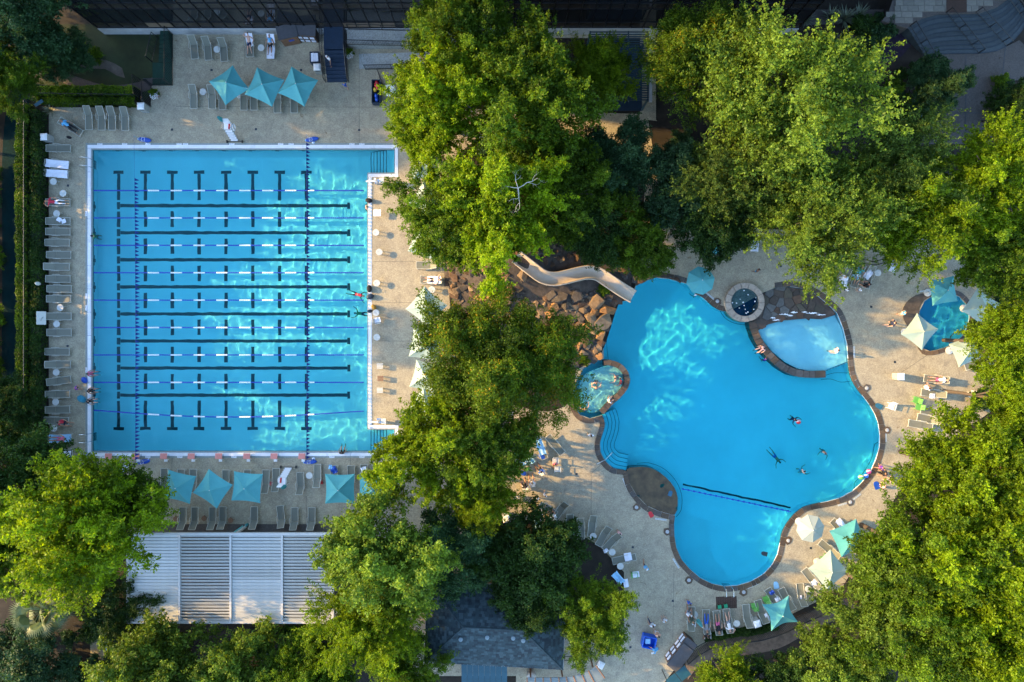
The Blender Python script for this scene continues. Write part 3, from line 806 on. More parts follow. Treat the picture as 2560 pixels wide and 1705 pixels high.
# ---- navy entrance steps with rails
def railing(name, label, pts, h=1.0, pick=0.14, top_r=0.03, group=None, cat='railing', post=2.2, z=0.0, pw_=0.02):
    """iron railing: rails, posts, and pickets too thin to pick apart joined as stuff"""
    P = [Vector(p) for p in pts]
    t = thing(name, label, cat, (0, 0, 0), 0, group)
    P3 = [Vector((p.x, p.y, p.z if len(p) > 2 else z)) for p in P]
    up = Vector((0, 0, h))
    ob('top_rail', MB().tube([p + up for p in P3], top_r, 5).mesh('top_rail', M_IRON), t)
    ob('bottom_rail', MB().tube([p + Vector((0, 0, 0.1)) for p in P3], top_r * 0.8, 5).mesh('bottom_rail', M_IRON), t)
    mb = MB(); run = 0.0; nxt = pick; pn = 0.0
    posts = [P3[0]]
    for a, b in zip(P3[:-1], P3[1:]):
        L_ = (b - a).length; s = 0.0
        while run + L_ - nxt > 0:
            s = nxt - run
            q = a + (b - a) * (s / L_)
            mb.box((q.x, q.y, q.z + 0.05 + h / 2), (pw_, pw_, h - 0.1))
            if nxt - pn > post: posts.append(q); pn = nxt
            nxt += pick
        run += L_
    posts.append(P3[-1])
    for q in posts: ob('post', MB().box((0, 0, h / 2), (0.05, 0.05, h + 0.04)).mesh('post', M_IRON), t, q)
    if mb.v: tag(ob('pickets', mb.mesh('pickets', M_IRON), t), kind='stuff')
    return t
ns = thing('entrance_steps', 'navy blue steps climbing to the glass building door', 'steps', (W(843, 140).x, W(843, 140).y, 0))
x0, x1 = W(818, 0).x, W(870, 0).x
ytop, ybot = FY + 0.1, W(0, 206).y
nst = 8
ob('landing', MB().box((0, (ytop + ytop - 1.7) / 2 - ns.location.y, 0.55), (x1 - x0 - 0.1, 1.9, 1.12)).mesh('landing', M_NAVY), ns)
for k in range(nst):
    ya = (ytop - 1.85) + (ybot - ytop + 1.85) * k / nst; yb = (ytop - 1.85) + (ybot - ytop + 1.85) * (k + 1) / nst
    zt = 1.1 * (nst - k) / (nst + 1)
    ob('step', MB().box((0, 0, zt / 2), (x1 - x0 - 0.1, abs(ya - yb) - 0.012, zt)).mesh('step', M_NAVY), ns, (0, (ya + yb) / 2 - ns.location.y, 0))
for px in (815, 873):
    railing('step_railing', 'black iron handrail along the %s side of the navy entrance steps' % ('cabinet' if px == 815 else 'ramp'), [(W(px, 0).x, ytop - 0.3, 1.1), (W(px, 0).x, ytop - 1.85, 1.1), (W(px, 0).x, ybot, 0.0)], 0.95, 0.16)
rp = thing('access_ramp', 'pale concrete access ramp in two parallel flights beside navy steps', 'ramp', W(985, 120))
A, B = W(875, 88), W(1140, 122)
ob('upper_flight', MB().add([(A.x, A.y, 0), (B.x, A.y, 0), (B.x, B.y, 0), (A.x, B.y, 0), (A.x, A.y, 1.05), (B.x, A.y, 0.6), (B.x, B.y, 0.6), (A.x, B.y, 1.05)], [(4, 7, 6, 5), (0, 4, 5, 1), (3, 2, 6, 7), (0, 3, 7, 4), (1, 5, 6, 2)]).mesh('upper_flight', M_RAMP), rp, -rp.location)
A, B = W(898, 135), W(1140, 172)
ob('lower_flight', MB().add([(A.x, A.y, 0), (B.x, A.y, 0), (B.x, B.y, 0), (A.x, B.y, 0), (A.x, A.y, 0.03), (B.x, A.y, 0.55), (B.x, B.y, 0.55), (A.x, B.y, 0.03)], [(4, 7, 6, 5), (0, 4, 5, 1), (3, 2, 6, 7), (0, 3, 7, 4), (1, 5, 6, 2)]).mesh('lower_flight', M_RAMP), rp, -rp.location)
railing('ramp_railing', 'black iron railing between the two flights of the ramp', [(W(875, 125).x, W(0, 125).y, 1.0), (W(1140, 128).x, W(0, 127).y, 0.6)], 0.95, 0.13)
railing('ramp_railing', 'black iron railing on the deck side of the lower ramp', [(W(915, 174).x, W(0, 174).y, 0.0), (W(1140, 176).x, W(0, 176).y, 0.5)], 0.95, 0.13)
railing('ramp_railing', 'black iron railing along the glass facade above the ramp', [(W(880, 86.5).x, W(0, 87).y, 1.0), (W(1140, 86.5).x, W(0, 87).y, 0.6)], 0.9, 0.9)
railing('ramp_railing', 'short black railing at the foot of the ramp beside blue cart', [(W(948, 185).x, W(0, 185).y, 0.0), (W(958, 215).x, W(0, 215).y, 0.0)], 0.9, 0.3)
# ---- green stair at the left end
gs = thing('green_stair', 'fenced stair with dark green treads beside the glass building corner', 'stair', W(412, 150))
for k in range(8):
    a = W(398 + (2.2 * (7 - k)), 76 + 10 * k); b = W(431, 86 + 10 * k)
    zt = 0.9 * (8 - k) / 9
    ob('tread', MB().box((0, 0, zt / 2), (abs(b.x - a.x), abs(a.y - b.y) - 0.01, zt)).mesh('tread', M_GREENST), gs, ((a.x + b.x) / 2 - gs.location.x, (a.y + b.y) / 2 - gs.location.y, 0))
a, b = W(382, 157), W(431, 212)
ob('landing', MB().box((0, 0, 0.03), (abs(b.x - a.x), abs(a.y - b.y), 0.06)).mesh('landing', M_GREENST), gs, ((a.x + b.x) / 2 - gs.location.x, (a.y + b.y) / 2 - gs.location.y, 0))
railing('stair_fence', 'black fence on the deck side of the green stair', [W(433, 86), W(433, 213), W(382, 214)], 1.5, 0.13)
railing('stair_fence', 'black handrail on the lawn side of the green stair', [W(395, 95), W(381, 155)], 1.1, 0.5)
railing('gate_panel', 'black iron gate at the end of the brick path', [W(354, 203), W(358, 250)], 1.5, 0.13, cat='gate')
railing('gate_panel', 'black iron fence panel between brick path gate and white box', [W(378, 215), W(378, 266)], 1.5, 0.13, cat='fence')
# ---- limestone entrance, curved steps and lower plaza (upper right)
UPZ = 1.2
plz = thing('limestone_terrace', 'limestone paved entrance terrace above the curved steps', 'terrace', W(2370, 20))
TER = [(2252, -60), (2222, 30), (2205, 52), (2268, 70), (2308, 44), (2348, 34), (2450, 32), (2496, 16), (2530, -10), (2560, -60)]
TW = WP(TER, UPZ)
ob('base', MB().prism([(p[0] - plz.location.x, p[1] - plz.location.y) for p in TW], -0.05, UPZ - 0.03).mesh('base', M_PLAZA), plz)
y = 30.2; row = 0
while y > W(0, 68, UPZ).y:
    x = W(2200, 0, UPZ).x - random.uniform(0, .4)
    while x < W(2540, 0, UPZ).x:
        w = random.uniform(0.5, 0.95)
        cx_, cy_ = x + w / 2, y - 0.24
        if inside((cx_, cy_), TW) and inside((cx_ - w * .4, cy_ - .2), TW) and inside((cx_ + w * .4, cy_ - .2), TW):
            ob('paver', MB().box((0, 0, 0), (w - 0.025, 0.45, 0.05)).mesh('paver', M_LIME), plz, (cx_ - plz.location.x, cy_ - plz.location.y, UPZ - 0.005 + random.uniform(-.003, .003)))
        x += w
    y -= 0.475; row += 1
ob('door_mat', MB().box((0, 0, 0), (1.65, 1.9, 0.02)).mesh('door_mat', M_DARKW), plz, (W(2391, 10, UPZ).x - plz.location.x, W(0, 2, UPZ).y - plz.location.y, UPZ + 0.03))
st = thing('curved_steps', 'broad curving slate grey steps below the limestone terrace', 'steps', W(2420, 90))
top = resample([W(*p, 1.0) for p in [(2268, 70), (2308, 44), (2348, 34), (2400, 33), (2450, 32), (2496, 16), (2535, -14)]], 0.6)
bot = resample([W(*p, 0.0) for p in [(2315, 146), (2338, 137), (2370, 134.5), (2402, 134), (2456, 134), (2490, 128), (2523, 110), (2552, 78), (2570, 40)]], 0.6)
def at(poly, t):
    f = t * (len(poly) - 1); i = min(int(f), len(poly) - 2)
    return poly[i].lerp(poly[i + 1], f - i)
NS = 9
for k in range(NS):
    a, b = k / NS, 1.0
    zt = UPZ - 0.06 - (UPZ - 0.06) * (k + 1) / (NS + 1)
    up_ = [at(top, i / 18).lerp(at(bot, i / 18), a) for i in range(19)]
    lo_ = [at(top, i / 18).lerp(at(bot, i / 18), (k + 1) / NS) for i in range(19)]
    poly = [(p.x - st.location.x, p.y - st.location.y) for p in lo_] + [(p.x - st.location.x, p.y - st.location.y) for p in up_[::-1]]
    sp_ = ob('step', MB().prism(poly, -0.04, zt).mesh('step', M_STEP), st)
    ob('nosing', MB().tube([(p.x - st.location.x, p.y - st.location.y, zt + 0.004) for p in lo_], 0.035, 4).mesh('nosing', M_INK), sp_)
for i, t in enumerate((0.02, 0.38, 0.62, 0.93)):
    a, b = at(top, t), at(bot, t)
    railing('step_handrail', ['black handrail at the planting bed end of the curved steps', 'black handrail left of the door mat on curved steps', 'black handrail right of the door mat on curved steps', 'black handrail at the far curl of the curved steps'][i], [(a.x, a.y, 1.1), (b.x, b.y, 0.05)], 0.9, 0.9, post=1.2)
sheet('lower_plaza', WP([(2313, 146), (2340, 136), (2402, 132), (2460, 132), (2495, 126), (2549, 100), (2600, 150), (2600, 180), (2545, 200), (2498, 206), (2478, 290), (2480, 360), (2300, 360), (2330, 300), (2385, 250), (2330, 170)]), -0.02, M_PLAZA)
for a, b in [((2415, 140), (2414, 350)), ((2330, 283), (2480, 282)), ((2515, 105), (2505, 200))]:
    strip(deck, 'saw_joint', a, b, 0.035, -0.012, M_INK)
sheet('stone_walk', [tuple(p[:2]) for p in resample(WP([(2075, 92), (2140, 80), (2200, 54), (2225, 32), (2262, 60), (2250, 72), (2150, 106), (2085, 121)]), 0.8, True)], 0.015, mat('stone_walk_slab', (0.13, 0.125, 0.11), 0.8, 0.2, 1.5, 0.2))
sheet('purple_bed', [tuple(p[:2]) for p in resample(WP([(2105, 130), (2150, 110), (2240, 75), (2275, 72), (2285, 95), (2255, 140), (2200, 165), (2150, 170)]), 0.8, True)], 0.01, mat('purple_groundcover', (0.018, 0.010, 0.024), 0.95, 0.5, 4, 0.8, 20))
# ---- pool house: hipped shingle roof
ph = thing('pool_house', 'pool house with blue grey hipped shingle roof between trees', 'building', (W(1236, 1565).x, W(1236, 1565).y, 0))
def loc_(px, py, z): return W(px, py, z) - ph.location
EV, RG = 3.0, 5.0
M_SHING2 = mat('pale_shingle', (0.042, 0.074, 0.084), 0.85, 0.3, 2.5); M_SHING3 = mat('dark_shingle', (0.014, 0.028, 0.036), 0.85, 0.3, 2.5)
cSW, cSE, cNE, cNW = loc_(1062, 1655, EV), loc_(1407, 1674, EV), loc_(1414, 1470, EV), loc_(1068, 1452, EV)
rL, rR = loc_(1158, 1568, RG), loc_(1308, 1576, RG)
faces = {'south_slope': (cSW, cSE, rR, rL), 'east_slope': (cSE, cNE, rR), 'north_slope': (cNE, cNW, rL, rR), 'west_slope': (cNW, cSW, rL)}
for nm, pts in faces.items():
    ob('roof_slope', MB().add(pts, [tuple(range(len(pts)))]).mesh('roof_slope', M_SHING), ph)
    # courses of shingles, joined: too small to pick apart
    n = (pts[1] - pts[0]).cross(pts[-1] - pts[0]).normalized()
    u = (pts[1] - pts[0]).normalized(); v = n.cross(u)
    q2 = [((p - pts[0]).dot(u), (p - pts[0]).dot(v)) for p in pts]
    mb = MB(); vmax = max(q[1] for q in q2); row = 0; yy = 0.0
    rg = random.Random(nm)
    while yy < vmax - 0.1:
        xx = min(q[0] for q in q2) + (row % 2) * 0.12
        while xx < max(q[0] for q in q2):
            w = rg.uniform(0.22, 0.34)
            if inside((xx + w / 2, yy + 0.1), q2):
                o3 = pts[0] + u * (xx + 0.01) + v * yy + n * 0.006
                h0, h1 = rg.uniform(0.018, 0.034), 0.006
                a_, b_ = o3 + u * (w - 0.02), o3 + v * 0.21
                c_ = a_ + v * 0.21
                mb.add([o3 + n * h0, a_ + n * h0, c_ + n * h1, b_ + n * h1, o3, a_], [(0, 1, 2, 3), (4, 5, 1, 0)], rg.choices((0, 1, 2), (5, 3, 2))[0])
            xx += w
        yy += 0.21; row += 1
    tag(ob('shingles', mb.mesh('shingles', [M_SHING, M_SHING2, M_SHING3]), ph), kind='stuff')
for a, b in ((rL, rR), (rL, cSW), (rL, cNW), (rR, cSE), (rR, cNE)):
    ob('ridge_cap', MB().tube([a + Vector((0, 0, .03)), b + Vector((0, 0, .03))], 0.07, 6).mesh('ridge_cap', M_SHING), ph)
for a, b in ((cSW, cSE), (cSE, cNE), (cNE, cNW), (cNW, cSW)):
    ob('gutter', MB().tube([a - Vector((0, 0, .06)), b - Vector((0, 0, .06))], 0.06, 5).mesh('gutter', M_CONC), ph)
k_ = 0.9
ob('wall', MB().prism([(p.x * k_, p.y * k_) for p in (cSW, cSE, cNE, cNW)], 0, EV + 0.05).mesh('wall', mat('brick_wall', (0.22, 0.10, 0.06), 0.9, 0.25, 6)), ph)
for (x, y) in ((1152, 1597), (1218, 1592), (1283, 1594), (1308, 1600)):
    p = loc_(x, y, 4.5)
    ob('roof_vent', MB().lathe([(0.13, -0.3), (0.13, 0.1), (0.17, 0.12), (0.17, 0.18), (0.01, 0.22)], 8).mesh('roof_vent', mat('vent_metal', (0.16, 0.22, 0.24), 0.5, 0.15, 4)), ph, p)
# lower teal roof beyond
tr_ = thing('porch_roof', 'low teal metal porch roof south of the pool house', 'roof', W(1211, 1700, 2.6) - Vector((0, 0, 2.6)))
for i in range(8):
    ob('roof_panel', MB().box((0, 0, 0), (0.44, 2.8, 0.05), rx=R(9)).mesh('roof_panel', M_TEALR), tr_, (-1.6 + i * 0.455, 0, 2.55))
for x in (-1.6, 1.6): ob('post', MB().box((0, 0, 1.15), (0.12, 0.12, 2.3)).mesh('post', M_DARKW), tr_, (x, -0.9, 0)); ob('post', MB().box((0, 0, 1.2), (0.12, 0.12, 2.6)).mesh('post', M_DARKW), tr_, (x, 0.9, 0))
# ---- louvred aluminium roof
LZ = 3.0
lc = W(576.5, 1444, LZ)
lv = thing('louvered_pavilion', 'open pavilion with four bays of pale aluminium louvre slats', 'pavilion', (lc.x, lc.y, 0))
def lx(px): return W(px, 0, LZ).x - lc.x
def ly(py): return W(0, py, LZ).y - lc.y
BX = [321, 449.5, 577.5, 706, 832]
yT, yB = ly(1336), ly(1553)
for i, px in enumerate(BX):
    ob('beam', MB().box((0, 0, 0), (0.16 if 0 < i < 4 else 0.2, yT - yB, 0.26)).mesh('beam', M_BEAM), lv, (lx(px), (yT + yB) / 2, LZ))
for y_ in (yT + 0.06, yB - 0.06):
    ob('edge_beam', MB().box((0, 0, 0), (lx(832) - lx(321) + 0.35, 0.16, 0.28)).mesh('edge_beam', M_BEAM), lv, (0, y_, LZ))
for i, px in enumerate(BX[::2]):
    for y_ in (yT - 0.2, yB + 0.2):
        ob('post', MB().box((0, 0, LZ / 2 - 0.06), (0.16, 0.16, LZ - 0.13)).mesh('post', M_BEAM), lv, (lx(px), y_, 0))
NSL = 27; pit = (yT - yB) / NSL
for b in range(4):
    w = lx(BX[b + 1]) - lx(BX[b]) - 0.2
    me = MB().box((0, 0, 0), (w, pit * 0.98, 0.045)).mesh('louvre_slat', M_LOUV)
    for k in range(NSL):
        tilt = (12, 38, 14, 34)[b] + (10 if (b == 2 and k < 14) else 0)
        ob('louvre_slat', me, lv, ((lx(BX[b]) + lx(BX[b + 1])) / 2, yT - pit * (k + 0.5), LZ), (R(tilt), 0, 0))
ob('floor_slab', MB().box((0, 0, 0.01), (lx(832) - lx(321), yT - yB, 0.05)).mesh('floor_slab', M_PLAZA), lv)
# ---- curved ribbed arbour at the bottom edge
arc_o = resample([W(*p, 2.2) for p in [(1318, 1694), (1380, 1694), (1430, 1691), (1470, 1678), (1490, 1664)]], 0.3)
arc_i = resample([W(*p, 2.2) for p in [(1318, 1740), (1385, 1738), (1440, 1730), (1490, 1712), (1512, 1695)]], 0.3)
ar = thing('curved_arbour', 'curved arbour roof of pale panels with brown ribs beside the pool house', 'arbour', W(1400, 1700, 0))
NA = 9
for k in range(NA):
    q = [at(arc_o, k / NA + .012), at(arc_o, (k + 1) / NA - .012), at(arc_i, (k + 1) / NA - .012), at(arc_i, k / NA + .012)]
    ob('roof_panel', MB().prism([(p.x - ar.location.x, p.y - ar.location.y) for p in q], 2.15, 2.2, bottom=True).mesh('roof_panel', mat('arbour_panel', (0.15, 0.19, 0.19), 0.6, 0.15, 2, rnd=0.1)), ar)
for k in range(NA + 1):
    a, b = at(arc_o, k / NA) - ar.location, at(arc_i, k / NA) - ar.location
    ob('rib', MB().tube([Vector((a.x, a.y, 2.2)), Vector((b.x, b.y, 2.2))], 0.06, 5).mesh('rib', M_WOOD), ar)
for t in (0.05, 0.5, 0.95):
    a = at(arc_o, t) - ar.location
    ob('post', MB().box((0, 0, 1.08), (0.12, 0.12, 2.16)).mesh('post', M_WOOD), ar, (a.x, a.y, 0))
# curved rails by the pool house corner and the far deck
for nm, lab, pts in (('curved_rail', 'pair of curved black rails beside the pool house corner', [(1412, 1651), (1440, 1648), (1465, 1636), (1478, 1620)]), ('curved_rail', 'curved black rail on the deck behind the towel draped loungers', [(2155, 657), (2185, 662), (2212, 655), (2228, 638)])):
    t = thing(nm, lab, 'rail', (0, 0, 0))
    for dz, off in ((0.9, 0), (0.85, 0.3)):
        p3 = [W(*p, dz) for p in pts]
        p3 = [(q[0], q[1], dz) for q in offset([tuple(p[:2]) for p in resample(p3, 0.3)], off)]
        ob('rail', MB().tube(p3, 0.035, 5).mesh('rail', M_IRON), t)
        for q in (p3[0], p3[len(p3) // 2], p3[-1]): ob('post', MB().box((0, 0, dz / 2), (0.05, 0.05, dz)).mesh('post', M_IRON), t, (q[0], q[1], 0))
# iron fence curving along the bottom of the lagoon deck
fp = [(1711, 1640), (1735, 1620), (1763, 1604), (1829, 1591), (1890, 1583), (1948, 1564), (2000, 1538), (2061, 1512), (2120, 1490)]
railing('picket_fence', 'long curving black iron picket fence behind the lagoon loungers', resample([W(*p) for p in fp], 0.7), 1.4, 0.14, 0.045, cat='fence', post=2.0, pw_=0.034)
sheet('soil_strip', [tuple(p[:2]) for p in resample(WP(fp), 0.8)] + [tuple(p[:2]) for p in resample(WP([(2150, 1540), (2060, 1560), (1950, 1620), (1850, 1640), (1760, 1655), (1720, 1700)]), 0.8)], -0.01, mat('brown_soil', (0.15, 0.108, 0.076), 0.95, 0.35, 2, 0.5, 20))
# hedge fences on the left
railing('hedge_fence', 'black fence running between the two hedge rows along the track', [W(91, 262), W(91, 1190)], 1.5, 0.5, cat='fence')
railing('hedge_fence', 'black fence between the hedges behind the corner loungers', [W(100, 248), W(352, 252)], 1.5, 0.5, cat='fence')

# ================================================================== VEGETATION
def leaf_mesh(name, P, Nn, size, rnd, m, aspect=0.55, seed=0):
    """one small rhombus per leaf"""
    rg = np.random.default_rng(seed)
    n = len(P)
    Nn = Nn / np.maximum(np.linalg.norm(Nn, axis=1, keepdims=True), 1e-6)
    t = rg.normal(size=(n, 3)); a = np.cross(Nn, t); a /= np.maximum(np.linalg.norm(a, axis=1, keepdims=True), 1e-6)
    b = np.cross(Nn, a)
    s = (size * rg.uniform(0.65, 1.35, n))[:, None]
    V = np.empty((n, 4, 3))
    V[:, 0] = P - a * s; V[:, 1] = P + b * s * aspect - Nn * s * 0.18; V[:, 2] = P + a * s; V[:, 3] = P - b * s * aspect - Nn * s * 0.18
    me = D.meshes.new(name)
    me.vertices.add(n * 4); me.vertices.foreach_set('co', V.reshape(-1).astype(np.float32))
    me.loops.add(n * 4); me.loops.foreach_set('vertex_index', np.arange(n * 4, dtype=np.int32))
    me.polygons.add(n)
    me.polygons.foreach_set('loop_start', np.arange(0, n * 4, 4, dtype=np.int32))
    me.update(calc_edges=True)
    at_ = me.attributes.new('rnd', 'FLOAT', 'FACE'); at_.data.foreach_set('value', rnd.astype(np.float32))
    me.materials.append(m)
    return me

def crown(name, seed, m, boughs=80, twigs=16, per=48, leaf=0.021, tl=(0.12, 0.26), up=0.15, spread=0.034, low=-0.5, rise=0.3, droop=0.0, lobes=0.14):
    """boughs reach out from the middle, twigs fan out from each bough end, leaves sit along the twigs"""
    rg = np.random.default_rng(seed)
    ph_ = rg.uniform(0, 6.28, 4)
    Ps, Ns, Rn = [], [], []
    for i in range(boughs):
        th = rg.uniform(0, 2 * np.pi); cz = rg.uniform(low, 1.0)
        outl = 1 + lobes * np.sin(3 * th + ph_[0]) + lobes * 0.8 * np.sin(5 * th + ph_[1]) + lobes * 0.5 * np.sin(8 * th + ph_[2])
        rr = (rg.uniform(0.62, 0.95) if i % 4 else rg.uniform(0.2, 0.6)) * outl
        sxy = np.sqrt(max(0, 1 - cz * cz)) if cz > 0 else 1 - 0.35 * cz * cz
        d = np.array((sxy * np.cos(th), sxy * np.sin(th), cz * (1 + 0.25 * np.sin(4 * th + ph_[3]))))
        tip = d * rr; out = d / np.linalg.norm(d)
        big = rg.uniform(0.7, 1.35); k = int(twigs * big)
        tb = tip[None] * rg.uniform(0.72, 1.0, (k, 1)) + rg.normal(size=(k, 3)) * 0.055 * big
        td = out[None] * 0.75 + rg.normal(size=(k, 3)) * 0.6; td[:, 2] += rise; td /= np.linalg.norm(td, axis=1, keepdims=True)
        ln = rg.uniform(*tl, (k, 1)) * big
        n = k * per; ti = np.repeat(np.arange(k), per)
        s = rg.uniform(0.05, 1.0, (n, 1)) ** 0.8
        p = tb[ti] + td[ti] * ln[ti] * s + rg.normal(size=(n, 3)) * spread * (1.25 - 0.85 * s)
        p[:, 2] -= droop * (s[:, 0] ** 2) * ln[ti][:, 0]
        nn = rg.normal(size=(n, 3)) * 0.8 + td[ti] * 0.25; nn[:, 2] += up
        Ps.append(p); Ns.append(nn)
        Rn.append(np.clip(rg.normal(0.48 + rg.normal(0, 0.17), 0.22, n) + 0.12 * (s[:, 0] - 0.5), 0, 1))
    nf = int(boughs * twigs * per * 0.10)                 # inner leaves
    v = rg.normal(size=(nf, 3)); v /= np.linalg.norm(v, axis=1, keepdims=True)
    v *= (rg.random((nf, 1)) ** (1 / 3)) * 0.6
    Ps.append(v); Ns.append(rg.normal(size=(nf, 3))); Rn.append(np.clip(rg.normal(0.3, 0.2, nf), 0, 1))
    P = np.concatenate(Ps); Nn = np.concatenate(Ns); Q = np.concatenate(Rn)
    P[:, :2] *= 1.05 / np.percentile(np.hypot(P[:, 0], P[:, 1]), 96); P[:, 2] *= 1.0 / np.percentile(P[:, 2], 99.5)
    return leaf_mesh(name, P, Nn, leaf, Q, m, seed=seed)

def trunk_mesh(name, seed):
    """tapered unit trunk (height 1 = crown centre) with limbs"""
    rg = random.Random(seed); mb = MB()
    mb.tube([(0, 0, -0.01), (0.01, 0.0, 0.3), (rg.uniform(-.03, .03), rg.uniform(-.03, .03), 0.62), (rg.uniform(-.05, .05), rg.uniform(-.05, .05), 1.0), (0, 0, 1.12)], [0.030, 0.023, 0.020, 0.013, 0.005], 8)
    for k in range(9):
        a = k * 2.4 + rg.uniform(-.4, .4); z0 = rg.uniform(0.45, 0.9); r1 = rg.uniform(0.2, 0.36); z1 = min(1.12, z0 + rg.uniform(0.18, 0.4))
        e = Vector((r1 * math.cos(a), r1 * math.sin(a), z1))
        mb.tube([(0, 0, z0), (e.x * 0.45, e.y * 0.45, z0 + (z1 - z0) * 0.6), e], [0.018, 0.011, 0.004], 5)
        for q in range(2):
            a2 = a + rg.uniform(-.8, .8)
            mb.tube([(e.x * 0.5, e.y * 0.5, z0 + (z1 - z0) * 0.65), (e.x * 0.5 + 0.2 * math.cos(a2), e.y * 0.5 + 0.2 * math.sin(a2), z1 + 0.03)], [0.008, 0.003], 4)
    return mb.mesh(name, M_BARK, True)

TR = [trunk_mesh('trunk', s) for s in (1, 2, 3)]
CR = {
    'lime': [crown('crown', 21, L_LIME, 85, 17, 48, 0.0215), crown('crown', 22, L_LIME, 75, 18, 50, 0.0215, lobes=0.2)],
    'feather': [crown('crown', 31, L_PALE, 95, 20, 40, 0.0165, (0.16, 0.36), 0.1, 0.024, rise=0.45), crown('crown', 32, L_SAGE, 90, 20, 40, 0.0165, (0.16, 0.36), 0.1, 0.024, rise=0.45, lobes=0.2)],
    'mid': [crown('crown', 41, L_MID, 85, 17, 48, 0.0205), crown('crown', 42, L_MID, 95, 16, 48, 0.0195, (0.10, 0.24), lobes=0.2)],
    'yel': [crown('crown', 51, L_YEL, 90, 18, 48, 0.0175, (0.10, 0.24), spread=0.04)],
    'dark': [crown('crown', 61, L_DARK, 65, 16, 48, 0.0245, (0.10, 0.2), 0.3, 0.045), crown('crown', 62, L_BLUE, 65, 16, 48, 0.0245, (0.10, 0.2), 0.3, 0.045)],
    'pale': [crown('crown', 71, L_PALE, 80, 16, 46, 0.0245, (0.10, 0.22), 0.25, 0.04)],
    'brlime': [crown('crown', 81, L_LIME, 85, 18, 46, 0.018, (0.14, 0.34), 0.1, 0.026, rise=0.4, lobes=0.18)],
}
TREES = []
def tree(px, py, rpx, h, kind, label, rot=None, var=0, sq=1.0, name='leafy_tree', ground=False, base=None):
    zc0 = h * 0.62
    r = rpx / PPM * (CAM_H - zc0) / CAM_H / 1.03
    rz = min(r * 0.95, h * 0.45)
    zc = h - rz * 0.95
    p = W(px, py, 0 if ground else zc)
    b_ = W(*base) if base else Vector((p.x, p.y, 0))
    off = Vector((p.x - b_.x, p.y - b_.y, zc))
    t = thing(name, label, 'tree', (b_.x, b_.y, 0), 0, 'trees around the pools')
    rot = random.uniform(0, 6.28) if rot is None else rot
    i = len(TREES)
    sxy = min(zc * 0.9, r * 2.0)
    tq = off.to_track_quat('Z', 'Y').to_euler() if base else (0, 0, rot)
    ob('trunk', TR[i % 3], t, (0, 0, -0.03), tq, (sxy, sxy, off.length))
    v = CR[kind]
    ob('crown', v[var % len(v)], t, off, (0, 0, rot), (r, r * sq, rz))
    TREES.append(t)
    return t
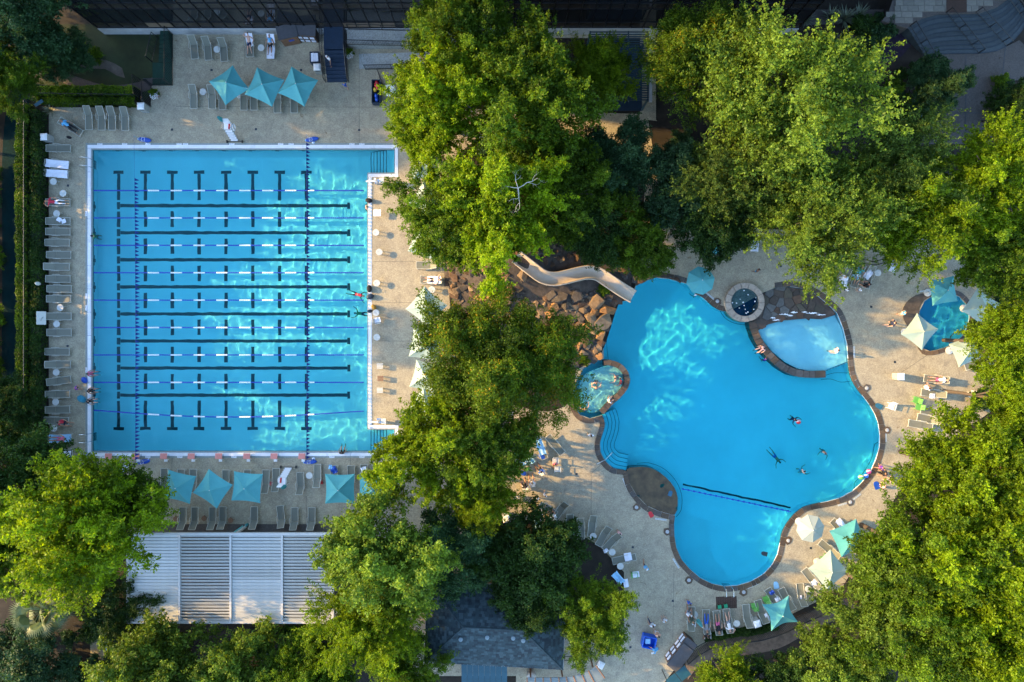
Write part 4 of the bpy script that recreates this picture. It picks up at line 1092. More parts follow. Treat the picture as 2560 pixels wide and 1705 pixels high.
T_IN = [
    # left side
    (222, 1325, 180, 12.5, 'lime', 'big bright lime green tree beside the lap pool corner', 0),
    (300, 1250, 95, 8.5, 'mid', 'small green tree between big lime tree and lifeguard chair', 0),
    (52, 45, 130, 9.0, 'dark', 'dark green tree overhanging the top of the jogging track', 1),
    (15, 205, 85, 8.0, 'mid', 'green tree on the far side of the jogging track', 1),
    (150, 128, 75, 4.5, 'dark', 'low blue green bushy tree on the lawn by the brick path', 1),
    (20, 1010, 70, 6.5, 'dark', 'dark tree at the end of the jogging track', 0),
    (40, 1190, 125, 8.5, 'dark', 'dark green tree behind the big lime tree and hedge', 0),
    (20, 1390, 110, 9.0, 'mid', 'mid green tree between palm and dark hedge tree', 1),
    (60, 1668, 130, 6.0, 'dark', 'dull blue green tree beside the fan palm', 1),
    (300, 1520, 90, 4.5, 'dark', 'dark shrubby tree at the corner of the louvered pavilion', 0),
    # bottom
    (400, 1700, 145, 8.5, 'pale', 'pale leaved tree below the louvered pavilion beside garden path', 0),
    (610, 1722, 140, 8.0, 'pale', 'pale leaved tree below the middle of the louvered pavilion', 0),
    (775, 1690, 105, 7.0, 'mid', 'green tree below the far end of the louvered pavilion', 0),
    (960, 1390, 155, 11.5, 'pale', 'tall pale green tree at the corner of louvered pavilion and deck', 0),
    (925, 1540, 140, 10.5, 'brlime', 'light green tree between louvered pavilion and pool house', 0),
    (1120, 1375, 115, 8.0, 'dark', 'dark green tree north of the pool house roof', 1),
    (1015, 1660, 100, 7.0, 'mid', 'green tree at the west gable of the pool house', 1),
    (1330, 1400, 130, 8.0, 'dark', 'dense dark green tree over the north slope of the pool house', 0),
    (1320, 1500, 85, 6.5, 'dark', 'small dark tree hanging over the pool house ridge', 0),
    (1478, 1530, 110, 7.5, 'mid', 'round green tree between pool house and lagoon deck', 1),
    # lower centre
    (1212, 885, 160, 12.5, 'yel', 'tall green tree with yellowing leaves south of the rock outcrop', 0),
    (1320, 930, 150, 11.0, 'yel', 'green tree with yellowing leaves beside the small hot tub', 0),
    (1090, 1110, 150, 11.0, 'lime', 'lime green tree over the umbrellas at the lap pool end', 1),
    (1205, 1105, 122, 11.0, 'mid', 'green tree above the seated group beside the lap pool deck', 0),
    (1190, 1225, 95, 8.5, 'lime', 'low lime green tree south of the umbrella row', 0),
    # upper centre
    (1150, 85, 125, 13.0, 'mid', 'tall green tree reaching over the glass facade', 0),
    (1120, 225, 135, 13.0, 'lime', 'bright green tree beside the access ramp', 0),
    (1060, 330, 95, 10.5, 'lime', 'lime green tree at the corner of the lap pool', 1),
    (1330, 250, 170, 13.5, 'mid', 'broad green tree between ramp and pergola', 1),
    (1500, 190, 85, 8.5, 'lime', 'slim lime green tree in front of the teal pergola', 0),
    (1118, 530, 126, 11.5, 'mid', 'green tree over the umbrellas beside the lap pool', 0),
    (1250, 520, 165, 13.5, 'lime', 'big lime green tree above the head of the slide', 1),
    (1420, 480, 130, 10.0, 'mid', 'green tree on the rocks between slide and pergola', 0),
    (1530, 400, 105, 8.0, 'dark', 'dark tree by the tan path below the pergola', 1),
    (1480, 560, 95, 8.0, 'dark', 'dark green tree behind the slide bend', 0),
    (1598, 610, 88, 7.0, 'mid', 'green tree leaning over the end of the slide', 0),
    # upper right
    (1735, 150, 130, 11.0, 'yel', 'small leaved yellow green tree right of the teal pergola', 0),
    (1960, 270, 230, 15.0, 'feather', 'huge feathery pale green tree below the raised walk', 0),
    (1840, 430, 140, 11.0, 'feather', 'feathery sage green tree beside the huge pale tree', 1),
    (1690, 460, 110, 8.5, 'dark', 'dark green tree beside the tan path right of the rocks', 1),
    (1790, 560, 100, 8.0, 'dark', 'dark round tree over the teal umbrella by the lagoon', 0),
    (2060, 560, 170, 12.5, 'feather', 'pale feathery tree hanging over the lagoon deck loungers', 0),
    (2240, 430, 130, 12.0, 'feather', 'sage feathery tree below the dark plaza shrub', 1),
    (2330, 550, 135, 12.5, 'brlime', 'bright yellow green tree above the splash pool', 0),
    (2500, 440, 140, 13.0, 'brlime', 'bright lime tree at the plaza edge right of the curved steps', 0),
    (2500, 610, 125, 11.0, 'mid', 'green tree behind the splash pool umbrellas', 0),
    (2345, 210, 72, 6.0, 'dark', 'round blue green tree standing on the lower plaza', 1),
    (2530, 270, 60, 5.0, 'dark', 'dark shrub tree beside the plaza flower bed', 0),
    (2250, 310, 60, 5.5, 'dark', 'dark tree in the shade between plaza tree and feathery trees', 0),
    # right
    (2545, 850, 105, 11.0, 'lime', 'bright lime green tree beside the splash pool umbrellas', 0),
    (2545, 1000, 100, 11.0, 'lime', 'lime green tree behind the sunlit loungers', 1),
    (2415, 1175, 150, 12.0, 'lime', 'tall green tree over the loungers east of the lagoon', 0),
    (2530, 1190, 130, 13.0, 'brlime', 'lime tree behind the tall green tree east of the lagoon', 0),
    (2300, 1390, 150, 12.0, 'mid', 'green tree behind the white octagonal umbrella', 0),
    (2200, 1490, 118, 10.0, 'pale', 'light green tree over the cream umbrella south of the lagoon', 0),
    (2440, 1420, 165, 13.5, 'lime', 'broad green tree in the wood south east of the lagoon', 1),
    (2300, 1570, 150, 12.0, 'mid', 'green tree behind the curving picket fence end', 0),
    (2480, 1620, 150, 13.0, 'lime', 'light green tree in the wood beyond the picket fence', 1),
    (2105, 1668, 108, 8.0, 'pale', 'pale green tree below the star shaped teal umbrella', 0),
    (1965, 1715, 90, 6.5, 'dark', 'dark low tree between the two pale trees below the fence', 0),
    (1825, 1715, 95, 7.0, 'brlime', 'light green tree below the towel hut and fence', 0),
]
LEAN = {(15, 205): (-8, 214), (20, 1010): (24, 1030), (40, 1190): (52, 1190), (20, 1390): (60, 1390)}
for (x, y, r, h, k, lab, v) in T_IN:
    tree(x, y, r, h, k, lab, var=v, base=LEAN.get((x, y)))
# trees beyond the left edge of the picture whose shade lies on the lap pool
OUT = [(-310, -160, 150, 20), (-300, 20, 130, 19), (-300, 160, 80, 17), (-310, 330, 110, 12.2), (-300, 450, 100, 12.2), (-320, 620, 80, 19), (-300, 765, 95, 15.2), (-310, 945, 100, 19), (-310, 1085, 110, 18), (-500, 960, 140, 20),
       (-320, 1230, 110, 12)] + [(-85 - 25 * (k % 2), -60 + 120 * k, 105, 8.0) for k in range(11)]
for i, (x, y, r, h) in enumerate(OUT):
    tree(x, y, r, h, ('mid', 'dark', 'lime')[i % 3], 'tall tree beyond the jogging track west of the lap pool', var=i, ground=True)

# bare bleached branches in the big central tree
dead = thing('dead_branches', 'bleached bare branches poking out of the lime tree above the slide', 'branches', W(1295, 470, 12.4))
rgd = random.Random(5)
def fork(p, a, ln, r, n, el=0.1):
    pts = [p]; rad = [r]
    for q in range(4):
        a += rgd.uniform(-.45, .45); pts.append(pts[-1] + Vector((ln / 4 * math.cos(a), ln / 4 * math.sin(a), ln / 4 * rgd.uniform(-.2, .5)))); rad.append(r * (1 - 0.2 * (q + 1)))
    ob('branch', MB().tube(pts, rad, 5).mesh('branch', M_DEADW), dead)
    if n > 0:
        for k in (2, 3, 4):
            fork(pts[k], a + rgd.choice((-1, 1)) * rgd.uniform(.5, 1.2), ln * rgd.uniform(.4, .65), rad[k] * .8, n - 1)
for k in range(4): fork(Vector((0, 0, 0)), k * 1.6 + rgd.uniform(-.4, .4), rgd.uniform(0.9, 1.5), 0.032, 2)
ob('branch', MB().tube([(0, 0, -7), (0, 0, -3), (0, 0, 0.03)], [0.16, 0.09, 0.03], 6).mesh('branch', M_DEADW), dead)

# ---- clipped hedges
def hedge(name, label, pts, w, h, m, dens=520, leaf=0.075, seed=0):
    """leafy box hedge along a px polyline"""
    rg = np.random.default_rng(seed)
    P3 = [W(*p) for p in pts]
    o3 = P3[0]
    t = thing(name, label, 'hedge', o3)
    Ps, Ns = [], []
    core = MB()
    for a, b in zip(P3[:-1], P3[1:]):
        d = b - a; L_ = d.length; u = np.array(d / L_); v = np.array((-u[1], u[0], 0))
        n = int(dens * L_)
        s = rg.uniform(0, L_, n); c = rg.uniform(-1, 1, n); zz = rg.uniform(0, 1, n)
        side = rg.random(n) < 0.35
        lump = 0.08 * np.sin(s * 2.1 + seed) + 0.06 * np.sin(s * 5.3 + 1.3)
        off = np.where(side, np.sign(c) * (w / 2 + lump * 0.6), c * w / 2)
        z = np.where(side, zz * h, h * (1 + 0.0 * zz) + lump + rg.normal(0, 0.05, n) - 0.15 * np.abs(c) ** 4)
        p = np.array(a - o3)[None] + s[:, None] * u[None] + off[:, None] * v[None]
        p[:, 2] = np.maximum(0.02, z) + rg.normal(0, 0.04, n) * 0.5
        Ps.append(p); nn = rg.normal(size=(n, 3)) * 0.6; nn[:, 2] += 0.6; Ns.append(nn)
        m_ = (a + b) / 2 - o3
        core.box((m_.x, m_.y, (h - 0.12) / 2), (L_, w * 0.8, h - 0.12), rz=math.atan2(d.y, d.x))
    P = np.concatenate(Ps); Nn = np.concatenate(Ns)
    pat = 0.5 + 0.22 * np.sin(P[:, 0] * 0.9 + P[:, 1] * 1.3) + 0.15 * np.sin(P[:, 1] * 3.1)
    ob('foliage', leaf_mesh('foliage', P, Nn, leaf, np.clip(rg.normal(pat, 0.2), 0, 1), m, 0.6, seed), t)
    ob('twigs', core.mesh('twigs', mat('hedge_core', (0.010, 0.016, 0.005), 0.95, 0.4, 4)), t)
hedge('clipped_hedge', 'long bright green hedge between jogging track and black fence', [(77, 268), (73, 420), (76, 700), (74, 1190)], 0.85, 1.15, L_HEDGE, 560, seed=1)
hedge('clipped_hedge', 'long dark hedge between black fence and the lounger row', [(108, 285), (106, 700), (107, 1190)], 0.8, 1.0, L_DARK, 560, seed=2)
hedge('clipped_hedge', 'bright hedge beside the brick path behind the black fence', [(100, 238), (200, 236), (352, 237)], 0.75, 1.1, L_HEDGE, 560, seed=3)
hedge('clipped_hedge', 'darker hedge behind the corner loungers', [(110, 259), (350, 260)], 0.5, 0.9, L_MID, 560, seed=4)
hedge('clipped_hedge', 'low green hedge strip behind the lagoon loungers', [(1760, 1592), (1830, 1580), (1900, 1572), (1940, 1560)], 0.55, 0.4, L_DARK, 700, seed=5)

# ---- low shrubs (shared leafy domes)
SH = [crown('foliage', 90 + i, m_, 36, 10, 16, 0.075, (0.2, 0.4), 0.4, 0.09, low=-0.1) for i, m_ in enumerate((L_MID, L_DARK, L_BLUE))]
stem = MB().tube([(0, 0, -0.02), (0, 0, 0.7)], [0.05, 0.02], 5).mesh('stem', M_BARK)
def shrub(px, py, r, k, label, group='garden shrubs', cat='shrub'):
    t = thing('leafy_shrub', label, cat, W(px, py), random.uniform(0, 6), group)
    ob('stem', stem, t, scale=(1, 1, r)); ob('foliage', SH[k], t, (0, 0, r * 0.45), scale=(r, r, r * 0.7))
shrub(1498, 728, 0.75, 0, 'round green shrub growing below the bend of the slide')
shrub(1408, 722, 0.4, 0, 'small green shrub in the rocks under the slide')
for (x_, y_, r_) in ((1330, 720, .5), (1356, 745, .6), (1300, 770, .6), (1418, 800, .5), (1440, 850, .5), (1380, 830, .6), (1462, 900, .45), (1375, 640, .6), (1440, 645, .5), (1330, 790, .6)): shrub(x_, y_, r_, 0, 'small green shrub sprouting between the boulders')
rgs = random.Random(3)
for (x0, y0, x1, y1, n, lab) in [(1160, 380, 1560, 640, 26, 'dark shrub in the bed under the central trees'), (1640, 310, 1980, 560, 22, 'dark shrub in the bed under the feathery trees'), (60, 1440, 310, 1700, 16, 'dark shrub in the bed around the fan palm'),
                                 (840, 1360, 1060, 1700, 12, 'dark shrub between louvered pavilion and pool house'), (330, 1565, 840, 1700, 16, 'dark shrub below the louvered pavilion'), (1760, 1650, 2200, 1705, 12, 'dark shrub below the picket fence'),
                                 (2250, 1180, 2560, 1700, 26, 'dark shrub under the wood east of the lagoon'), (80, 70, 250, 170, 9, 'dark shrub at the edge of the lawn'), (2170, 170, 2330, 320, 9, 'dark shrub beside the lower plaza'),
                                 (2490, 210, 2560, 330, 6, 'dark shrub behind the purple flowers'), (2440, 650, 2560, 1150, 14, 'dark shrub behind the splash pool'), (1170, 1310, 1430, 1440, 10, 'dark shrub north of the pool house'), (2030, 70, 2230, 150, 8, 'dark shrub beside the raised walk'), (1140, 100, 1450, 270, 12, 'dark shrub below the glass facade'), (-28, 260, 2, 1150, 34, 'dark shrub beyond the jogging track')]:
    for _ in range(n):
        shrub(rgs.uniform(x0, x1), rgs.uniform(y0, y1), rgs.uniform(0.5, 1.1), rgs.choice((1, 1, 2, 0)), lab)
# ---- fan palm and spiky plants
def frond_fan(name, m, n=16, L_=1.0, spread=2.2):
    mb = MB()
    for k in range(n):
        a = -spread / 2 + spread * k / (n - 1)
        l = L_ * (0.75 + 0.25 * math.cos(a))
        d = Vector((math.sin(a), math.cos(a), 0)); s = Vector((math.cos(a), -math.sin(a), 0)) * 0.045 * L_
        o_ = Vector((0, 0.7, 0))
        mid = o_ + d * l * 0.55 + Vector((0, 0, 0.03)); e = o_ + d * l + Vector((0, 0, -0.16 * L_))
        mb.add([o_, mid - s, e, mid + s], [(0, 1, 2, 3)])
    mb.tube([(0, 0, 0), (0, 0.7, 0.0)], [0.025, 0.015], 4)
    return mb.mesh(name, m)
L_PALM = mat('palm_leaf', (0.13, 0.17, 0.055), 0.45, 0.25, 3, rnd=0.25, transl=0.25)
pm = frond_fan('frond', L_PALM)
pal = thing('fan_palm', 'fan palm with spreading pale green fronds beside the big lime tree', 'palm', W(100, 1530, 4.2) - Vector((0, 0, 4.2)))
ob('trunk', MB().tube([(0, 0, -0.02), (0.05, 0, 2.2), (0, 0, 4.2)], [0.2, 0.16, 0.14], 8).mesh('trunk', M_BARK), pal)
for k in range(30):
    a = k * 2.399; el = R(60 - 95 * (k / 29))
    ob('frond', pm, pal, (0, 0, 4.15), (el, random.uniform(-.3, .3), a), [1.15 + 0.35 * (k / 29)] * 3)
bl_ = MB().add([(-0.03, 0, 0), (0.03, 0, 0), (0.045, 0.5, 0.28), (-0.045, 0.5, 0.28), (0, 1.05, 0.38)], [(0, 1, 2, 3), (3, 2, 4)]).mesh('blade', mat('yucca_leaf', (0.12, 0.145, 0.085), 0.5, 0.2, 3, rnd=0.2))
for i, (x, y, s) in enumerate([(2072, 45, 1.1), (2108, 50, 1.2), (2142, 42, 1.1), (2012, 52, 0.9), (1688, 235, 1.4), (130, 278, 0.8), (1890, 1300, 0)]):
    if not s: continue
    t = thing('spiky_plant', ['spiky grey green plant nearest the feathery tree on the raised walk', 'middle spiky plant of three beside the raised walk', 'spiky plant of three closest to the stone walk', 'faint dark spiky plant against the raised walk wall', 'dark spiky plant at the foot of the yellow green tree', 'spiky plant in the hedge corner behind the lone sunbather'][i], 'plant', W(x, y), random.uniform(0, 6))
    for k in range(34):
        ob('blade', bl_, t, (0, 0, 0.05), (R(random.uniform(-10, 55)), 0, k * 2.399), [s * random.uniform(0.75, 1.1)] * 3)
# potted flowers
pot = MB().lathe([(0.18, 0), (0.28, 0.4), (0.30, 0.42), (0.25, 0.42), (0.02, 0.38)], 12).mesh('pot', mat('terracotta', (0.25, 0.12, 0.07), 0.8, 0.2, 5))
flo = MB()
for k in range(40):
    a, r = k * 2.399, 0.36 * math.sqrt(k / 40)
    flo.box((r * math.cos(a), r * math.sin(a), 0.62 - r * 0.5 + random.uniform(-.03, .03)), (0.06, 0.06, 0.03), rz=a)
flm = flo.mesh('petals', M_WHITE)
for (x, y, lab) in ((393, 238, 'pot of white flowers and greenery beside the green stair fence'), (876, 138, 'pot of pale flowers and greenery beside the navy steps')):
    t = thing('flower_pot', lab, 'flower pot', W(x, y))
    ob('pot', pot, t); ob('foliage', SH[0], t, (0, 0.05, 0.5), scale=(0.38, 0.38, 0.3)); tag(ob('petals', flm, t, (0, -0.18, 0.06)), kind='stuff')
pf = MB()
for k in range(120): pf.box((random.uniform(-.55, .55), random.uniform(-1.7, 1.7), random.uniform(0.1, 0.3)), (0.07, 0.07, 0.03), rz=k)
tag(ob('flower_border', pf.mesh('flower_border', mat('magenta_petals', (0.30, 0.02, 0.22), 0.8, 0.3, 5)), loc=W(2500, 250), rot=(0, 0, R(-12))), 'magenta flowers scattered in the dark bed by the lower plaza', 'flowers', kind='stuff')

# ---- rock outcrop
SLIDE_CL = [(1290, 642), (1300, 650), (1328, 672), (1356, 692), (1384.5, 698.5), (1412.5, 694), (1440.6, 687), (1468.6, 682), (1494, 686), (1522, 704), (1550, 723), (1582, 742)]
def rock_mesh(seed, facets=26):
    """split sandstone block: few big planes, sharp arrises"""
    rg = np.random.default_rng(seed)
    import bmesh
    bm = bmesh.new()
    for _ in range(facets):
        v = rg.uniform(-1, 1, 3); m_ = np.max(np.abs(v)) ** 0.75
        v = v / m_ * rg.uniform(0.7, 0.95); v[2] *= 0.75
        bm.verts.new(v)
    bmesh.ops.convex_hull(bm, input=bm.verts)
    bmesh.ops.delete(bm, geom=[v for v in bm.verts if not v.link_faces], context='VERTS')
    bmesh.ops.bevel(bm, geom=list(bm.edges), offset=0.03, segments=1, affect='EDGES')
    me = D.meshes.new('rock'); bm.to_mesh(me); bm.free()
    me.materials.append(M_ROCK[0])
    return me
RK = [rock_mesh(s, 11 + 2 * (s % 4)) for s in range(8)]
def mound_h(x, y):
    """rock bed height in metres over px position"""
    g = lambda cx, cy, sx, sy, h: h * math.exp(-((x - cx) / sx) ** 2 - ((y - cy) / sy) ** 2)
    return 0.03 + g(1270, 650, 110, 85, 2.1) + g(1400, 690, 130, 90, 0.85) + g(1440, 800, 90, 80, 0.5) + g(1300, 560, 150, 80, 0.8)
mb = MB(); nx_, ny_ = 46, 40
idx = {}
REG = [(1120, 560), (1200, 490), (1400, 500), (1540, 590), (1588, 690), (1570, 748), (1536, 768), (1518, 795), (1520, 822), (1505, 838), (1500, 890), (1480, 905), (1440, 915), (1330, 900), (1180, 820), (1110, 700)]
for j in range(ny_ + 1):
    for i in range(nx_ + 1):
        x, y = 1100 + 500 * i / nx_, 480 + 450 * j / ny_
        h = mound_h(x, y); idx[i, j] = len(mb.v)
        p = W(x, y, h); mb.v.append((p.x, p.y, h + random.uniform(-.03, .05)))
for j in range(ny_):
    for i in range(nx_):
        x, y = 1100 + 500 * (i + .5) / nx_, 480 + 450 * (j + .5) / ny_
        if inside((x, y), REG): mb.f.append((idx[i, j], idx[i, j + 1], idx[i + 1, j + 1], idx[i + 1, j])); mb.m.append(0)
rb = tag(ob('rock_bed', mb.mesh('rock_bed', M_MOUND, True)), kind='structure')
rk = thing('rock_outcrop', 'tumbled orange and grey boulders between the slide and the lagoon', 'rocks', W(1400, 760))
def rock(x, y, r, mi, sx=1, sy=1, sz=0.7, rz=None, seat=0.25):
    h = mound_h(x, y)
    p = W(x, y, h + r * 0.3)
    ob('rock', random.choice(RK), rk, (p.x - rk.location.x, p.y - rk.location.y, h + r * sz * seat), (random.uniform(-.25, .25), random.uniform(-.25, .25), random.uniform(0, 6) if rz is None else rz), (r * sx, r * sy, r * sz), [M_ROCK[mi]])
for a in [(1243, 726, .75, 0, .7, 1.0, .9), (1276, 722, .8, 0, .75, 1.0, 1.0), (1236, 757, .55, 0), (1268, 755, .5, 1, .6, 1.2), (1222, 742, .6, 0, 1.1, .5), (1262, 702, .5, 1), (1305, 690, .6, 1), (1200, 745, .5, 0), (1205, 790, .45, 0), (1282, 598, .6, 0, 1, 1.2),
          (1480, 800, .8, 1, .6, 1.1, .8), (1505, 805, .95, 1, .9, 1.0, .9), (1462, 812, .7, 0, 1.2, .6), (1440, 817, .5, 0, 1.3, .5), (1518, 775, .7, 0, 1.3, .7), (1490, 755, .75, 1), (1484, 780, .4, 0), (1503, 838, .55, 0, .9, .8), (1465, 850, .6, 3, 1.3, .6), (1448, 865, .45, 0, 1.4, .5),
          (1436, 890, .4, 1, .7, 1.2), (1460, 885, .55, 1), (1500, 890, .4, 0), (1384, 770, .6, 0, .9, .9), (1400, 745, .7, 2), (1420, 770, .6, 2), (1440, 740, .6, 2), (1522, 742, .45, 2), (1585, 700, .35, 2), (1606, 700, .45, 3), (1626, 693, .4, 1), (1660, 690, .5, 2, 1.4, .6), (1690, 697, .45, 3, 1.4, .6)]:
    rock(*a)
rgk = random.Random(9)
for _ in range(620):
    x, y = rgk.uniform(1120, 1570), rgk.uniform(560, 910)
    if inside((x, y), REG) and mound_h(x, y) > 0.0:
        # keep the flume clear
        if min(math.hypot(x - a_[0], y - a_[1]) for a_ in SLIDE_CL) < 33: continue
        rock(x, y, rgk.uniform(0.2, 0.46), rgk.choices((0, 1, 2, 3), (1, 2, 5, 5))[0], rgk.uniform(.7, 1.5), rgk.uniform(.7, 1.3), rgk.uniform(.35, .6))
# ---- water slide
cl = SLIDE_CL
zs = np.linspace(2.75, 0.22, len(cl))
path = resample([tuple(W(x, y, z)) for (x, y), z in zip(cl, zs)], 0.3)
prof = [(-0.58, 0.36), (-0.52, 0.40), (-0.46, 0.36), (-0.43, 0.12), (-0.28, 0.0), (0, -0.03), (0.28, 0.0), (0.43, 0.12), (0.46, 0.36), (0.52, 0.40), (0.58, 0.36), (0.56, 0.1), (0.34, -0.1), (-0.34, -0.1), (-0.56, 0.1)]
vs, fs = [], []
for i, p in enumerate(path):
    d = (path[min(i + 1, len(path) - 1)] - path[max(i - 1, 0)]); d.z = 0; d.normalize(); s = Vector((-d.y, d.x, 0))
    for a, b in prof: vs.append(p + s * a + Vector((0, 0, b)))
n = len(prof)
for i in range(len(path) - 1):
    for k in range(n): fs.append((i * n + k, (i + 1) * n + k, (i + 1) * n + (k + 1) % n, i * n + (k + 1) % n))
sl = thing('water_slide', 'beige fibreglass water slide curving down the rocks into the lagoon', 'slide', (0, 0, 0))
ob('flume', MB().add(vs, fs).mesh('flume', M_SLIDE, True), sl)
for f in (0.12, 0.4, 0.66, 0.9):
    p = at(path, f); ob('support_post', MB().tube([(p.x, p.y, -0.05), (p.x, p.y, p.z - 0.06)], 0.09, 8).mesh('support_post', M_SLIDE), sl)
ob('start_platform', MB().box((0, 0, 0), (1.5, 1.3, 0.12)).mesh('start_platform', M_WOOD), sl, W(1270, 626, 2.55))
for f in np.linspace(0.1, 0.95, 6):
    p = at(path, f); q = at(path, min(1, f + .01)); d = (q - p); d.z = 0; d.normalize()
    ob('joint_flange', MB().box((0, 0, 0), (0.03, 1.2, 0.05), rz=math.atan2(d.y, d.x)).mesh('joint_flange', M_SLIDE), sl, p - Vector((0, 0, 0.11)))
# path steps behind the slide start
sst = thing('slide_stairs', 'tan stone stairs climbing the rocks to the slide start', 'stairs', W(1318, 600))
for k in range(7):
    p = W(1326 - k * 6, 590 + k * 6, 0.6 + 0.24 * k)
    ob('step', MB().box((0, 0, -0.15), (1.3, 0.4, 0.5), rz=R(25)).mesh('step', M_ROCK[1]), sst, p - sst.location)

# ================================================================== POOL EQUIPMENT
# ---- lane ropes: runs of blue and white floats
def disc_run(L_, r, n=7):
    """a run of float discs on a line, along +X from 0"""
    k = max(2, int(L_ / 0.16)); pts = []; rr = []
    for i in range(k):
        a = L_ * i / k
        pts += [(a, 0, 0), (a + L_ / k * 0.15, 0, 0), (a + L_ / k * 0.85, 0, 0)]; rr += [r * 0.7, r, r]
    pts.append((L_, 0, 0)); rr.append(r * 0.7)
    return MB().tube(pts, rr, n)
RUNS = [(235, 370, 'b')]
x = 370
while x < 780:
    RUNS.append((x, min(x + 28.6, 787), 'w')); x += 28.6
    if x < 780: RUNS.append((x, min(x + 28.6, 787), 'b')); x += 28.6
RUNS.append((787, 910, 'b'))
run_cache = {}
for i, y in enumerate(RY):
    t = thing('lane_rope', '%s blue and white lane rope counted from the facade side of the lap pool' % ORD[i] if i < 8 else 'slack sagging lane rope next to the starting blocks', 'lane rope', W(235, y, WL) + Vector((0, 0, 0.02)), 0, 'lane ropes')
    for (a, b, c) in RUNS:
        yy = [y, y]
        if i == 8:
            sag = lambda q: 1025.5 + 16 * math.sin(PI * (q - 235) / 675) ** 1.0 + 2 * (q - 235) / 675
            yy = [sag(a), sag(b)]
        A, B = W(a, yy[0], WL), W(b, yy[1], WL)
        d = B - A; key = (round(d.length, 2), c)
        if key not in run_cache:
            run_cache[key] = disc_run(d.length - 0.01, 0.055 if c == 'b' else 0.07).mesh('float_run', M_FLOATB if c == 'b' else M_FLOATW, True)
        ob('float_run', run_cache[key], t, A - W(235, y, WL), (0, 0, math.atan2(d.y, d.x)))
# ---- backstroke flags on stanchions
def flags(pa, pb, first, label, z=2.0, sag=0.12):
    A, B = W(*pa, z), W(*pb, z)
    t = thing('flag_line', label, 'flag line', (0, 0, 0))
    f = lambda s: A.lerp(B, s) - Vector((0, 0, 4 * sag * s * (1 - s)))
    ob('cord', MB().tube([f(i / 30) for i in range(31)], 0.008, 4).mesh('cord', M_PENN), t)
    mb = MB(); L_ = (B - A).length; k = int(L_ / 0.30)
    for i in range(k):
        s = (i + 0.5) / k
        if s < first or s > 0.985: continue
        p = f(s); d = (B - A).normalized() * 0.13
        sw = random.uniform(0.10, 0.2)
        mb.add([p - d, p + d, p + Vector((sw + 0.06, 0, -0.28))], [(0, 1, 2)])
    tag(ob('pennants', mb.mesh('pennants', M_PENN), t), kind='stuff')
    for q in (A, B):
        ob('stanchion', MB().tube([(q.x, q.y, 0), (q.x, q.y, z + 0.03)], 0.025, 6).mesh('stanchion', M_STEEL), t)
        ob('base_plate', MB().lathe([(0.14, 0), (0.14, 0.02), (0.04, 0.04)], 10, (q.x, q.y, 0)).mesh('base_plate', M_STEEL), t)
flags((335, 340), (338, 1160), 0.13, 'line of navy backstroke pennants over the deep left end of the lap pool')
flags((765.5, 337), (766, 1158), 0.025, 'line of navy backstroke pennants over the sunlit end of the lap pool')
# ---- starting blocks
blk_top = MB().box((0, 0, 0.66), (0.56, 0.46, 0.05), rx=R(-8)).mesh('block_top', M_SALMON)
blk_ped = MB().box((0, -0.08, 0.32), (0.3, 0.26, 0.62), taper=0.8).mesh('pedestal', M_STEEL)
blk_step = MB().box((0, -0.42, 0.3), (0.28, 0.2, 0.03)).box((-0.11, -0.38, 0.15), (0.03, 0.03, 0.3)).box((0.11, -0.38, 0.15), (0.03, 0.03, 0.3)).mesh('mounting_step', M_WHITE)
for i, x in enumerate((271, 339.7, 409, 478, 546.6, 616.8, 685, 754.6)):
    t = thing('starting_block', '%s salmon topped starting block counted from the big lime tree' % ORD[i], 'starting block', W(x, 1138, 0.66) - Vector((0, 0, 0.66)), 0, 'starting blocks')
    t.location.y = W(0, 1137).y
    ob('block_top', blk_top, t); ob('pedestal', blk_ped, t); ob('mounting_step', blk_step, t)
    ob('grab_bar', MB().tube([(-0.22, 0.2, 0.55), (-0.22, 0.3, 0.5), (0.22, 0.3, 0.5), (0.22, 0.2, 0.55)], 0.015, 5).mesh('grab_bar', M_STEEL), t)
# ---- covered blue paddle boards by the flag poles
def float_board(x, y, ang, label):
    t = thing('rescue_board', label, 'board', W(x, y) + Vector((0, 0, 0.0)), R(ang))
    poly = []
    for k in range(25):
        s = -1 + 2 * k / 24; poly.append((s * 0.56, 0.19 * (1 - abs(s) ** 2.6) ** 0.6 + 0.001))
    full = poly + [(a, -b) for a, b in poly[::-1]]
    mb = MB()
    for (sc0, z0), (sc1, z1) in zip([(0.85, 0.0), (1, 0.06), (1, 0.1), (0.9, 0.15)], [(1, 0.06), (1, 0.1), (0.9, 0.15), (0.55, 0.17)]):
        n_ = len(full)
        mb.add([(p[0] * sc0, p[1] * sc0, z0) for p in full] + [(p[0] * sc1, p[1] * sc1, z1) for p in full], [(i, (i + 1) % n_, n_ + (i + 1) % n_, n_ + i) for i in range(n_)])
    mb.add([(p[0] * 0.55, p[1] * 0.55, 0.17) for p in full], [tuple(range(len(full)))])
    ob('hull', mb.mesh('hull', M_BLUE, True), t)
    fr = MB()
    for a, b in (((-.12, -.15), (.12, -.15)), ((.12, -.15), (.12, .15)), ((.12, .15), (-.12, .15)), ((-.12, .15), (-.12, -.15))):
        fr.tube([(a[0] - 0.1, a[1], 0.175), (b[0] - 0.1, b[1], 0.175)], 0.014, 5)
    ob('lashing', fr.mesh('lashing', M_WHITE), t)
    ob('nose_tag', MB().box((-0.5, 0, 0.12), (0.16, 0.16, 0.02)).mesh('nose_tag', M_TOWELB), t)
float_board(363, 350, -8, 'blue rescue board beside the left flag pole opposite the starting blocks')
float_board(781, 349, 10, 'blue rescue board beside the right flag pole opposite the starting blocks')
float_board(360, 1154, 10, 'blue rescue board beside the second starting block')
float_board(776, 1154, 3, 'blue rescue board beside the last starting block')
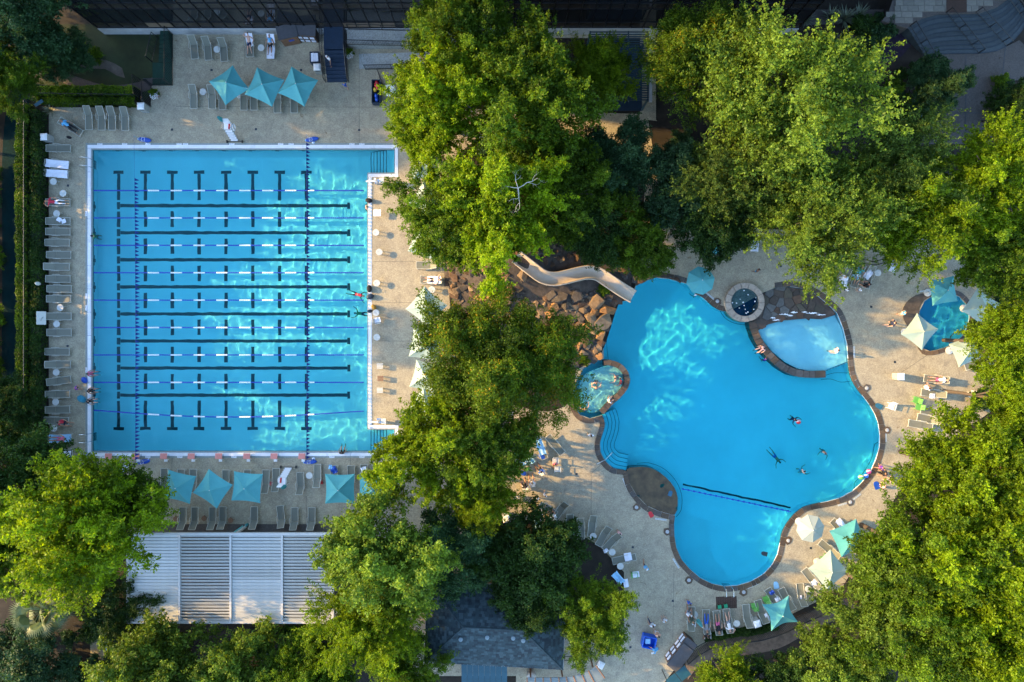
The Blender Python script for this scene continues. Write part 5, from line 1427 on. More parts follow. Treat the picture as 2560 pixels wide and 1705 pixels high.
# ---- lifeguard chairs
def lifeguard(x, y, ang, label, rescue=True):
    t = thing('lifeguard_chair', label, 'lifeguard chair', W(x, y), R(ang))   # steps face local -Y
    for k in range(5):
        z = 0.18 + 0.27 * k
        ob('step', MB().box((0, 0, 0), (0.56, 0.17, 0.03)).mesh('step', M_WHITE), t, (0, 0.02 + 0.10 * k, z))
    for s in (-1, 1):
        ob('front_stile', MB().tube([(0.31 * s, -0.02, 0), (0.31 * s, 0.52, 1.5)], 0.022, 6).mesh('front_stile', M_STEEL), t)
        ob('rear_leg', MB().tube([(0.31 * s, 1.15, 0), (0.31 * s, 0.95, 1.5)], 0.022, 6).mesh('rear_leg', M_STEEL), t)
        ob('armrest', MB().tube([(0.33 * s, 0.52, 1.5), (0.34 * s, 0.5, 1.75), (0.34 * s, 1.0, 1.78)], 0.02, 6).mesh('armrest', M_STEEL), t)
    ob('seat', MB().box((0, 0.74, 1.5), (0.6, 0.52, 0.05)).mesh('seat', M_WHITE), t)
    ob('backrest', MB().box((0, 1.05, 1.85), (0.58, 0.06, 0.66), rx=R(-14)).mesh('backrest', M_WHITE), t)
    ax_ = ob('axle', MB().tube([(-0.62, -0.1, 0.12), (0.62, -0.1, 0.12)], 0.02, 6).mesh('axle', M_IRON), t)
    for s in (-1, 1): ob('wheel', MB().tube([(0.6 * s, -0.1, 0.12), (0.66 * s, -0.1, 0.12)], 0.12, 12).mesh('wheel', M_IRON), ax_)
    ob('umbrella_pole', MB().tube([(-0.3, 1.1, 0.3), (-0.3, 1.12, 2.7)], 0.02, 6).mesh('umbrella_pole', M_POLE), t)
    fold = MB()
    n_ = 16; vs, fs = [], []
    for (r, z) in ((0.03, 2.75), (0.12, 2.55), (0.17, 2.1), (0.16, 1.85)):
        for k in range(n_):
            q = r * (1.0 if k % 2 else 0.62); vs.append((-0.3 + q * math.cos(2 * PI * k / n_), 1.12 + q * math.sin(2 * PI * k / n_), z))
    for i in range(3):
        for k in range(n_): fs.append((i * n_ + k, (i + 1) * n_ + k, (i + 1) * n_ + (k + 1) % n_, i * n_ + (k + 1) % n_))
    ob('folded_umbrella', fold.add(vs, fs).mesh('folded_umbrella', M_TEALC), t)
    if rescue: ob('rescue_tube', MB().tube([(0.12, 0.5, 1.56), (0.16, 0.9, 1.58)], 0.07, 8).mesh('rescue_tube', M_RED), t)
    ob('ring_buoy', MB().tube([(0.36 + 0.02, 0.75 + 0.25 * math.cos(a), 1.2 + 0.25 * math.sin(a)) for a in np.linspace(0, 2 * PI, 17)], 0.05, 6).mesh('ring_buoy', M_WHITE), t)
lifeguard(588, 352, 0, 'white lifeguard chair with folded teal umbrella opposite the starting blocks')
lifeguard(318, 1163, 180, 'white lifeguard chair half hidden under the big lime tree')
lifeguard(722, 1170, 180, 'white lifeguard chair with red tube among the loungers behind starting blocks')
# ---- pool ladders
def ladder(x, y, ang, label, wid=0.6, sc=1.0):
    t = thing('pool_ladder', label, 'ladder', W(x, y), R(ang), None, (sc, sc, sc))
    for s in (-1, 1):
        ob('grab_rail', MB().tube([(s * wid / 2, -0.75, 0), (s * wid / 2, -0.72, 0.55), (s * wid / 2, -0.55, 0.78), (s * wid / 2, -0.2, 0.8), (s * wid / 2, 0.02, 0.62), (s * wid / 2, 0.05, 0.0), (s * wid / 2, 0.05, -0.8)], 0.022, 6).mesh('grab_rail', M_STEEL), t)
    for k in range(3): ob('rung', MB().box((0, 0.05, -0.2 - 0.25 * k), (wid, 0.09, 0.025)).mesh('rung', M_STEEL), t)
ladder(229, 409, -90, 'stainless ladder at the pool edge beside the towel covered loungers', 0.68)
ladder(229, 1093, -90, 'stainless ladder at the pool edge beside the blue towel lounger', 0.66)
ladder(1818, 1467, 0, 'stainless ladder at the lagoon edge beside the brown mat', 0.6)
tag(ob('hand_rail', MB().tube([W(1488, 1161, 0), W(1492, 1160, .8), W(1512, 1150, .7), W(1530, 1132, .1), W(1532, 1130, -.6)], 0.025, 6).mesh('hand_rail', M_STEEL)), 'thin steel handrail running into the lagoon entry steps', 'handrail')
# ---- float line across the lagoon
fl = thing('float_line', 'blue float line stretched across the narrow part of the lagoon', 'float line', W(1708, 1222, WL))
A, B = W(1705, 1222, WL + .02), W(1977, 1279, WL + .02)
pts = []
for i in range(60):
    p = A.lerp(B, i / 59); pts.append(p - fl.location)
ob('line', MB().tube(pts, 0.04, 6).mesh('line', M_BLUE), fl)
for i in range(0, 60, 3):
    ob('float', MB().tube([Vector(pts[i]) , Vector(pts[min(59, i + 1)])], 0.07, 7).mesh('float', M_FLOATB), fl)

# ================================================================== FURNITURE
# ---- sling loungers: local +Y is the head end
def lounger_parts(ang, L_=1.95, w=0.62):
    """meshes of one lounger with backrest raised by ang degrees"""
    h = 0.33; hinge = 0.18
    parts = []
    def sling(y0, y1, z0, z1, wd, nseg=5, dip=0.025):
        vs, fs = [], []
        for i in range(nseg + 1):
            t = i / nseg
            for j, xx in enumerate((-1, -0.5, 0, 0.5, 1)):
                d = dip * math.sin(PI * t) * (1 - xx * xx) + 0.01 * (1 - xx * xx)
                vs.append((xx * wd / 2, y0 + (y1 - y0) * t, z0 + (z1 - z0) * t - d))
        for i in range(nseg):
            for j in range(4): fs.append((i * 5 + j, i * 5 + j + 1, (i + 1) * 5 + j + 1, (i + 1) * 5 + j))
        return MB().add(vs, fs)
    parts.append(('seat_sling', sling(-L_ / 2 + 0.04, hinge, h, h + 0.01, w - 0.07).mesh('seat_sling', M_SLING, True), (0, 0, 0)))
    bl = L_ / 2 - hinge + 0.02
    ye, ze = hinge + bl * math.cos(R(ang)), h + bl * math.sin(R(ang))
    parts.append(('back_sling', sling(hinge + 0.02, ye - 0.02, h + 0.02, ze, w - 0.07, 4).mesh('back_sling', M_SLING, True), (0, 0, 0)))
    for s in (-1, 1):
        parts.append(('side_rail', MB().tube([(s * (w / 2 - 0.02), -L_ / 2, h - 0.02), (s * (w / 2 - 0.02), -L_ / 2 + 0.03, h + 0.015), (s * (w / 2 - 0.02), hinge, h + 0.015)], 0.024, 6).mesh('side_rail', M_FRAME), (0, 0, 0)))
        parts.append(('back_rail', MB().tube([(s * (w / 2 - 0.03), hinge, h + 0.02), (s * (w / 2 - 0.03), ye, ze)], 0.022, 6).mesh('back_rail', M_FRAME), (0, 0, 0)))
        parts.append(('armrest', MB().tube([(s * (w / 2 + 0.03), hinge - 0.33, h), (s * (w / 2 + 0.04), hinge - 0.30, h + 0.2), (s * (w / 2 + 0.04), hinge + 0.18, h + 0.22), (s * (w / 2 + 0.02), hinge + 0.24, h + 0.02)], 0.022, 6).mesh('armrest', M_FRAME), (0, 0, 0)))
        for y in (-L_ / 2 + 0.12, hinge + 0.12):
            parts.append(('leg', MB().tube([(s * (w / 2 - 0.02), y, h), (s * (w / 2 + 0.0), y - 0.03, 0.0)], 0.02, 6).mesh('leg', M_FRAME), (0, 0, 0)))
    parts.append(('foot_bar', MB().tube([(-w / 2 + 0.02, -L_ / 2, h - 0.02), (w / 2 - 0.02, -L_ / 2, h - 0.02)], 0.022, 6).mesh('foot_bar', M_FRAME), (0, 0, 0)))
    parts.append(('head_bar', MB().tube([(-w / 2 + 0.03, ye, ze), (w / 2 - 0.03, ye, ze)], 0.02, 6).mesh('head_bar', M_FRAME), (0, 0, 0)))
    return parts
LP = {a: lounger_parts(a) for a in (6, 32, 46)}
LOUNGERS = {}
def lounger(x, y, rz, ang, label, group, key=None):
    p = W(x, y, 0.3)
    t = thing('sun_lounger', label, 'sun lounger', (p.x, p.y, 0), R(rz), group)
    for nm, me, lc_ in LP[ang]: ob(nm, me, t, lc_)
    if key: LOUNGERS[key] = (p.x, p.y, R(rz))
    return t
g = 'loungers along the hedge'
lab = 'empty grey green sling lounger in the row along the hedge'
for i, (x, y, r, l) in enumerate([(147, 371, 90, 'grey green lounger next to the white box at the hedge corner'), (143, 410, 84, 'lounger under a wide white towel at the pool ladder'), (142, 434, 86, 'lounger under a white towel next to a round table near the ladder'), (146, 506, 90, 'lounger along the hedge holding the sunbather in red'),
                                  (146, 553, 90, 'lounger along the hedge with white things laid on it'), (146, 579, 90, lab), (144, 606.5, 90, lab), (148, 637, 90, lab), (144, 667, 90, lab), (146, 697, 90, lab), (149, 722, 90, lab), (148, 747, 90, lab), (149, 791, 90, lab), (149, 831, 90, lab),
                                  (144, 879, 90, lab), (147, 911, 90, lab), (148, 952, 97, 'lounger set askew in the row along the hedge'), (145, 985.5, 91, lab), (145, 1024, 91, lab), (142, 1051.5, 88, 'lounger along the hedge with a person in red perched on it'),
                                  (150, 1096, 92, 'lounger along the hedge under a pale blue towel'), (152, 1133, 94, 'last lounger along the hedge under a pale towel by the lime tree')]):
    lounger(x, y, r, 32 if i in (8, 12, 15) else 6, ('empty sling lounger, %s along the hedge from the corner litter box' % ORD[i]) if l == lab else l, g, 'H%d' % i)
for i, (x, y) in enumerate([(223, 295), (255, 296), (281, 296), (314, 297.5)]):
    lounger(x, y, 0, 32, '%s empty lounger of four before the corner hedge, counted from the lone sunbather' % ORD[i], 'loungers at the hedge corner')
lounger(179, 318, 57, 32, 'lone angled lounger beside the hedge corner holding a sunbather in dark clothes', 'loungers at the hedge corner', 'lone')
for i, (x, y) in enumerate(((486, 118), (520, 121), (559.6, 124))): lounger(x, y, 4, 46, '%s empty lounger below the glass facade counted from the green stair' % ORD[i], 'loungers below the facade')
lounger(625, 113, 0, 32, 'lounger with white towel holding the man in dark shorts below the facade', 'loungers below the facade', 'man')
lounger(677, 117, -3, 32, 'towel covered lounger holding the woman in a bikini beside the cabinets', 'loungers below the facade', 'woman')
for i, (x, y) in enumerate(((485, 242), (531, 243), (557, 245), (610, 246), (635, 246), (694, 253), (736, 253))): lounger(x, y, 0, 32, '%s empty lounger of the row under three teal umbrellas, counted towards the navy steps' % ORD[i], 'loungers under the three umbrellas')
for i, (x, y) in enumerate(((411.5, 1200), (452.8, 1202), (483.7, 1202), (564.7, 1204), (618.8, 1204), (665, 1204), (691, 1200))): lounger(x, y, 180, 32, '%s empty lounger behind the starting blocks counted from the big lime tree' % ORD[i], 'loungers behind the starting blocks')
lounger(752, 1210, 182, 46, 'lounger pulled out beside the round white table behind starting blocks', 'loungers behind the starting blocks')
for x, y, l in ((794, 1190, 'lounger just past the round white table behind starting blocks'), (835, 1193, 'lounger with blue bag under the fourth teal umbrella'), (878, 1193, 'empty lounger behind the fourth teal umbrella'), (910, 1190, 'lounger with crumpled white towel by the shaded umbrella'), (947, 1190, 'lounger with crumpled white towel nearest the pale green tree')): lounger(x, y, 180, 32, l, 'loungers behind the starting blocks')
for i, (x, y, r) in enumerate(((457.8, 1297, 180), (487.5, 1297, 180), (532, 1297, 180), (557, 1296, 180), (636, 1296, 180), (703.7, 1293, 188), (737, 1298, 180), (779.7, 1298, 180))): lounger(x, y, r, 46, '%s empty lounger before the louvered pavilion counted from the big lime tree' % ORD[i], 'loungers before the pavilion')
lounger(1070, 663, -90, 46, 'cream lit lounger beside the lap pool umbrellas', 'loungers on the sunny deck')
lounger(1080, 700, -92, 32, 'lounger with towel holding a sunbather on the sunny deck', 'loungers on the sunny deck', 'sunny')
gl_ = 'loungers south of the lagoon'
for i, (x, y, r, a, l) in enumerate([(1727, 1546, 176, 32, 'lounger shared by two people beside the folded teal umbrella'), (1764.6, 1553, 179, 32, 'lounger holding a man in blue trousers south of the lagoon'), (1793, 1556, 184, 32, 'lounger holding a woman in black south of the lagoon'), (1819, 1551, 187, 32, 'lounger holding a man in a white shirt south of the lagoon'),
                                     (1867, 1540, 186, 46, 'empty lounger beside the white box south of the lagoon'), (1903, 1528, 198, 32, 'lounger half under the star shaped teal umbrella'), (1934, 1497, 212, 32, 'lounger with blue and white things beside the star umbrella'), (1966, 1497, 208, 32, 'empty lounger behind the star shaped umbrella'),
                                     (2002, 1487, 186, 46, 'lounger with folded white towel beside the round table by the fence'), (2028, 1446, 218, 32, 'lounger with white towel at the cream umbrella')]):
    lounger(x, y, r, a, l, gl_, 'S%d' % i)
gm = 'loungers by the pool house tree'
for i, (x, y, r, a, l) in enumerate([(1425, 1308, 2, 32, 'sunlit lounger nearest the dark tree'), (1451, 1318, 3, 32, 'lounger third from the dark tree in the fan of loungers'), (1480, 1312, -6, 32, 'lounger jutting out between the small tables'), (1509, 1338, -28, 32, 'angled lounger between two others in the fan'), (1530, 1353, -42, 32, 'most angled lounger of the fan beside a towel'),
                                     (1560, 1397, -78, 6, 'lounger with a square white towel at its foot'), (1366, 1270, 55, 46, 'sunlit folding lounger with raised triangular back'), (1402, 1273, -35, 46, 'sunlit lounger beside the folding one')]):
    lounger(x, y, r, a, l, gm, 'M%d' % i)
gt = 'loungers by the hot tub'
for i, (x, y, r, a, l) in enumerate([(1388, 1112, 40, 6, 'empty lounger under the tree edge near the hot tub'), (1352, 1120, 20, 6, 'lounger with pale blue towels under the tree edge'), (1292, 1150, 62, 32, 'lounger draped with pale blue towels and people')]): lounger(x, y, r, a, l, gt, 'T%d' % i)
gn = 'loungers north of the lagoon'
for i, (x, y, r, a, l) in enumerate([(2112, 697, -12, 32, 'lounger with white towels holding a person under the tree'), (2143, 690, -18, 32, 'lounger with pale towel holding a person in a straw hat'), (2171, 692, -14, 32, 'lounger with crumpled white towels beside the round table'), (2040, 655, -14, 32, 'lounger half hidden under the feathery tree with white towels'), (2062, 672, -14, 6, 'empty lounger poking out from under the feathery tree'),
                                     (1859, 598, 0, 6, 'lounger with bright blue towel in the tree shade'), (1889, 600, -6, 32, 'lounger with long white towel in the tree shade')]): lounger(x, y, r, a, l, gn, 'N%d' % i)
ge = 'loungers east of the lagoon'
for i, (x, y, r, a, l) in enumerate([(2339, 948, -95, 32, 'sunlit lounger holding the person in pink'), (2332, 983, -96, 32, 'sunlit lounger with folded white towel'), (2331, 1030, -102, 46, 'grey lounger in shade beside the green chairs'), (2322, 1048, -102, 46, 'grey lounger half under the tall green tree'), (2440, 908, -70, 32, 'sunlit lounger behind the splash pool umbrella'), (2300, 1062, -100, 6, 'lounger almost hidden under the tall tree'),
                                     (2072, 1373, 230, 32, 'lounger between the octagonal and cream umbrellas'), (2100, 1322, 222, 32, 'lounger with white towel behind octagonal umbrella')]): lounger(x, y, r, a, l, ge, 'E%d' % i)
# ---- towels: rippled sheets lying on things
def towel(x, y, rz, w, l, z, m, label, kind='towel', tilt=0.0, crumple=0.02, grp='towels'):
    n = 9; rg = random.Random(x * 7 + y); vs, fs = [], []
    p1, p2 = rg.uniform(0, 6), rg.uniform(0, 6)
    for i in range(n):
        for j in range(n):
            u, v = i / (n - 1) - .5, j / (n - 1) - .5
            e = crumple * 4
            vs.append((u * w * (1 + e * 0.3 * math.sin(5 * v + p1)), v * l * (1 + e * 0.2 * math.sin(4 * u + p2)), crumple * (math.sin(9 * u + p1) + math.sin(7 * v + p2) + rg.uniform(-.5, .5)) + v * l * tilt))
    for i in range(n - 1):
        for j in range(n - 1): fs.append((i * n + j, (i + 1) * n + j, (i + 1) * n + j + 1, i * n + j + 1))
    p = W(x, y, z)
    o = ob('towel', MB().add(vs, fs).mesh('towel', m, True), None, p, (0, 0, R(rz)))
    return tag(o, label, 'towel', grp)
towel(143, 410, 84, 0.66, 1.9, 0.43, M_TOWEL, 'wide white towel spread over the lounger at the ladder')
towel(142, 434, 86, 0.64, 1.75, 0.43, M_TOWEL, 'white towel spread over the lounger beside the first round table')
towel(148, 549, 60, 0.35, 0.4, 0.40, M_TOWEL, 'small white cloth on a hedge lounger'); towel(159, 553, 20, 0.4, 0.35, 0.40, M_TOWEL, 'rumpled white cloth at the foot of a hedge lounger')
towel(150, 1096, 92, 0.66, 1.8, 0.43, M_TOWELB, 'pale blue towel under the sunbather along the hedge')
towel(160, 1138, 94, 0.66, 1.2, 0.43, M_TOWEL, 'white towel on the last hedge lounger by the lime tree')
towel(624, 100, 0, 0.55, 0.9, 0.56, M_TOWEL, 'white towel behind the man below the facade', tilt=0.6)
towel(677, 130, -3, 0.62, 1.1, 0.44, M_TOWEL, 'white towel under the woman beside the cabinets'); towel(677, 96, -3, 0.62, 0.6, 0.68, M_TOWEL, 'white towel over the head of the lounger by the cabinets', tilt=0.6)
for x, y in ((910, 1175), (945, 1180)): towel(x, y, 20, 0.5, 0.5, 0.46, M_TOWEL, 'crumpled white towel on a lounger by the shaded umbrella', crumple=0.06)
towel(835, 1175, 30, 0.45, 0.55, 0.46, M_BLUE, 'blue cloth bag heap on the lounger under the fourth umbrella', crumple=0.06); towel(826, 1167, 0, 0.3, 0.35, 0.46, M_TOWELB, 'pale blue cloth beside the blue heap', crumple=0.05)
towel(1085, 700, -92, 0.6, 1.2, 0.5, M_TOWEL, 'white towel under the sunbather on the sunny deck', tilt=0.3)
towel(1570, 1392, -78, 0.65, 0.6, 0.45, M_TOWEL, 'square white towel at the foot of the lounger'); towel(1515, 1377, 30, 0.4, 0.3, 0.46, M_TOWEL, 'small white towel hung beside the angled lounger', crumple=0.05)
towel(1352, 1118, 20, 0.55, 1.3, 0.44, M_TOWELB, 'pale blue towel on the lounger under the tree edge', crumple=0.04); towel(1296, 1148, 62, 0.62, 1.5, 0.50, M_TOWELB, 'pale blue towel draped over the crowded lounger', crumple=0.04); towel(1328, 1150, 35, 0.4, 0.6, 0.45, M_TOWELB, 'pale blue towel bundle under the tree', crumple=0.06)
towel(1290, 1249, 8, 0.42, 0.5, 0.45, M_TOWEL, 'white towel over the small chair by the white box'); towel(1350, 1290, 10, 0.5, 1.0, 0.42, M_TOWEL, 'white towel glimpsed through the dark tree', crumple=0.04); towel(1345, 1320, 10, 0.5, 1.4, 0.42, M_TOWELB, 'pale blue towel under the dark tree', crumple=0.05)
towel(1590, 1436, 6, 0.55, 0.5, 0.47, M_TOWEL, 'white towel folded over the green stool'); towel(1565, 1458, 10, 0.4, 0.7, 0.45, M_TOWEL, 'white towel at the edge of the round tree'); towel(1545, 1445, 40, 0.6, 1.1, 0.45, M_TOWELB, 'pale blue towel half under the round tree', crumple=0.06)
towel(2110, 704, -12, 0.6, 0.9, 0.46, M_TOWEL, 'white towel over the lounger under the tree', crumple=0.05); towel(2142, 684, -18, 0.6, 0.9, 0.5, M_TOWELB, 'pale blue towel on the lounger of the person in straw hat', crumple=0.04); towel(2172, 684, -30, 0.5, 0.9, 0.5, M_TOWEL, 'crumpled white towel beside the round table', crumple=0.07)
towel(2040, 648, -14, 0.6, 0.9, 0.5, M_TOWELB, 'pale towel under the feathery tree', crumple=0.05); towel(2032, 677, -60, 0.35, 0.6, 0.45, M_TOWEL, 'white towel roll at the foot of the half hidden lounger', crumple=0.04); towel(2232, 670, -20, 0.5, 0.7, 0.45, M_TOWEL, 'white towel peeking out from the tree by the curved rail', crumple=0.04)
towel(1859, 594, 0, 0.6, 0.9, 0.42, mat('bright_blue_towel', (0.05, 0.36, 0.75), 0.95, 0.15, 8, 0.4, 20), 'bright blue towel on the shaded lounger', crumple=0.04); towel(1888, 606, -6, 0.6, 1.5, 0.46, M_TOWEL, 'long white towel on the shaded lounger', crumple=0.03)
towel(2331, 990, -96, 0.4, 0.45, 0.42, M_TOWEL, 'folded white towel on the sunlit lounger'); towel(2003, 1499, 186, 0.2, 0.75, 0.44, M_TOWEL, 'long folded white towel by the round table and fence'); towel(2040, 1463, 218, 0.5, 0.9, 0.5, M_TOWEL, 'white towel on the lounger at the cream umbrella', crumple=0.05)
towel(1944, 1498, 212, 0.4, 0.4, 0.5, M_TOWEL, 'white towel at the tip of the star umbrella', crumple=0.05); towel(1930, 1482, 212, 0.4, 0.3, 0.46, M_BLUE, 'dark blue cloth heap beside the star umbrella', crumple=0.06); towel(1918, 1543, 205, 0.28, 0.65, 0.5, M_TOWEL, 'long white towel at the corner of the star umbrella'); towel(1735, 1560, 176, 0.3, 0.45, 0.5, M_TOWEL, 'white towel behind the folded teal umbrella')
towel(2103, 1310, 222, 0.5, 0.9, 0.5, M_TOWEL, 'white towel behind the octagonal umbrella', crumple=0.05)
towel(942.7, 532, 0, 0.62, 0.55, 0.48, M_TOWEL, 'white towel covering the low table by the sunlit pool edge', crumple=0.01); towel(943.5, 800, 10, 0.5, 0.42, 0.48, M_TOWEL, 'white towel folded on the pool edge chair', crumple=0.03)

# ---- round side tables
tt = MB().lathe([(0.03, 0.44), (0.09, 0.455), (0.10, 0.445), (0.18, 0.457), (0.19, 0.447), (0.26, 0.455), (0.28, 0.44), (0.28, 0.42), (0.0, 0.415)], 20).mesh('table_top', M_TABLE)
tl = MB().tube([(0.2, 0, 0.42), (0.22, 0, 0.0)], 0.018, 5).mesh('leg', M_TABLE)
hub = MB().lathe([(0.0, 0.465), (0.03, 0.46), (0.035, 0.44)], 10).mesh('centre_cap', M_TABLE)
def table(x, y, label, group, sc=1.0):
    p = W(x, y, 0.45)
    t = thing('side_table', label, 'side table', (p.x, p.y, 0), 0, group, (sc, sc, 1))
    tp_ = ob('table_top', tt, t); ob('centre_cap', hub, tp_)
    for k in range(4): ob('leg', tl, t, (0, 0, 0), (0, 0, k * PI / 2 + .4))
for i, (x, y) in enumerate([(133, 453.6), (157, 483), (141, 533.6), (150, 769), (141, 810), (140, 931), (138.6, 1005), (134, 1071), (152, 1117)]): table(x, y, '%s round side table along the hedge counted from the corner litter box' % ORD[i], 'tables along the hedge')
for (x, y, l) in [(542, 123, 'round side table between empty loungers below the facade'), (652.5, 119, 'round side table between the man and woman sunbathing'), (507, 229, 'round side table in the row under the teal umbrellas'), (773, 1189, 'round white side table behind the last starting block'),
                  (1080, 724, 'round side table at the feet of the sunny deck umbrella'), (940, 581, 'first pale round table along the sunlit pool edge'), (948, 630, 'second pale round table along the sunlit pool edge'), (942, 707.6, 'white round table beside the dark bag at pool edge'), (940, 782, 'round table beside the yellow bag at pool edge'), (942, 843, 'round table in the shaded stretch of pool edge'),
                  (1483, 1341, 'round table between the fanned loungers'), (1530.5, 1380.5, 'round table past the most angled lounger'), (1551, 1415.7, 'round table below the lounger with square towel'), (2195, 682, 'round table beside the loungers with towels under the tree'), (1842, 1559, 'round table between man in white shirt and empty lounger'), (2021, 1472.7, 'round table between two loungers by the fence'), (2128, 665, 'round table half under the tree behind the loungers')]:
    table(x, y, l, 'round side tables')
for i, (x, y) in enumerate([(949.7, 915), (951, 946), (949.7, 975.7)]):
    t = thing('slatted_stool', '%s low slatted stool at the sunlit pool edge, counted towards the pool lift' % ORD[i], 'stool', W(x, y, .4) - Vector((0, 0, .4)), 0, 'stools at the pool edge')
    for k in range(4): ob('slat', MB().box((0, 0, 0), (0.5, 0.09, 0.03)).mesh('slat', M_WOOD if y == 946 else M_TABLE), t, (0, -0.17 + 0.113 * k, 0.4))
    for a in (-1, 1):
        for b in (-1, 1): ob('leg', MB().box((0, 0, 0.19), (0.04, 0.04, 0.38)).mesh('leg', M_TABLE), t, (0.2 * a, 0.16 * b, 0))
for i, (x, y) in enumerate([(439, 1297), (510, 1296), (576, 1301)]):
    t = thing('round_stool', '%s round brown stool before the pavilion counted from the big lime tree' % ORD[i], 'stool', W(x, y, .4) - Vector((0, 0, .4)), 0, 'brown stools')
    ob('seat', MB().lathe([(0.0, 0.42), (0.2, 0.42), (0.22, 0.40), (0.22, 0.36), (0, 0.35)], 14).mesh('seat', M_WOOD), t)
    for k in range(3): ob('leg', MB().tube([(0.15, 0, 0.37), (0.2, 0, 0)], 0.02, 5).mesh('leg', M_WOOD), t, rot=(0, 0, k * 2.1))
# small chairs (plastic)
def chair(x, y, rz, m, label, group=None, sc=1.0):
    t = thing('low_chair', label, 'chair', W(x, y, 0.3) - Vector((0, 0, .3)), R(rz), group, (sc, sc, sc))
    ob('seat', MB().box((0, 0, 0.3), (0.46, 0.44, 0.04)).mesh('seat', m), t)
    for k in range(4): ob('back_slat', MB().box((-0.16 + 0.107 * k, 0, 0), (0.08, 0.03, 0.42), rx=R(-20)).mesh('back_slat', m), t, (0, 0.26, 0.52))
    for s in (-1, 1):
        ob('armrest', MB().box((0.25 * s, 0.0, 0.47), (0.05, 0.46, 0.03)).mesh('armrest', m), t)
        for y_ in (-0.18, 0.2): ob('leg', MB().box((0.21 * s, y_, 0.15), (0.04, 0.04, 0.3)).mesh('leg', m), t)
chair(1885.7, 1514, 195, M_GREENP, 'lime green low chair nearer the brown mat'); chair(1915, 1497, 205, M_GREENP, 'lime green low chair beside the star umbrella'); chair(2290, 1000, -110, M_GREENP, 'lime green low chair in the sun by the loungers'); chair(2296, 1017, -100, M_GREENP, 'dark green low chair in the shade by grey lounger')
chair(2228, 1016, -20, M_WHITE, 'white low chair beside the lagoon rim light', sc=1.1); chair(1586, 1438, 5, M_GREENP, 'green stool under a white towel'); chair(1291, 1246, 5, M_TABLE, 'small chair with white towel by the slanted white box'); chair(1389, 1152, 0, M_TABLE, 'small chair holding a child in pink and black'); chair(1394, 1173, 0, M_TABLE, 'small chair with white cloth beside the child')
chair(2062, 1395, 215, M_GREENP, 'green chair beside the cream umbrella'); chair(943.5, 802, 100, M_TABLE, 'chair with folded towel at the pool edge'); chair(2431, 985, -70, M_WHITE, 'white chair glimpsed under the lime tree behind the sunlit loungers')
# lift chair at the pool corner, white bench at other corner
for (x, y, l) in ((948, 1053, 'white pool lift with grey seat at the pool corner'), (943, 456, 'grey pool lift bench at the upper pool corner')):
    t = thing('pool_lift', l, 'pool lift', W(x, y))
    ob('arm', MB().tube([(-0.85, 0, 0.35), (-0.2, 0, 0.5), (0.1, 0, 0.6)], 0.06, 8).mesh('arm', M_WHITE), t)
    ob('mast', MB().tube([(0, 0.05, 0), (0, 0.05, 1.0)], 0.09, 8).mesh('mast', M_WHITE), t)
    ob('seat', MB().box((0.45, 0.05, 0.45), (0.42, 0.45, 0.05)).mesh('seat', M_TABLE), t); ob('backrest', MB().box((0.68, 0.05, 0.72), (0.05, 0.45, 0.5)).mesh('backrest', M_WHITE), t)
    ob('base_plate', MB().box((0, 0.05, 0.02), (0.4, 0.4, 0.04)).mesh('base_plate', M_STEEL), t)
# brown mat by the ladder with two green seats
mt = thing('door_mat', 'dark brown slatted mat at the lagoon ladder', 'mat', W(1816, 1506), 0.03)
for k in range(12): ob('mat_slat', MB().box((0, 0, 0), (0.135, 1.0, 0.02)).mesh('mat_slat', M_DARKW), mt, (-0.8 + k * 0.145, 0, 0.014))
for (x, y, l) in ((1797, 1515, 'small green seat on the mat beside the left rail'), (1812.5, 1513, 'small green seat in the middle of the mat')):
    t = thing('green_stool', l, 'stool', W(x, y), 0.1); gm_ = mat('green_plastic', (0.02, 0.28, 0.13), 0.45, 0.1, 5)
    ob('seat', MB().box((0, 0, 0.22), (0.3, 0.3, 0.04)).mesh('seat', gm_), t)
    for a in (-1, 1):
        for b in (-1, 1): ob('leg', MB().box((0.11 * a, 0.11 * b, 0.1), (0.04, 0.04, 0.2)).mesh('leg', gm_), t)

# ---- umbrellas
def canopy(n=10, apex=0.62, bow=0.07, sag=0.07):
    """square canopy, corners at radius 1 on the axes' diagonals; z 0 at corners"""
    vs, fs = [], []
    for i in range(n + 1):
        for j in range(n + 1):
            u, v = -1 + 2 * i / n, -1 + 2 * j / n
            m_ = max(abs(u), abs(v)); mn = min(abs(u), abs(v))
            ridge = (mn / m_) if m_ > 0 else 1
            k = 1 - bow * m_ * (1 - ridge ** 2)
            z = apex * (1 - m_) - sag * 4 * m_ * (1 - m_) * 0.9 * (1 - ridge ** 2) - sag * 0.5 * m_ * (1 - ridge)
            vs.append((u * k * 0.7071, v * k * 0.7071, z))
    for i in range(n):
        for j in range(n):
            a, b, c, d = i * (n + 1) + j, (i + 1) * (n + 1) + j, (i + 1) * (n + 1) + j + 1, i * (n + 1) + j + 1
            if (2 * i < n) == (2 * j < n): fs += [(a, b, c), (a, c, d)]
            else: fs += [(a, b, d), (b, c, d)]
    return MB().add(vs, fs)
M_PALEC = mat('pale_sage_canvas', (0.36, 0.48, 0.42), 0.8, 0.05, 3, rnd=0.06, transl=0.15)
UM = {'teal': canopy().mesh('canopy', M_TEAL), 'star': canopy(12, 0.62, 0.24, 0.05).mesh('canopy', M_TEAL)}
upole = MB().tube([(0, 0, 0), (0, 0, 2.95)], 0.03, 8).mesh('pole', M_POLE)
ubase = MB().lathe([(0.32, 0), (0.32, 0.06), (0.08, 0.12), (0.06, 0.4), (0.001, 0.4)], 14).mesh('base', M_TABLE)
ufin = MB().lathe([(0.001, 0.08), (0.04, 0.04), (0.03, 0.0)], 8).mesh('finial', M_POLE)
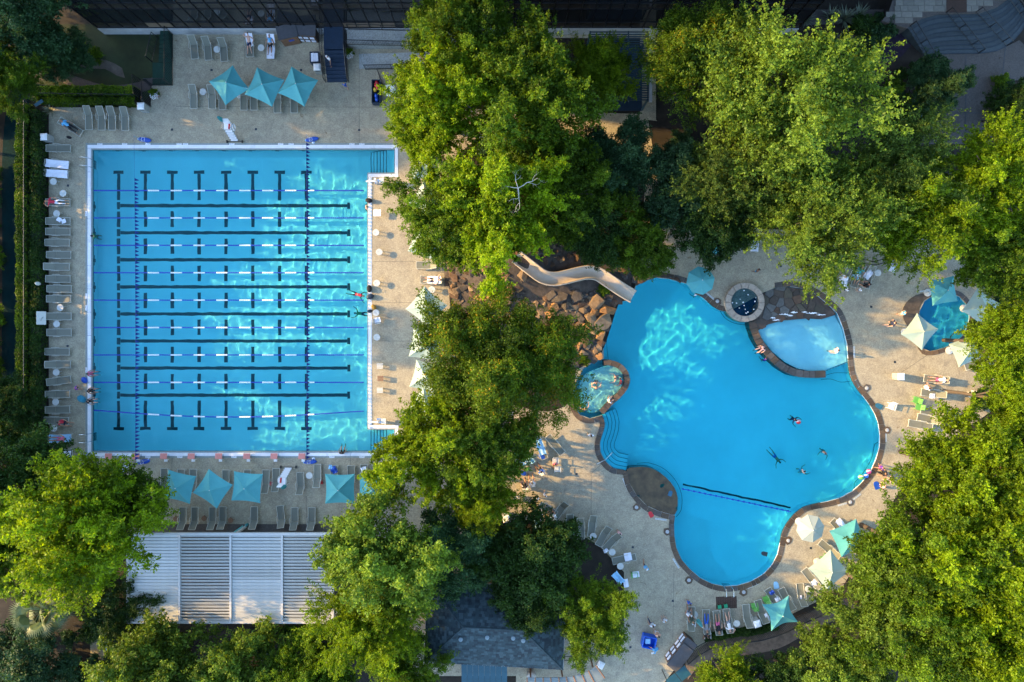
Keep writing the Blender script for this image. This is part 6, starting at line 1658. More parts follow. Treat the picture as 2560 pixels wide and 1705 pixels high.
urib = MB().tube([(0, 0, 0.6), (0.98, 0, -0.02)], [0.016, 0.01], 5).mesh('rib', M_POLE)
def umbrella(x, y, ang, hd, label, style='teal', z=2.1, apex=0.62, m=None):
    """(x, y) centre of the corners, ang direction of one corner, hd half diagonal in photo px"""
    r = hd / PPM * (CAM_H - z) / CAM_H
    p = W(x, y, z)
    t = thing('square_umbrella', label, 'umbrella', (p.x, p.y, 0), R(ang - 45), 'square pool umbrellas')
    ob('canopy', UM[style], t, (0, 0, z), (random.uniform(-.03, .03), random.uniform(-.03, .03), 0), (r, r, 1.0 * apex / 0.62), [m] if m else None)
    po_ = ob('pole', upole, t, scale=(1, 1, (z + apex) / 2.95)); ob('base', ubase, t); ob('finial', ufin, po_, (0, 0, 2.95))
    for k in range(4): ob('rib', urib, t, (0, 0, z - 0.03), (0, 0, R(45 + 90 * k)), (r, r, 1))
for a in [(573, 213, 80, 51, 'leftmost teal umbrella of the three facing the glass facade'), (661.6, 217.6, 111, 53, 'middle teal umbrella of the three facing the glass facade'), (745, 216.4, 108, 53, 'teal umbrella of the three closest to the navy steps'),
          (447.7, 1217, 122, 51, 'teal umbrella touching the big lime tree behind the starting blocks'), (532, 1222, 101, 51, 'teal umbrella in the middle of three behind the starting blocks'), (617.7, 1218, 130, 52, 'teal umbrella of three nearest the lifeguard chair'), (850, 1222, 135, 53, 'teal umbrella in front of the pale green tree'), (934, 1222, 133, 52, 'teal umbrella half hidden by the pale green tree'),
          (1062, 412, 140, 50, 'pale umbrella glimpsed through the tree at the pool corner'), (1066, 500, 100, 48, 'umbrella hidden in the green tree beside the sunny deck'), (1066, 606, 205, 52, 'sunlit umbrella corner showing under the green tree'), (1066, 768, 95, 53, 'large sunlit cream umbrella on the sunny deck'), (1064, 862, 215, 52, 'sunlit umbrella under the yellowing tree edge'), (1066, 942, 120, 50, 'sunlit umbrella with folded corner beside the stools'), (1066, 1015, 100, 50, 'umbrella glimpsed through the lime tree'), (1068, 1090, 120, 50, 'umbrella under the lime tree nearest the starting blocks'),
          (2358, 727, 235, 46, 'teal umbrella leaning over the top of the splash pool'), (2452, 768, 100, 50, 'umbrella on the tree side of the splash pool'), (2299, 829, 98, 47, 'sunlit umbrella at the lagoon side of the splash pool'), (2414, 877, 68, 45, 'sunlit umbrella below the splash pool'), (1782, 606, 250, 46, 'teal umbrella half under dark tree behind octagonal one'),
          (2122, 1345, 160, 52, 'teal umbrella half under the tree behind octagonal one'), (2072, 1425, 175, 52, 'cream sunlit umbrella half under the light green tree')]:
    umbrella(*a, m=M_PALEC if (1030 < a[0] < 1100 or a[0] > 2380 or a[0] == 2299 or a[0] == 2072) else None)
umbrella(1950, 1533, 64, 50, 'star shaped teal umbrella with deeply curved edges by the fence', 'star')
def octo(x, y, rpx, m, label):
    z = 2.2; r = rpx / PPM * (CAM_H - z) / CAM_H; p = W(x, y, z)
    t = thing('octagonal_umbrella', label, 'umbrella', (p.x, p.y, 0), R(10))
    ob('canopy', MB().lathe([(r, 0), (r * 0.62, 0.22), (r * 0.28, 0.4), (r * 0.2, 0.43)], 8).mesh('canopy', m), t, (0, 0, z))
    ob('vent_cap', MB().lathe([(r * 0.3, 0.44), (r * 0.15, 0.5), (0.01, 0.56)], 8).mesh('vent_cap', m), t, (0, 0, z))
    for k in range(8): ob('seam', MB().tube([(r, 0, 0.012), (r * 0.62, 0, 0.232), (r * 0.28, 0, 0.412)], 0.012, 4).mesh('seam', m), t, (0, 0, z), (0, 0, k * PI / 4))
    ob('pole', upole, t, scale=(1, 1, (z + 0.55) / 2.95)); ob('base', ubase, t); ob('finial', ufin, t, (0, 0, z + 0.54))
octo(1751.4, 701.4, 36, M_TEAL, 'round octagonal teal umbrella overhanging the lagoon edge')
octo(2025.6, 1321, 35.6, M_CREAMC, 'round octagonal cream umbrella beside the lagoon narrows')
fu = thing('folded_umbrella', 'closed teal umbrella standing among the lagoon loungers', 'umbrella', W(1748, 1556, 1.6) - Vector((0, 0, 1.6)))
fm = MB(); vs, fs = [], []
for (r, z) in ((0.02, 2.6), (0.12, 2.2), (0.2, 1.5), (0.16, 1.2)):
    for k in range(16): vs.append((r * (1 if k % 2 else .6) * math.cos(PI * k / 8), r * (1 if k % 2 else .6) * math.sin(PI * k / 8), z))
for i in range(3):
    for k in range(16): fs.append((i * 16 + k, (i + 1) * 16 + k, (i + 1) * 16 + (k + 1) % 16, i * 16 + (k + 1) % 16))
ob('folded_canopy', fm.add(vs, fs).mesh('folded_canopy', M_TEAL), fu); ob('pole', upole, fu, scale=(1, 1, 0.88)); ob('base', ubase, fu)
tb = thing('tilted_umbrella', 'closed dark teal umbrella lying against the louvered pavilion beam', 'umbrella', W(594, 1327, 0.4) - Vector((0, 0, .4)), R(33))
ob('rolled_canopy', MB().tube([(-0.7, 0, 0.5), (0, 0, 0.42), (0.55, 0, 0.36)], [0.06, 0.13, 0.16], 8).mesh('rolled_canopy', M_TEALC), tb); ob('pole', MB().tube([(-0.75, 0, 0.5), (0.85, 0, 0.33)], 0.02, 5).mesh('pole', M_POLE), tb)
ob('foot', MB().box((0.8, 0, 0.17), (0.16, 0.2, 0.36)).mesh('foot', M_TEALC), tb); ob('support', MB().box((-0.6, 0, 0.24), (0.1, 0.2, 0.48)).mesh('support', M_TEALC), tb)

# ---- white litter boxes
def litter(x, y, rz, label, h=0.95, w=0.55):
    t = thing('litter_box', label, 'bin', W(x, y), R(rz))
    ob('cabinet', MB().box((0, 0, h / 2 - 0.03), (w, w, h - 0.06)).mesh('cabinet', M_RAMP), t)
    ob('lid', MB().box((0, 0, h), (w * 1.06, w * 1.06, 0.12), taper=0.55).mesh('lid', M_WHITE), t); ob('hatch', MB().box((0, -w / 2 - 0.005, h * 0.78), (w * 0.6, 0.02, 0.16)).mesh('hatch', M_INK), t)
for a in [(366, 274, 0, 'white litter box at the hedge end by the brick path gate'), (127, 350, 2, 'white litter box in the hedge corner'), (800, 178, 2, 'white litter box beside the navy towel cart'), (2238, 940, 0, 'sunlit white litter box with a long shadow'), (1884, 1549, 18, 'white litter box between loungers south of the lagoon'), (1498, 1650, -28, 'white litter box beside the curved arbour'), (1266, 1290, 12, 'slanted white litter box beside the dark tree')]: litter(*a)
t = thing('rounded_bin', 'rounded pale bin at the head of the curved arbour', 'bin', W(1328, 1680))
ob('drum', MB().lathe([(0.38, 0), (0.42, 0.8), (0.36, 0.95), (0.001, 1.0)], 14).mesh('drum', M_RAMP), t); ob('lid', MB().lathe([(0.4, 0.93), (0.3, 1.05), (0.001, 1.1)], 14).mesh('lid', M_TABLE), t)
# ---- towel cabinets by the facade and the hut by the fence
def cabinet(x, y, rz, w, d, h, label, shelves=True, drawers=3):
    t = thing('towel_cabinet', label, 'cabinet', W(x, y), R(rz))
    ob('carcass', MB().box((0, 0, h / 2), (w, d, h)).mesh('carcass', M_DARKW), t)
    ob('roof', MB().box((0, 0.0, h + 0.06), (w * 1.12, d * 1.15, 0.10), rx=R(4)).mesh('roof', M_SLATE), t)
    ob('face_frame', MB().box((0, -d / 2 - 0.012, h / 2), (w * 0.96, 0.03, h * 0.94)).mesh('face_frame', M_WOOD), t)
    if shelves:
        for i in range(drawers):
            for j in range(2):
                cb_ = ob('cubby', MB().box(((i - (drawers - 1) / 2) * w * 0.94 / drawers, -d / 2 - 0.03, h * (0.3 + 0.42 * j)), (w * 0.78 / drawers, 0.03, h * 0.3)).mesh('cubby', M_INK), t)
                ob('towel_stack', MB().box(((i - (drawers - 1) / 2) * w * 0.94 / drawers, -d / 2 - 0.06, h * (0.26 + 0.42 * j)), (w * 0.66 / drawers, 0.05, h * 0.2)).mesh('towel_stack', M_TOWEL), cb_)
    else:
        ob('opening', MB().box((0.1, -d / 2 - 0.03, h * 0.62), (w * 0.3, 0.03, h * 0.16)).mesh('opening', M_BLUE), t)
cabinet(731, 98, 12, 1.45, 0.95, 1.35, 'dark wooden cabinet with slate roof turned towards the sunbathers', False)
cabinet(774, 93, -4, 1.6, 0.8, 1.3, 'towel cabinet with six cubbies of white towels by the navy steps')
cabinet(1690, 1625, -128, 2.0, 0.9, 1.35, 'long towel cabinet with cubbies of white towels at the fence end', True, 3)
cabinet(1712, 1596, -128, 0.8, 0.9, 1.25, 'short wooden cabinet joined to the long towel cabinet', True, 1)
t = thing('glass_canopy', 'teal glass canopy panel beside the towel cabinets', 'canopy', W(1682, 1665), R(38))
for k in range(2): ob('panel', MB().box((0, 0, 0), (0.95, 0.9, 0.03)).mesh('panel', M_TEALR), t, (-0.5 + k * 1.0, 0, 1.9))
for s in (-0.9, 0.9): ob('post', MB().box((0, 0, 0.95), (0.06, 0.06, 1.9)).mesh('post', M_IRON), t, (s, 0.3, 0))
# ---- carts and bins
t = thing('towel_cart', 'navy towel cart heaped with white towels beside the navy steps', 'cart', W(793, 152), R(2))
for a, b, s1, s2 in ((0, .42, .76, .04), (0, -.42, .76, .04), (.37, 0, .04, .84), (-.37, 0, .04, .84)): ob('side_panel', MB().box((a, b, 0.45), (s1, s2, 0.7)).mesh('side_panel', M_NAVY), t)
ob('floor_panel', MB().box((0, 0, 0.12), (0.7, 0.8, 0.04)).mesh('floor_panel', M_NAVY), t)
for k in range(5): ob('towel', MB().box((-0.24 + 0.12 * k, random.uniform(-.04, .04), 0.72), (0.11, 0.68, 0.14), ry=random.uniform(-.2, .2)).mesh('towel', M_TOWEL), t)
t = thing('laundry_bin', 'big bright blue bin with white towels inside on the lagoon deck', 'bin', W(1619, 1597), R(-12))
for a, b, s1, s2 in ((0, .44, 1.05, .06), (0, -.44, 1.05, .06), (.5, 0, .06, .82), (-.5, 0, .06, .82)): ob('side_panel', MB().box((a, b, 0.4), (s1, s2, 0.78)).mesh('side_panel', M_BINBL), t)
ob('floor_panel', MB().box((0, 0, 0.1), (0.96, 0.82, 0.06)).mesh('floor_panel', M_BINBL), t); ob('rim', MB().tube([(-.53, -.47, .8), (.53, -.47, .8), (.53, .47, .8), (-.53, .47, .8), (-.53, -.47, .8)], 0.035, 5).mesh('rim', M_BINBL), t)
ob('towel_pile', MB().box((-0.1, 0.02, 0.4), (0.5, 0.5, 0.4), rz=0.2, taper=0.8).mesh('towel_pile', M_TOWELB), t)
t = thing('toy_cart', 'long blue cart holding red and yellow float toys by the deck', 'cart', W(944, 236))
for a, b, s1, s2 in ((0, .95, .66, .05), (0, -.95, .66, .05), (.33, 0, .05, 1.9), (-.33, 0, .05, 1.9)): ob('side_panel', MB().box((a, b, 0.42), (s1, s2, 0.6)).mesh('side_panel', M_NAVY), t)
ob('floor_panel', MB().box((0, 0, 0.2), (0.62, 1.86, 0.04)).mesh('floor_panel', M_NAVY), t)
for k, (a, b, m_) in enumerate(((0, .55, M_RED), (.1, .35, M_RED), (-.1, .2, mat('yellow_vinyl', (.7, .45, .03), .45, .1, 5)), (0.05, .75, M_RED), (0, -.3, M_BLUE), (.05, -.6, M_BLUE))): ob('float_toy', MB().lathe([(0.001, .16), (.12, .12), (.17, 0), (.12, -.1), (.001, -.12)], 9).mesh('float_toy', m_, True), t, (a, b, .55), (random.uniform(-.5, .5), random.uniform(-.5, .5), 0), (1, 1.3, 1))
t = thing('hoop_table', 'white round table with chair beside the toy cart', 'table', W(978, 233))
ob('table_top', MB().lathe([(0.0, .72), (.5, .72), (.52, .7), (.5, .68), (0, .68)], 20).mesh('table_top', M_WHITE), t); ob('pedestal', MB().lathe([(.2, 0), (.04, .05), (.04, .68)], 10).mesh('pedestal', M_WHITE), t)
# ---- signs and small posts
t = thing('sign_board', 'cream sign board with dark lettering in the hedge facing the loungers', 'sign', W(103, 795, 1.1) - Vector((0, 0, 1.1)))
bd_ = ob('board', MB().box((0, 0, 1.1), (0.66, 1.08, 0.04), ry=R(40)).mesh('board', M_SIGN), t)
tag(ob('lettering', text_mesh('NO\nDIVING', 0.17, M_INK), bd_, (0.02, 0, 1.128), (0, R(40), R(90))), kind='stuff')
for y_ in (-0.4, 0.4): ob('post', MB().box((-0.05, y_, 0.54), (0.05, 0.05, 1.08)).mesh('post', M_IRON), t)
t = thing('globe_lamp', 'small pale oval lamp on a post in the dark hedge', 'lamp', W(95, 709, 1.2) - Vector((0, 0, 1.2)))
ob('globe', MB().lathe([(0.001, .3), (.12, .22), (.16, .0), (.12, -.18), (.03, -.24)], 12).mesh('globe', M_SIGN, True), t, (0, 0, 1.2)); ob('post', MB().tube([(0, 0, 0), (0, 0, 1.0)], 0.03, 6).mesh('post', M_IRON), t)
t = thing('track_sign', 'small blue green sign leaning in the hedge corner by the track', 'sign', W(98, 258, .9) - Vector((0, 0, .9)), R(35))
ob('board', MB().box((0, 0, 0.95), (0.75, 0.24, 0.05), rx=R(30)).mesh('board', M_TEALR), t); ob('post', MB().tube([(0, 0, 0), (0, 0, .93)], 0.03, 6).mesh('post', M_IRON), t)
# ---- balls, boards, bags
def ball(x, y, r, m, label):
    t = tag(ob('beach_ball', MB().lathe([(r * math.sin(a), -r * math.cos(a)) for a in np.linspace(0.02, PI - 0.02, 11)], 16).mesh('beach_ball', m, True), None, W(x, y, WL + r * .7)), label, 'ball', 'beach balls')
    st_ = MB().lathe([(r * 1.012 * math.sin(a), -r * 1.012 * math.cos(a)) for a in np.linspace(1.35, 1.75, 4)], 16).mesh('stripe', M_WHITE, True); ob('stripe', st_, t, rot=(R(60), 0, 0))
ball(1996, 1054.5, 0.2, M_RED, 'red ball held by the swimmer in the lagoon'); ball(2152.5, 1192.5, 0.22, M_GREENP, 'green ball at the lagoon edge'); ball(2165.5, 1189, 0.2, M_BINBL, 'blue ball between green and pink balls'); ball(2172.5, 1178.5, 0.2, M_PINK, 'pink ball at the lagoon edge')
def kick(x, y, rz, m, label, z=0.03, sc=1.0):
    poly = [(-.16, -.22), (.16, -.22), (.16, .1), (.1, .22), (0, .25), (-.1, .22), (-.16, .1)]
    return tag(ob('kickboard', MB().prism([(a * sc, b * sc) for a, b in poly], 0, 0.04).mesh('kickboard', m), None, W(x, y) + Vector((0, 0, z)), (0, 0, R(rz))), label, 'kickboard', 'kickboards')
kick(1912, 1385, 75, M_LANE, 'dark kickboard floating in the lower bowl of the lagoon', WL + 0.005, 1.1); kick(2191.6, 1213.4, 20, M_BLUE, 'blue kickboard lying on the deck by the people in pink', 0.006, 1.4); kick(1676, 1234, -20, mat('dark_teal_foam', (.02, .12, .2), .6, .1, 5), 'dark teal kickboard on the wet stone shelf', -0.07, 1.0)
kick(1940, 1463, 10, M_TOWELB, 'pale blue kickboard lying on the deck by the depth marker', 0.006, 1.3); kick(2196, 1015, 60, mat('dark_teal_foam', (.02, .12, .2), .6, .1, 5), 'dark teal board on the lagoon rim by white chair', 0.06, 1.3); kick(1627, 1286, 30, M_RED, 'red board left on the deck by the stone shelf', 0.02, 1.1)
def bag(x, y, m, label, r=0.28):
    t = thing('beach_bag', label, 'bag', W(x, y), random.uniform(0, 3), 'beach bags')
    ob('sack', MB().lathe([(r * .8, 0), (r, .12), (r * .85, .3), (r * .5, .36), (.001, .34)], 10).mesh('sack', m, True), t, scale=(1, .7, 1)); ob('handle', MB().tube([(-r * .5, 0, .3), (-r * .3, 0, .52), (r * .3, 0, .52), (r * .5, 0, .3)], .015, 5).mesh('handle', m), t)
M_BLACK = mat('black_cloth', (.012, .012, .016), .8, .2, 5)
bag(923, 502, M_BLACK, 'black bag on the coping above the swimmer', .3); bag(924, 722, M_BLACK, 'black bag on the coping beside the white table', .32); bag(926, 742, M_NAVY, 'navy bag next to the black bag on the coping', .34); bag(935, 768, mat('mustard_cloth', (.45, .25, .03), .8, .2, 5), 'yellow bag at the round table by the pool edge', .26); bag(925, 778, M_NAVY, 'dark blue bag on the coping by the yellow bag', .22)
bag(214, 950, M_BLUE, 'blue bag on the coping between the girls', .3); bag(207, 997, mat('teal_cloth', (.03, .25, .35), .8, .2, 5), 'teal bag behind the seated girl on the coping', .4); bag(1766, 1592, M_BLACK, 'black bag on the grass behind the loungers', .35); bag(1815, 588, M_PINK, 'pink bag beside the shaded loungers', .25); bag(1822, 622, M_PURP, 'purple bag beside the teal umbrella', .25); bag(1355, 1140, M_BLUE, 'blue bag under the tree edge', .35); bag(1308, 1182, M_BLUE, 'blue bag beside the seated group', .3); bag(1318, 1172, M_GREENP, 'green bag on the crowded lounger', .22)
bag(680, 1208, M_RED, 'orange red bag between loungers and lifeguard chair', .22); bag(803, 1204, M_RED, 'red and blue ball bag under the fourth umbrella', .24); bag(176, 345, M_BLACK, 'dark bag under the lone angled lounger', .15)

# ================================================================== PEOPLE
def V3(*a): return Vector(a)
def body(name, t, fr_sign, armU, armL, legU, legL, foot=None, pelvis=(0, 0, 0.93), head=None, slump=0.0):
    """one continuous skinned figure; t torso direction, arm/leg vectors for (left, right)"""
    t = Vector(t).normalized(); rx = V3(fr_sign, 0, 0); front = t.cross(rx).normalized()
    p = Vector(pelvis); hd = Vector(head).normalized() if head else t
    J, Rd, E, Lb = [], [], [], {}
    def add(pos, r, parent=None, lab='skin'):
        J.append(Vector(pos)); Rd.append(r)
        if parent is not None: E.append((parent, len(J) - 1)); Lb[(parent, len(J) - 1)] = lab
        return len(J) - 1
    pe = add(p, (.155, .12)); be = add(p + t * .17, (.135, .105), pe, 'belly'); ch = add(p + t * .37, (.165, .12), be, 'top'); sh = add(p + t * .48, (.12, .085), ch, 'top')
    nk = add(p + t * .57, (.055, .055), sh, 'skin'); h0 = add(p + t * .57 + hd * .09 + front * .015, (.085, .092), nk, 'head'); h1 = add(p + t * .57 + hd * .17 + front * .012, (.088, .098), h0, 'head'); h2 = add(p + t * .57 + hd * .235 + front * .0, (.055, .06), h1, 'head')
    hands = []
    for s, i in ((-1, 0), (1, 1)):
        u, l = Vector(armU[i]).normalized(), Vector(armL[i]).normalized()
        a = add(p + t * .46 + rx * (.185 * s), (.062, .062), sh, 'top'); e = add(J[a] + u * .29, (.043, .043), a, 'sleeve'); w = add(J[e] + l * .24, (.029, .029), e, 'skin'); k = add(J[w] + l * .07, (.042, .024), w, 'skin')
        hands.append((J[k].copy(), l.copy()))
    for s, i in ((-1, 0), (1, 1)):
        u, l = Vector(legU[i]).normalized(), Vector(legL[i]).normalized()
        f = Vector(foot[i]).normalized() if foot else (l.cross(rx).normalized() * (-1 if l.cross(rx).dot(front) < 0 else 1))
        hp = add(p + rx * (.095 * s) - t * .03, (.092, .092), pe, 'bottom'); kn = add(J[hp] + u * .41, (.058, .058), hp, 'thigh'); an = add(J[kn] + l * .40, (.037, .037), kn, 'shin'); to = add(J[an] + l * .03 + f * .15, (.042, .026), an, 'skin')
    me = D.meshes.new(name); me.from_pydata([tuple(j) for j in J], E, [])
    o = D.objects.new(name, me); link(o)
    md = o.modifiers.new('skin', 'SKIN'); md.use_smooth_shade = True
    if not me.skin_vertices: 
        bpy.context.view_layer.objects.active = o
    for i, sv in enumerate(me.skin_vertices[0].data):
        sv.radius = Rd[i]; sv.use_root = (i == 0)
    ss = o.modifiers.new('sub', 'SUBSURF'); ss.levels = 1; ss.render_levels = 1
    dgp = bpy.context.evaluated_depsgraph_get()
    out = D.meshes.new_from_object(o.evaluated_get(dgp)); D.objects.remove(o)
    vs = [v.co.copy() for v in out.vertices]; fs = [tuple(f.vertices) for f in out.polygons]
    mi = []
    slot = {'skin': 0, 'head': 0, 'belly': 4, 'top': 2, 'sleeve': 5, 'bottom': 3, 'thigh': 3, 'shin': 6}
    segs = [(J[a], J[b], lab) for (a, b), lab in Lb.items()]
    for f in out.polygons:
        c = f.center; best = (9, None, 0)
        for a, b, lab in segs:
            d = b - a; q = max(0, min(1, (c - a).dot(d) / max(d.length_squared, 1e-9))); dist = (c - a - d * q).length
            if dist < best[0]: best = (dist, lab, q)
        lab = best[1]; s_ = slot[lab]
        if lab == 'thigh' and best[2] > 0.62: s_ = 6
        if lab == 'sleeve' and best[2] > 0.6: s_ = 0
        if lab == 'belly' and best[2] < 0.35: s_ = 3
        if lab == 'head':
            r_ = (c - (J[h1] + J[h0]) / 2).normalized()
            if r_.dot(hd) > 0.42 or r_.dot(front) < 0.05: s_ = 1
        mi.append(s_)
    mb = MB(); mb.v = [tuple(v) for v in vs]; mb.f = fs; mb.m = mi
    for hp_, l in hands:                                  # four fingers and a thumb, unequal, slightly curled
        sd_ = l.orthogonal().normalized(); nn = l.cross(sd_)
        for k, (o_, ln) in enumerate(((-.03, .065), (-.01, .08), (.01, .075), (.03, .055))):
            q = hp_ + sd_ * o_ + l * .015
            mb.tube([q, q + l * ln * .55, q + l * ln + nn * .02], [.009, .008, .006], 4, 0)
        q = hp_ + sd_ * .03 - l * .03
        mb.tube([q, q + sd_ * .03 + l * .02, q + sd_ * .035 + l * .05], [.01, .009, .007], 4, 0)
    hc = (J[h0] + J[h1]) / 2                              # nose, ears, brow
    mb.tube([hc + front * .085 + hd * .02, hc + front * .115 - hd * .015, hc + front * .09 - hd * .025], [.008, .014, .008], 4, 0)
    for s in (-1, 1):
        mb.tube([hc + rx * (.085 * s) - hd * .02, hc + rx * (.1 * s), hc + rx * (.088 * s) + hd * .025], [.01, .014, .008], 4, 0)
        mb.tube([hc + front * .088 + rx * (.03 * s) + hd * .025, hc + front * .094 + rx * (.032 * s) + hd * .02], [.009, .006], 4, 1)
    mb.tube([hc + front * .092 + rx * -.022 - hd * .05, hc + front * .096 - hd * .052, hc + front * .092 + rx * .022 - hd * .05], [.004, .006, .004], 4, 7)
    SK = [mat('skin_default', (.42, .24, .16)), mat('hair_default', (.03, .02, .015))] + [mat('cloth_default', (.4, .4, .4))] * 5 + [mat('lips', (.35, .12, .10))]
    r = mb.mesh(name, SK, True)
    D.meshes.remove(out)
    return r
dn = (0, 0, -1)
POSE = {
    'stand': body('person', (0, .02, 1), 1, ((-.25, .1, -1), (.25, .05, -1)), ((-.05, .35, -1), (.05, .3, -1)), ((-.05, .05, -1), (.05, -.02, -1)), ((0, -.03, -1), (0, -.05, -1)), pelvis=(0, 0, .90)),
    'walk': body('person', (0, .06, 1), 1, ((-.2, .45, -1), (.2, -.45, -1)), ((-.05, .6, -1), (.05, -.1, -1)), ((-.03, .42, -1), (.03, -.25, -1)), ((0, .12, -1), (0, -.6, -1)), pelvis=(0, 0, .86)),
    'bend': body('person', (0, .75, .65), 1, ((-.15, .3, -1), (.15, .4, -1)), ((0, .3, -1), (0, .5, -1)), ((-.05, .05, -1), (.05, .1, -1)), ((0, -.05, -1), (0, -.08, -1)), pelvis=(0, -.1, .88)),
    'sit': body('person', (0, -.06, 1), 1, ((-.3, .25, -1), (.3, .3, -1)), ((.2, .8, -.4), (-.2, .8, -.4)), ((-.16, 1, .02), (.16, 1, .0)), ((-.02, .2, -1), (.02, .15, -1)), pelvis=(0, 0, .46)),
    'sitlow': body('person', (0, .12, 1), 1, ((-.35, .2, -1), (.35, .25, -1)), ((-.1, .5, -.8), (.1, .5, -.8)), ((-.14, 1, .08), (.14, 1, .05)), ((0, .45, -1), (0, .5, -1)), pelvis=(0, 0, .13)),
    'lie': body('person', (0, 1, .52), -1, ((.3, -.7, -.25), (-.3, -.7, -.2)), ((.1, -1, -.1), (-.1, -1, -.1)), ((.08, -1, .06), (-.08, -1, .22)), ((.02, -1, -.1), (-.02, -1, -.3)), foot=((.1, -.5, 1), (-.1, -.5, 1)), pelvis=(0, .12, .46)),
    'lieknee': body('person', (0, 1, .5), -1, ((.5, -.4, -.3), (-.7, .3, .1)), ((-.3, -1, .1), (.7, .5, .3)), ((.1, -1, .55), (-.08, -1, .08)), ((.0, -.7, -.75), (-.02, -1, -.12)), foot=((.1, -1, -.1), (-.1, -.5, 1)), pelvis=(0, .12, .46)),
    'swim': body('person', (0, 1, .05), 1, ((-.7, .8, -.1), (.8, .5, -.1)), ((-.2, 1, -.2), (.5, .9, -.2)), ((-.15, -1, -.15), (.15, -1, -.05)), ((-.05, -1, -.1), (.05, -1, -.25)), foot=((0, -1, -.1), (0, -1, -.1)), pelvis=(0, 0, 0), head=(0, 1, .35)),
    'tread': body('person', (0, .3, 1), 1, ((-.8, .5, -.5), (.8, .6, -.4)), ((-.1, 1, .1), (.1, 1, .15)), ((-.2, .2, -1), (.2, .1, -1)), ((0, -.4, -1), (0, -.3, -1)), pelvis=(0, 0, -.56)),
}
SKINS = {'l': mat('skin_light', (.62, .36, .25), .5, .06, 5), 'm': mat('skin_tan', (.42, .22, .13), .5, .06, 5), 'd': mat('skin_brown', (.17, .08, .05), .5, .06, 5)}
HAIRS = {'k': mat('hair_black', (.012, .010, .010), .5, .2, 20), 'b': mat('hair_brown', (.06, .033, .018), .5, .2, 20), 'y': mat('hair_blond', (.36, .22, .09), .5, .2, 20), 'w': mat('white_cap', (.75, .76, .76), .6, .05, 5), 's': mat('straw_hat', (.42, .32, .18), .8, .15, 20), 'g': mat('hair_grey', (.3, .29, .28), .5, .2, 20)}
def cloth(k):
    C = {'white': (.75, .76, .78), 'black': (.012, .012, .016), 'navy': (.012, .022, .07), 'blue': (.02, .10, .45), 'sky': (.12, .42, .68), 'red': (.55, .03, .06), 'pink': (.62, .12, .26), 'purple': (.12, .03, .30), 'teal': (.03, .28, .32), 'green': (.05, .25, .10), 'grey': (.25, .26, .28), 'cream': (.6, .55, .45), 'palepink': (.65, .40, .40), 'camo': (.10, .13, .09)}
    return mat('cloth_' + k, C[k], .85, .12, 9)
def person(x, y, pose, rz, spec, label, z=0.0, seen=0.9, sc=1.0, ref=None):
    """spec: skin, hair, top (None bare, 'bik:col' bikini), bottom, long trousers flag"""
    sk, hr, top, bot, lng = spec
    S_ = SKINS[sk]; bik = top and top.startswith('bik:')
    tp = cloth(top[4:] if bik else top) if top else S_
    bt = cloth(bot) if bot else S_
    mats = [S_, HAIRS[hr], tp, bt, (S_ if (bik or not top) else tp), (S_ if (bik or not top) else tp), (bt if lng else S_), None]
    if pose in ('tread', 'swim'): sc *= 0.9
    if ref: px_, py_, rr = ref; loc = (px_, py_, z); rot = rr + R(rz)
    else: p = W(x, y, seen); loc = (p.x, p.y, z); rot = R(rz)
    return tag(ob('person', POSE[pose], None, loc, (0, 0, rot), (sc, sc, sc), mats), label, 'person', 'people at the pools')
Lr = LOUNGERS
def on(key): return Lr[key]
# on loungers
person(0, 0, 'lieknee', 0, ('l', 'b', None, 'navy', 0), 'man in dark shorts lying on a lounger below the glass facade', ref=on('man'))
person(0, 0, 'lie', 0, ('m', 'k', 'bik:sky', 'black', 0), 'woman in a bikini lying on a white towel beside the cabinets', ref=on('woman'))
person(0, 0, 'lie', 0, ('m', 'g', 'sky', 'black', 1), 'person in pale shirt and dark trousers on the lone angled lounger', ref=on('lone'))
person(0, 0, 'lieknee', 0, ('m', 'b', 'red', 'white', 1), 'person in red top and white trousers lying on a hedge lounger', ref=on('H3'))
person(156, 1055, 'sit', -120, ('m', 'k', 'red', 'navy', 0), 'person in red sitting on the edge of a hedge lounger', seen=.6)
person(0, 0, 'lie', 180, ('m', 'k', 'bik:pink', 'pink', 0), 'woman in pink lying on a pale blue towel along the hedge', ref=on('H20'))
person(0, 0, 'lieknee', 0, ('l', 'b', 'bik:white', 'black', 0), 'sunbather on a white towel on the sunny deck', ref=on('sunny'))
person(1722, 1536, 'sit', -20, ('m', 'k', 'white', 'grey', 0), 'person in white shirt sitting up on the shared lounger', seen=.7)
person(1731, 1552, 'sit', 30, ('m', 'b', 'camo', 'camo', 0), 'person in dark patterned shirt on the shared lounger', seen=.7)
person(0, 0, 'lie', 0, ('m', 'b', 'grey', 'blue', 1), 'man in blue trousers lying south of the lagoon', ref=on('S1'))
person(0, 0, 'lie', 0, ('m', 'k', 'black', 'pink', 0), 'woman in black top lying south of the lagoon', ref=on('S2'))
person(0, 0, 'lieknee', 0, ('l', 'b', 'white', 'grey', 0), 'man in white shirt reclining south of the lagoon', ref=on('S3'))
person(0, 0, 'lie', 0, ('l', 'b', 'white', 'pink', 0), 'person in white with pink hat on a sunlit lounger', ref=on('E0'))
person(2318, 970, 'sit', -60, ('l', 'b', 'white', 'white', 0), 'person in white sitting between the two sunlit loungers', seen=.7)
person(0, 0, 'lieknee', 0, ('m', 's', 'teal', 'white', 0), 'person in a straw hat lying on a pale towel under the tree', ref=on('N1'))
person(2108, 694, 'sit', 100, ('l', 's', 'white', 'white', 0), 'person in straw hat and white sitting on the towel lounger', seen=.7)
person(2168, 712, 'sit', 60, ('m', 'k', 'black', 'black', 0), 'person in black sitting at the end of the lounger by round table', seen=.7)
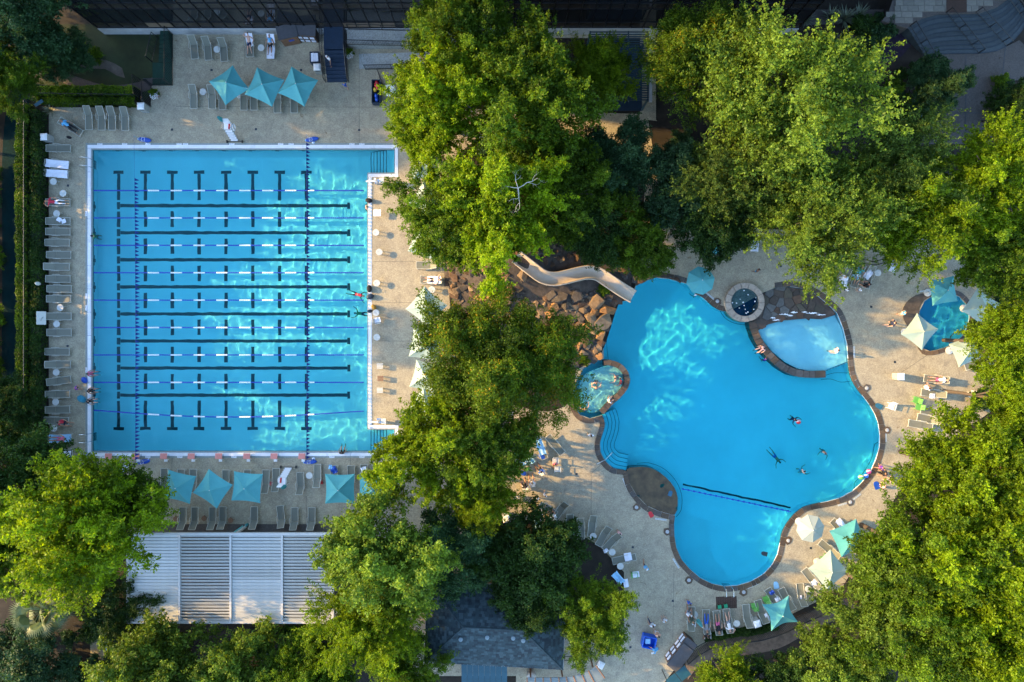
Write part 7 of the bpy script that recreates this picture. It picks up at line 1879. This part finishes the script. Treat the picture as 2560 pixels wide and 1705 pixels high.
person(2115, 724, 'stand', -80, ('m', 'k', 'white', 'navy', 0), 'child in white standing in front of the towel loungers', sc=.65, seen=.6)
person(2149, 724, 'stand', 110, ('l', 'g', 'white', 'grey', 0), 'small child in white beside the person in black', sc=.6, seen=.6)
person(1833, 600, 'sit', -150, ('l', 'b', 'white', 'pink', 0), 'person in white and pink sitting at the teal umbrella in shade', seen=.7); person(1826, 584, 'stand', 160, ('m', 'b', 'pink', 'purple', 0), 'person in pink standing beside the shaded loungers')
# standing and walking
person(823, 148, 'walk', 150, ('m', 'w', 'white', 'navy', 1), 'person in white cap and shirt climbing the navy steps', z=.55, seen=1.4)
person(863, 214, 'walk', 20, ('l', 'y', 'blue', 'blue', 0), 'child in blue at the foot of the navy steps', sc=.7, seen=.6)
person(195, 970, 'bend', -75, ('m', 'k', 'bik:purple', 'purple', 0), 'girl in purple swimsuit bending towards the pool edge', sc=.85, seen=.5)
person(1476, 1086, 'stand', 178, ('l', 'b', 'white', 'camo', 1), 'man in white shirt and dark trousers walking beside the lagoon')
person(1362, 1238, 'walk', -30, ('l', 'b', 'white', 'white', 0), 'child in white nearer the lagoon of the two walking children', sc=.75, seen=.7); person(1344, 1248, 'walk', 60, ('l', 'b', 'white', 'white', 0), 'child in white nearer the dark tree of the two', sc=.75, seen=.7)
person(1549, 1332, 'stand', 160, ('m', 'k', 'palepink', 'palepink', 0), 'girl in pale pink standing by the fanned loungers', sc=.8)
person(1614, 1416, 'walk', 160, ('m', 'w', 'sky', 'navy', 0), 'person in sky blue shirt and white cap walking across the deck')
person(1724, 1508, 'stand', 175, ('m', 'k', 'blue', 'blue', 0), 'child in blue standing in front of the loungers', sc=.7)
person(1630, 1560, 'walk', 20, ('m', 'k', 'white', 'navy', 1), 'person in white shirt and navy trousers beside the blue bin'); person(1643, 1582, 'walk', 195, ('l', 'k', None, 'white', 0), 'bare chested person in white shorts beside the blue bin'); person(1662, 1551, 'stand', 30, ('l', 'y', 'white', 'grey', 0), 'child in white with brown bag near the loungers', sc=.8)
person(1641, 1622, 'bend', 110, ('m', 'w', 'sky', 'grey', 1), 'attendant in blue shirt and white cap leaning over the blue bin')
person(1768, 1588, 'sit', 180, ('m', 'k', 'black', 'black', 0), 'person in black sitting behind the man in blue trousers', seen=.7)
person(1895, 675, 'walk', -110, ('d', 'k', None, 'sky', 0), 'child in sky blue shorts running on the lagoon deck', sc=.75)
person(2230, 808, 'walk', 95, ('l', 'k', 'navy', 'black', 0), 'person in navy striding past the splash pool'); person(2262, 782, 'walk', 90, ('l', 'y', 'sky', 'white', 0), 'child in pale blue on the dark apron of the splash pool', sc=.75)
person(2093, 876, 'walk', 80, ('l', 'b', 'white', 'grey', 0), 'man in white shirt wading in the sunlit beach pool', z=-.28); person(2200, 1167, 'walk', 110, ('m', 'b', 'purple', 'pink', 0), 'child in pink and purple reaching to the lagoon edge', sc=.8, seen=.6); person(2212, 1184, 'sitlow', 60, ('m', 'k', 'black', 'black', 1), 'person in black sitting on the deck by the balls', seen=.4); person(2228, 1198, 'sitlow', 80, ('l', 'y', 'palepink', 'white', 0), 'person in pale pink sitting on the deck by the tree', seen=.4)
person(2213, 1218, 'sitlow', 40, ('l', 'b', 'palepink', 'palepink', 0), 'small child in pink next to the blue kickboard', sc=.7, seen=.4); person(2293, 291, 'walk', 125, ('m', 'k', 'sky', 'navy', 1), 'person in sky blue shirt walking in the dark by the plaza')
# group by the hot tub trees
person(1352, 1177, 'sit', 40, ('d', 'k', 'blue', 'black', 0), 'person in blue sitting on a chair turned from the lagoon', seen=.7); person(1330, 1205, 'sit', 10, ('m', 'y', 'bik:white', 'grey', 0), 'woman in light bikini seated beside the woman in black', seen=.7); person(1312, 1216, 'sit', 20, ('m', 'b', 'black', 'black', 0), 'woman in black seated on a white towel chair', seen=.7); person(1297, 1142, 'lie', 60, ('m', 'k', 'sky', 'navy', 0), 'person lying among pale blue towels under the tree', seen=.5); person(1388, 1160, 'sit', 180, ('m', 'k', 'pink', 'black', 0), 'child in pink sitting on a small chair', sc=.75, seen=.6); person(1382, 1290, 'sit', 30, ('m', 'k', 'white', 'black', 0), 'person in white and black by the sunlit folding lounger', seen=.7)
for (x, y, rz, l) in ((1312, 1216, 20, 'chair under the woman in black'), (1330, 1205, 10, 'chair under the woman in light bikini'), (1352, 1177, 40, 'chair under the person in blue'), (1382, 1290, 30, 'chair under the person in white and black'), (1768, 1588, 180, 'chair under the person in black behind loungers')): chair(x, y, rz + 180, M_WHITE, l, sc=1.0)
# in and at the water
person(236, 590, 'tread', 90, ('m', 'k', 'green', 'navy', 0), 'swimmer in dark suit holding the lap pool wall', seen=0)
for x, y, sp, l in ((222, 934, ('m', 'k', 'bik:pink', 'pink', 0), 'girl in pink sitting on the coping at the end lane'), (223, 977, ('m', 'k', 'bik:black', 'black', 0), 'girl in black sitting on the coping beside green cloth'), (221, 1003, ('l', 'k', 'bik:black', 'black', 0), 'girl in black sitting on the coping beside the teal bag')): person(x, y, 'sitlow', -90, sp, l, sc=.9, seen=.4)
person(855, 1133, 'sitlow', 0, ('m', 'k', 'bik:black', 'black', 0), 'person sitting on the coping past the last starting block', seen=.4)
person(912, 518, 'tread', -80, ('l', 'y', None, 'navy', 0), 'blond swimmer at the sunlit pool edge', seen=0); person(890, 735, 'swim', -105, ('m', 'b', 'bik:red', 'red', 0), 'swimmer in red swimming to the dark bags', z=-.16, seen=0); person(905, 784, 'swim', 85, ('m', 'k', 'green', 'navy', 0), 'swimmer in green pushing off the pool edge', z=-.22, seen=0)
for x, y, rz, sp, l in ((1492, 953, 180, ('l', 'b', None, 'red', 0), 'red haired bather in the hot tub'), (1492, 973, 0, ('l', 'b', None, 'navy', 0), 'bather facing the red haired one in the hot tub'), (1543, 946, 90, ('l', 'k', None, 'navy', 0), 'bather in the middle of the hot tub'), (1556, 944, 120, ('l', 'b', 'teal', 'teal', 0), 'bather in teal against the hot tub rim'), (1556, 957, 70, ('m', 'b', 'bik:red', 'red', 0), 'bather in red against the hot tub rim'), (1466, 1026, 20, ('l', 'b', None, 'navy', 0), 'bather at the deck side of the hot tub')): person(x, y, 'tread', rz, sp, l, z=.12, seen=.2)
person(1522, 1003, 'sitlow', -60, ('l', 'b', 'bik:white', 'sky', 0), 'person sitting on the wall between hot tub and lagoon', seen=.4)
person(1985, 1047, 'tread', -130, ('m', 'k', 'navy', 'navy', 0), 'swimmer in dark shirt holding the red ball', seen=0); person(1941, 1143, 'swim', -140, ('m', 'k', None, 'blue', 0), 'swimmer in blue trunks gliding under the lagoon surface', z=-.35, seen=0); person(2065, 1129, 'tread', 150, ('m', 'k', None, 'navy', 0), 'swimmer alone in the wide bowl of the lagoon', seen=0); person(2006, 1181, 'tread', -60, ('l', 'k', None, 'sky', 0), 'swimmer raising an arm near the float line', seen=0)
person(1744, 738, 'tread', 40, ('l', 'k', 'white', 'grey', 0), 'bather in white leaning on the rim below the octagonal umbrella', seen=0); person(1909, 870, 'sitlow', 120, ('l', 'b', 'bik:palepink', 'palepink', 0), 'woman in pale pink sitting on the stone divider wall', seen=.4); person(1918, 900, 'tread', 30, ('m', 'k', 'purple', 'purple', 0), 'swimmer in purple holding the divider wall', seen=0)
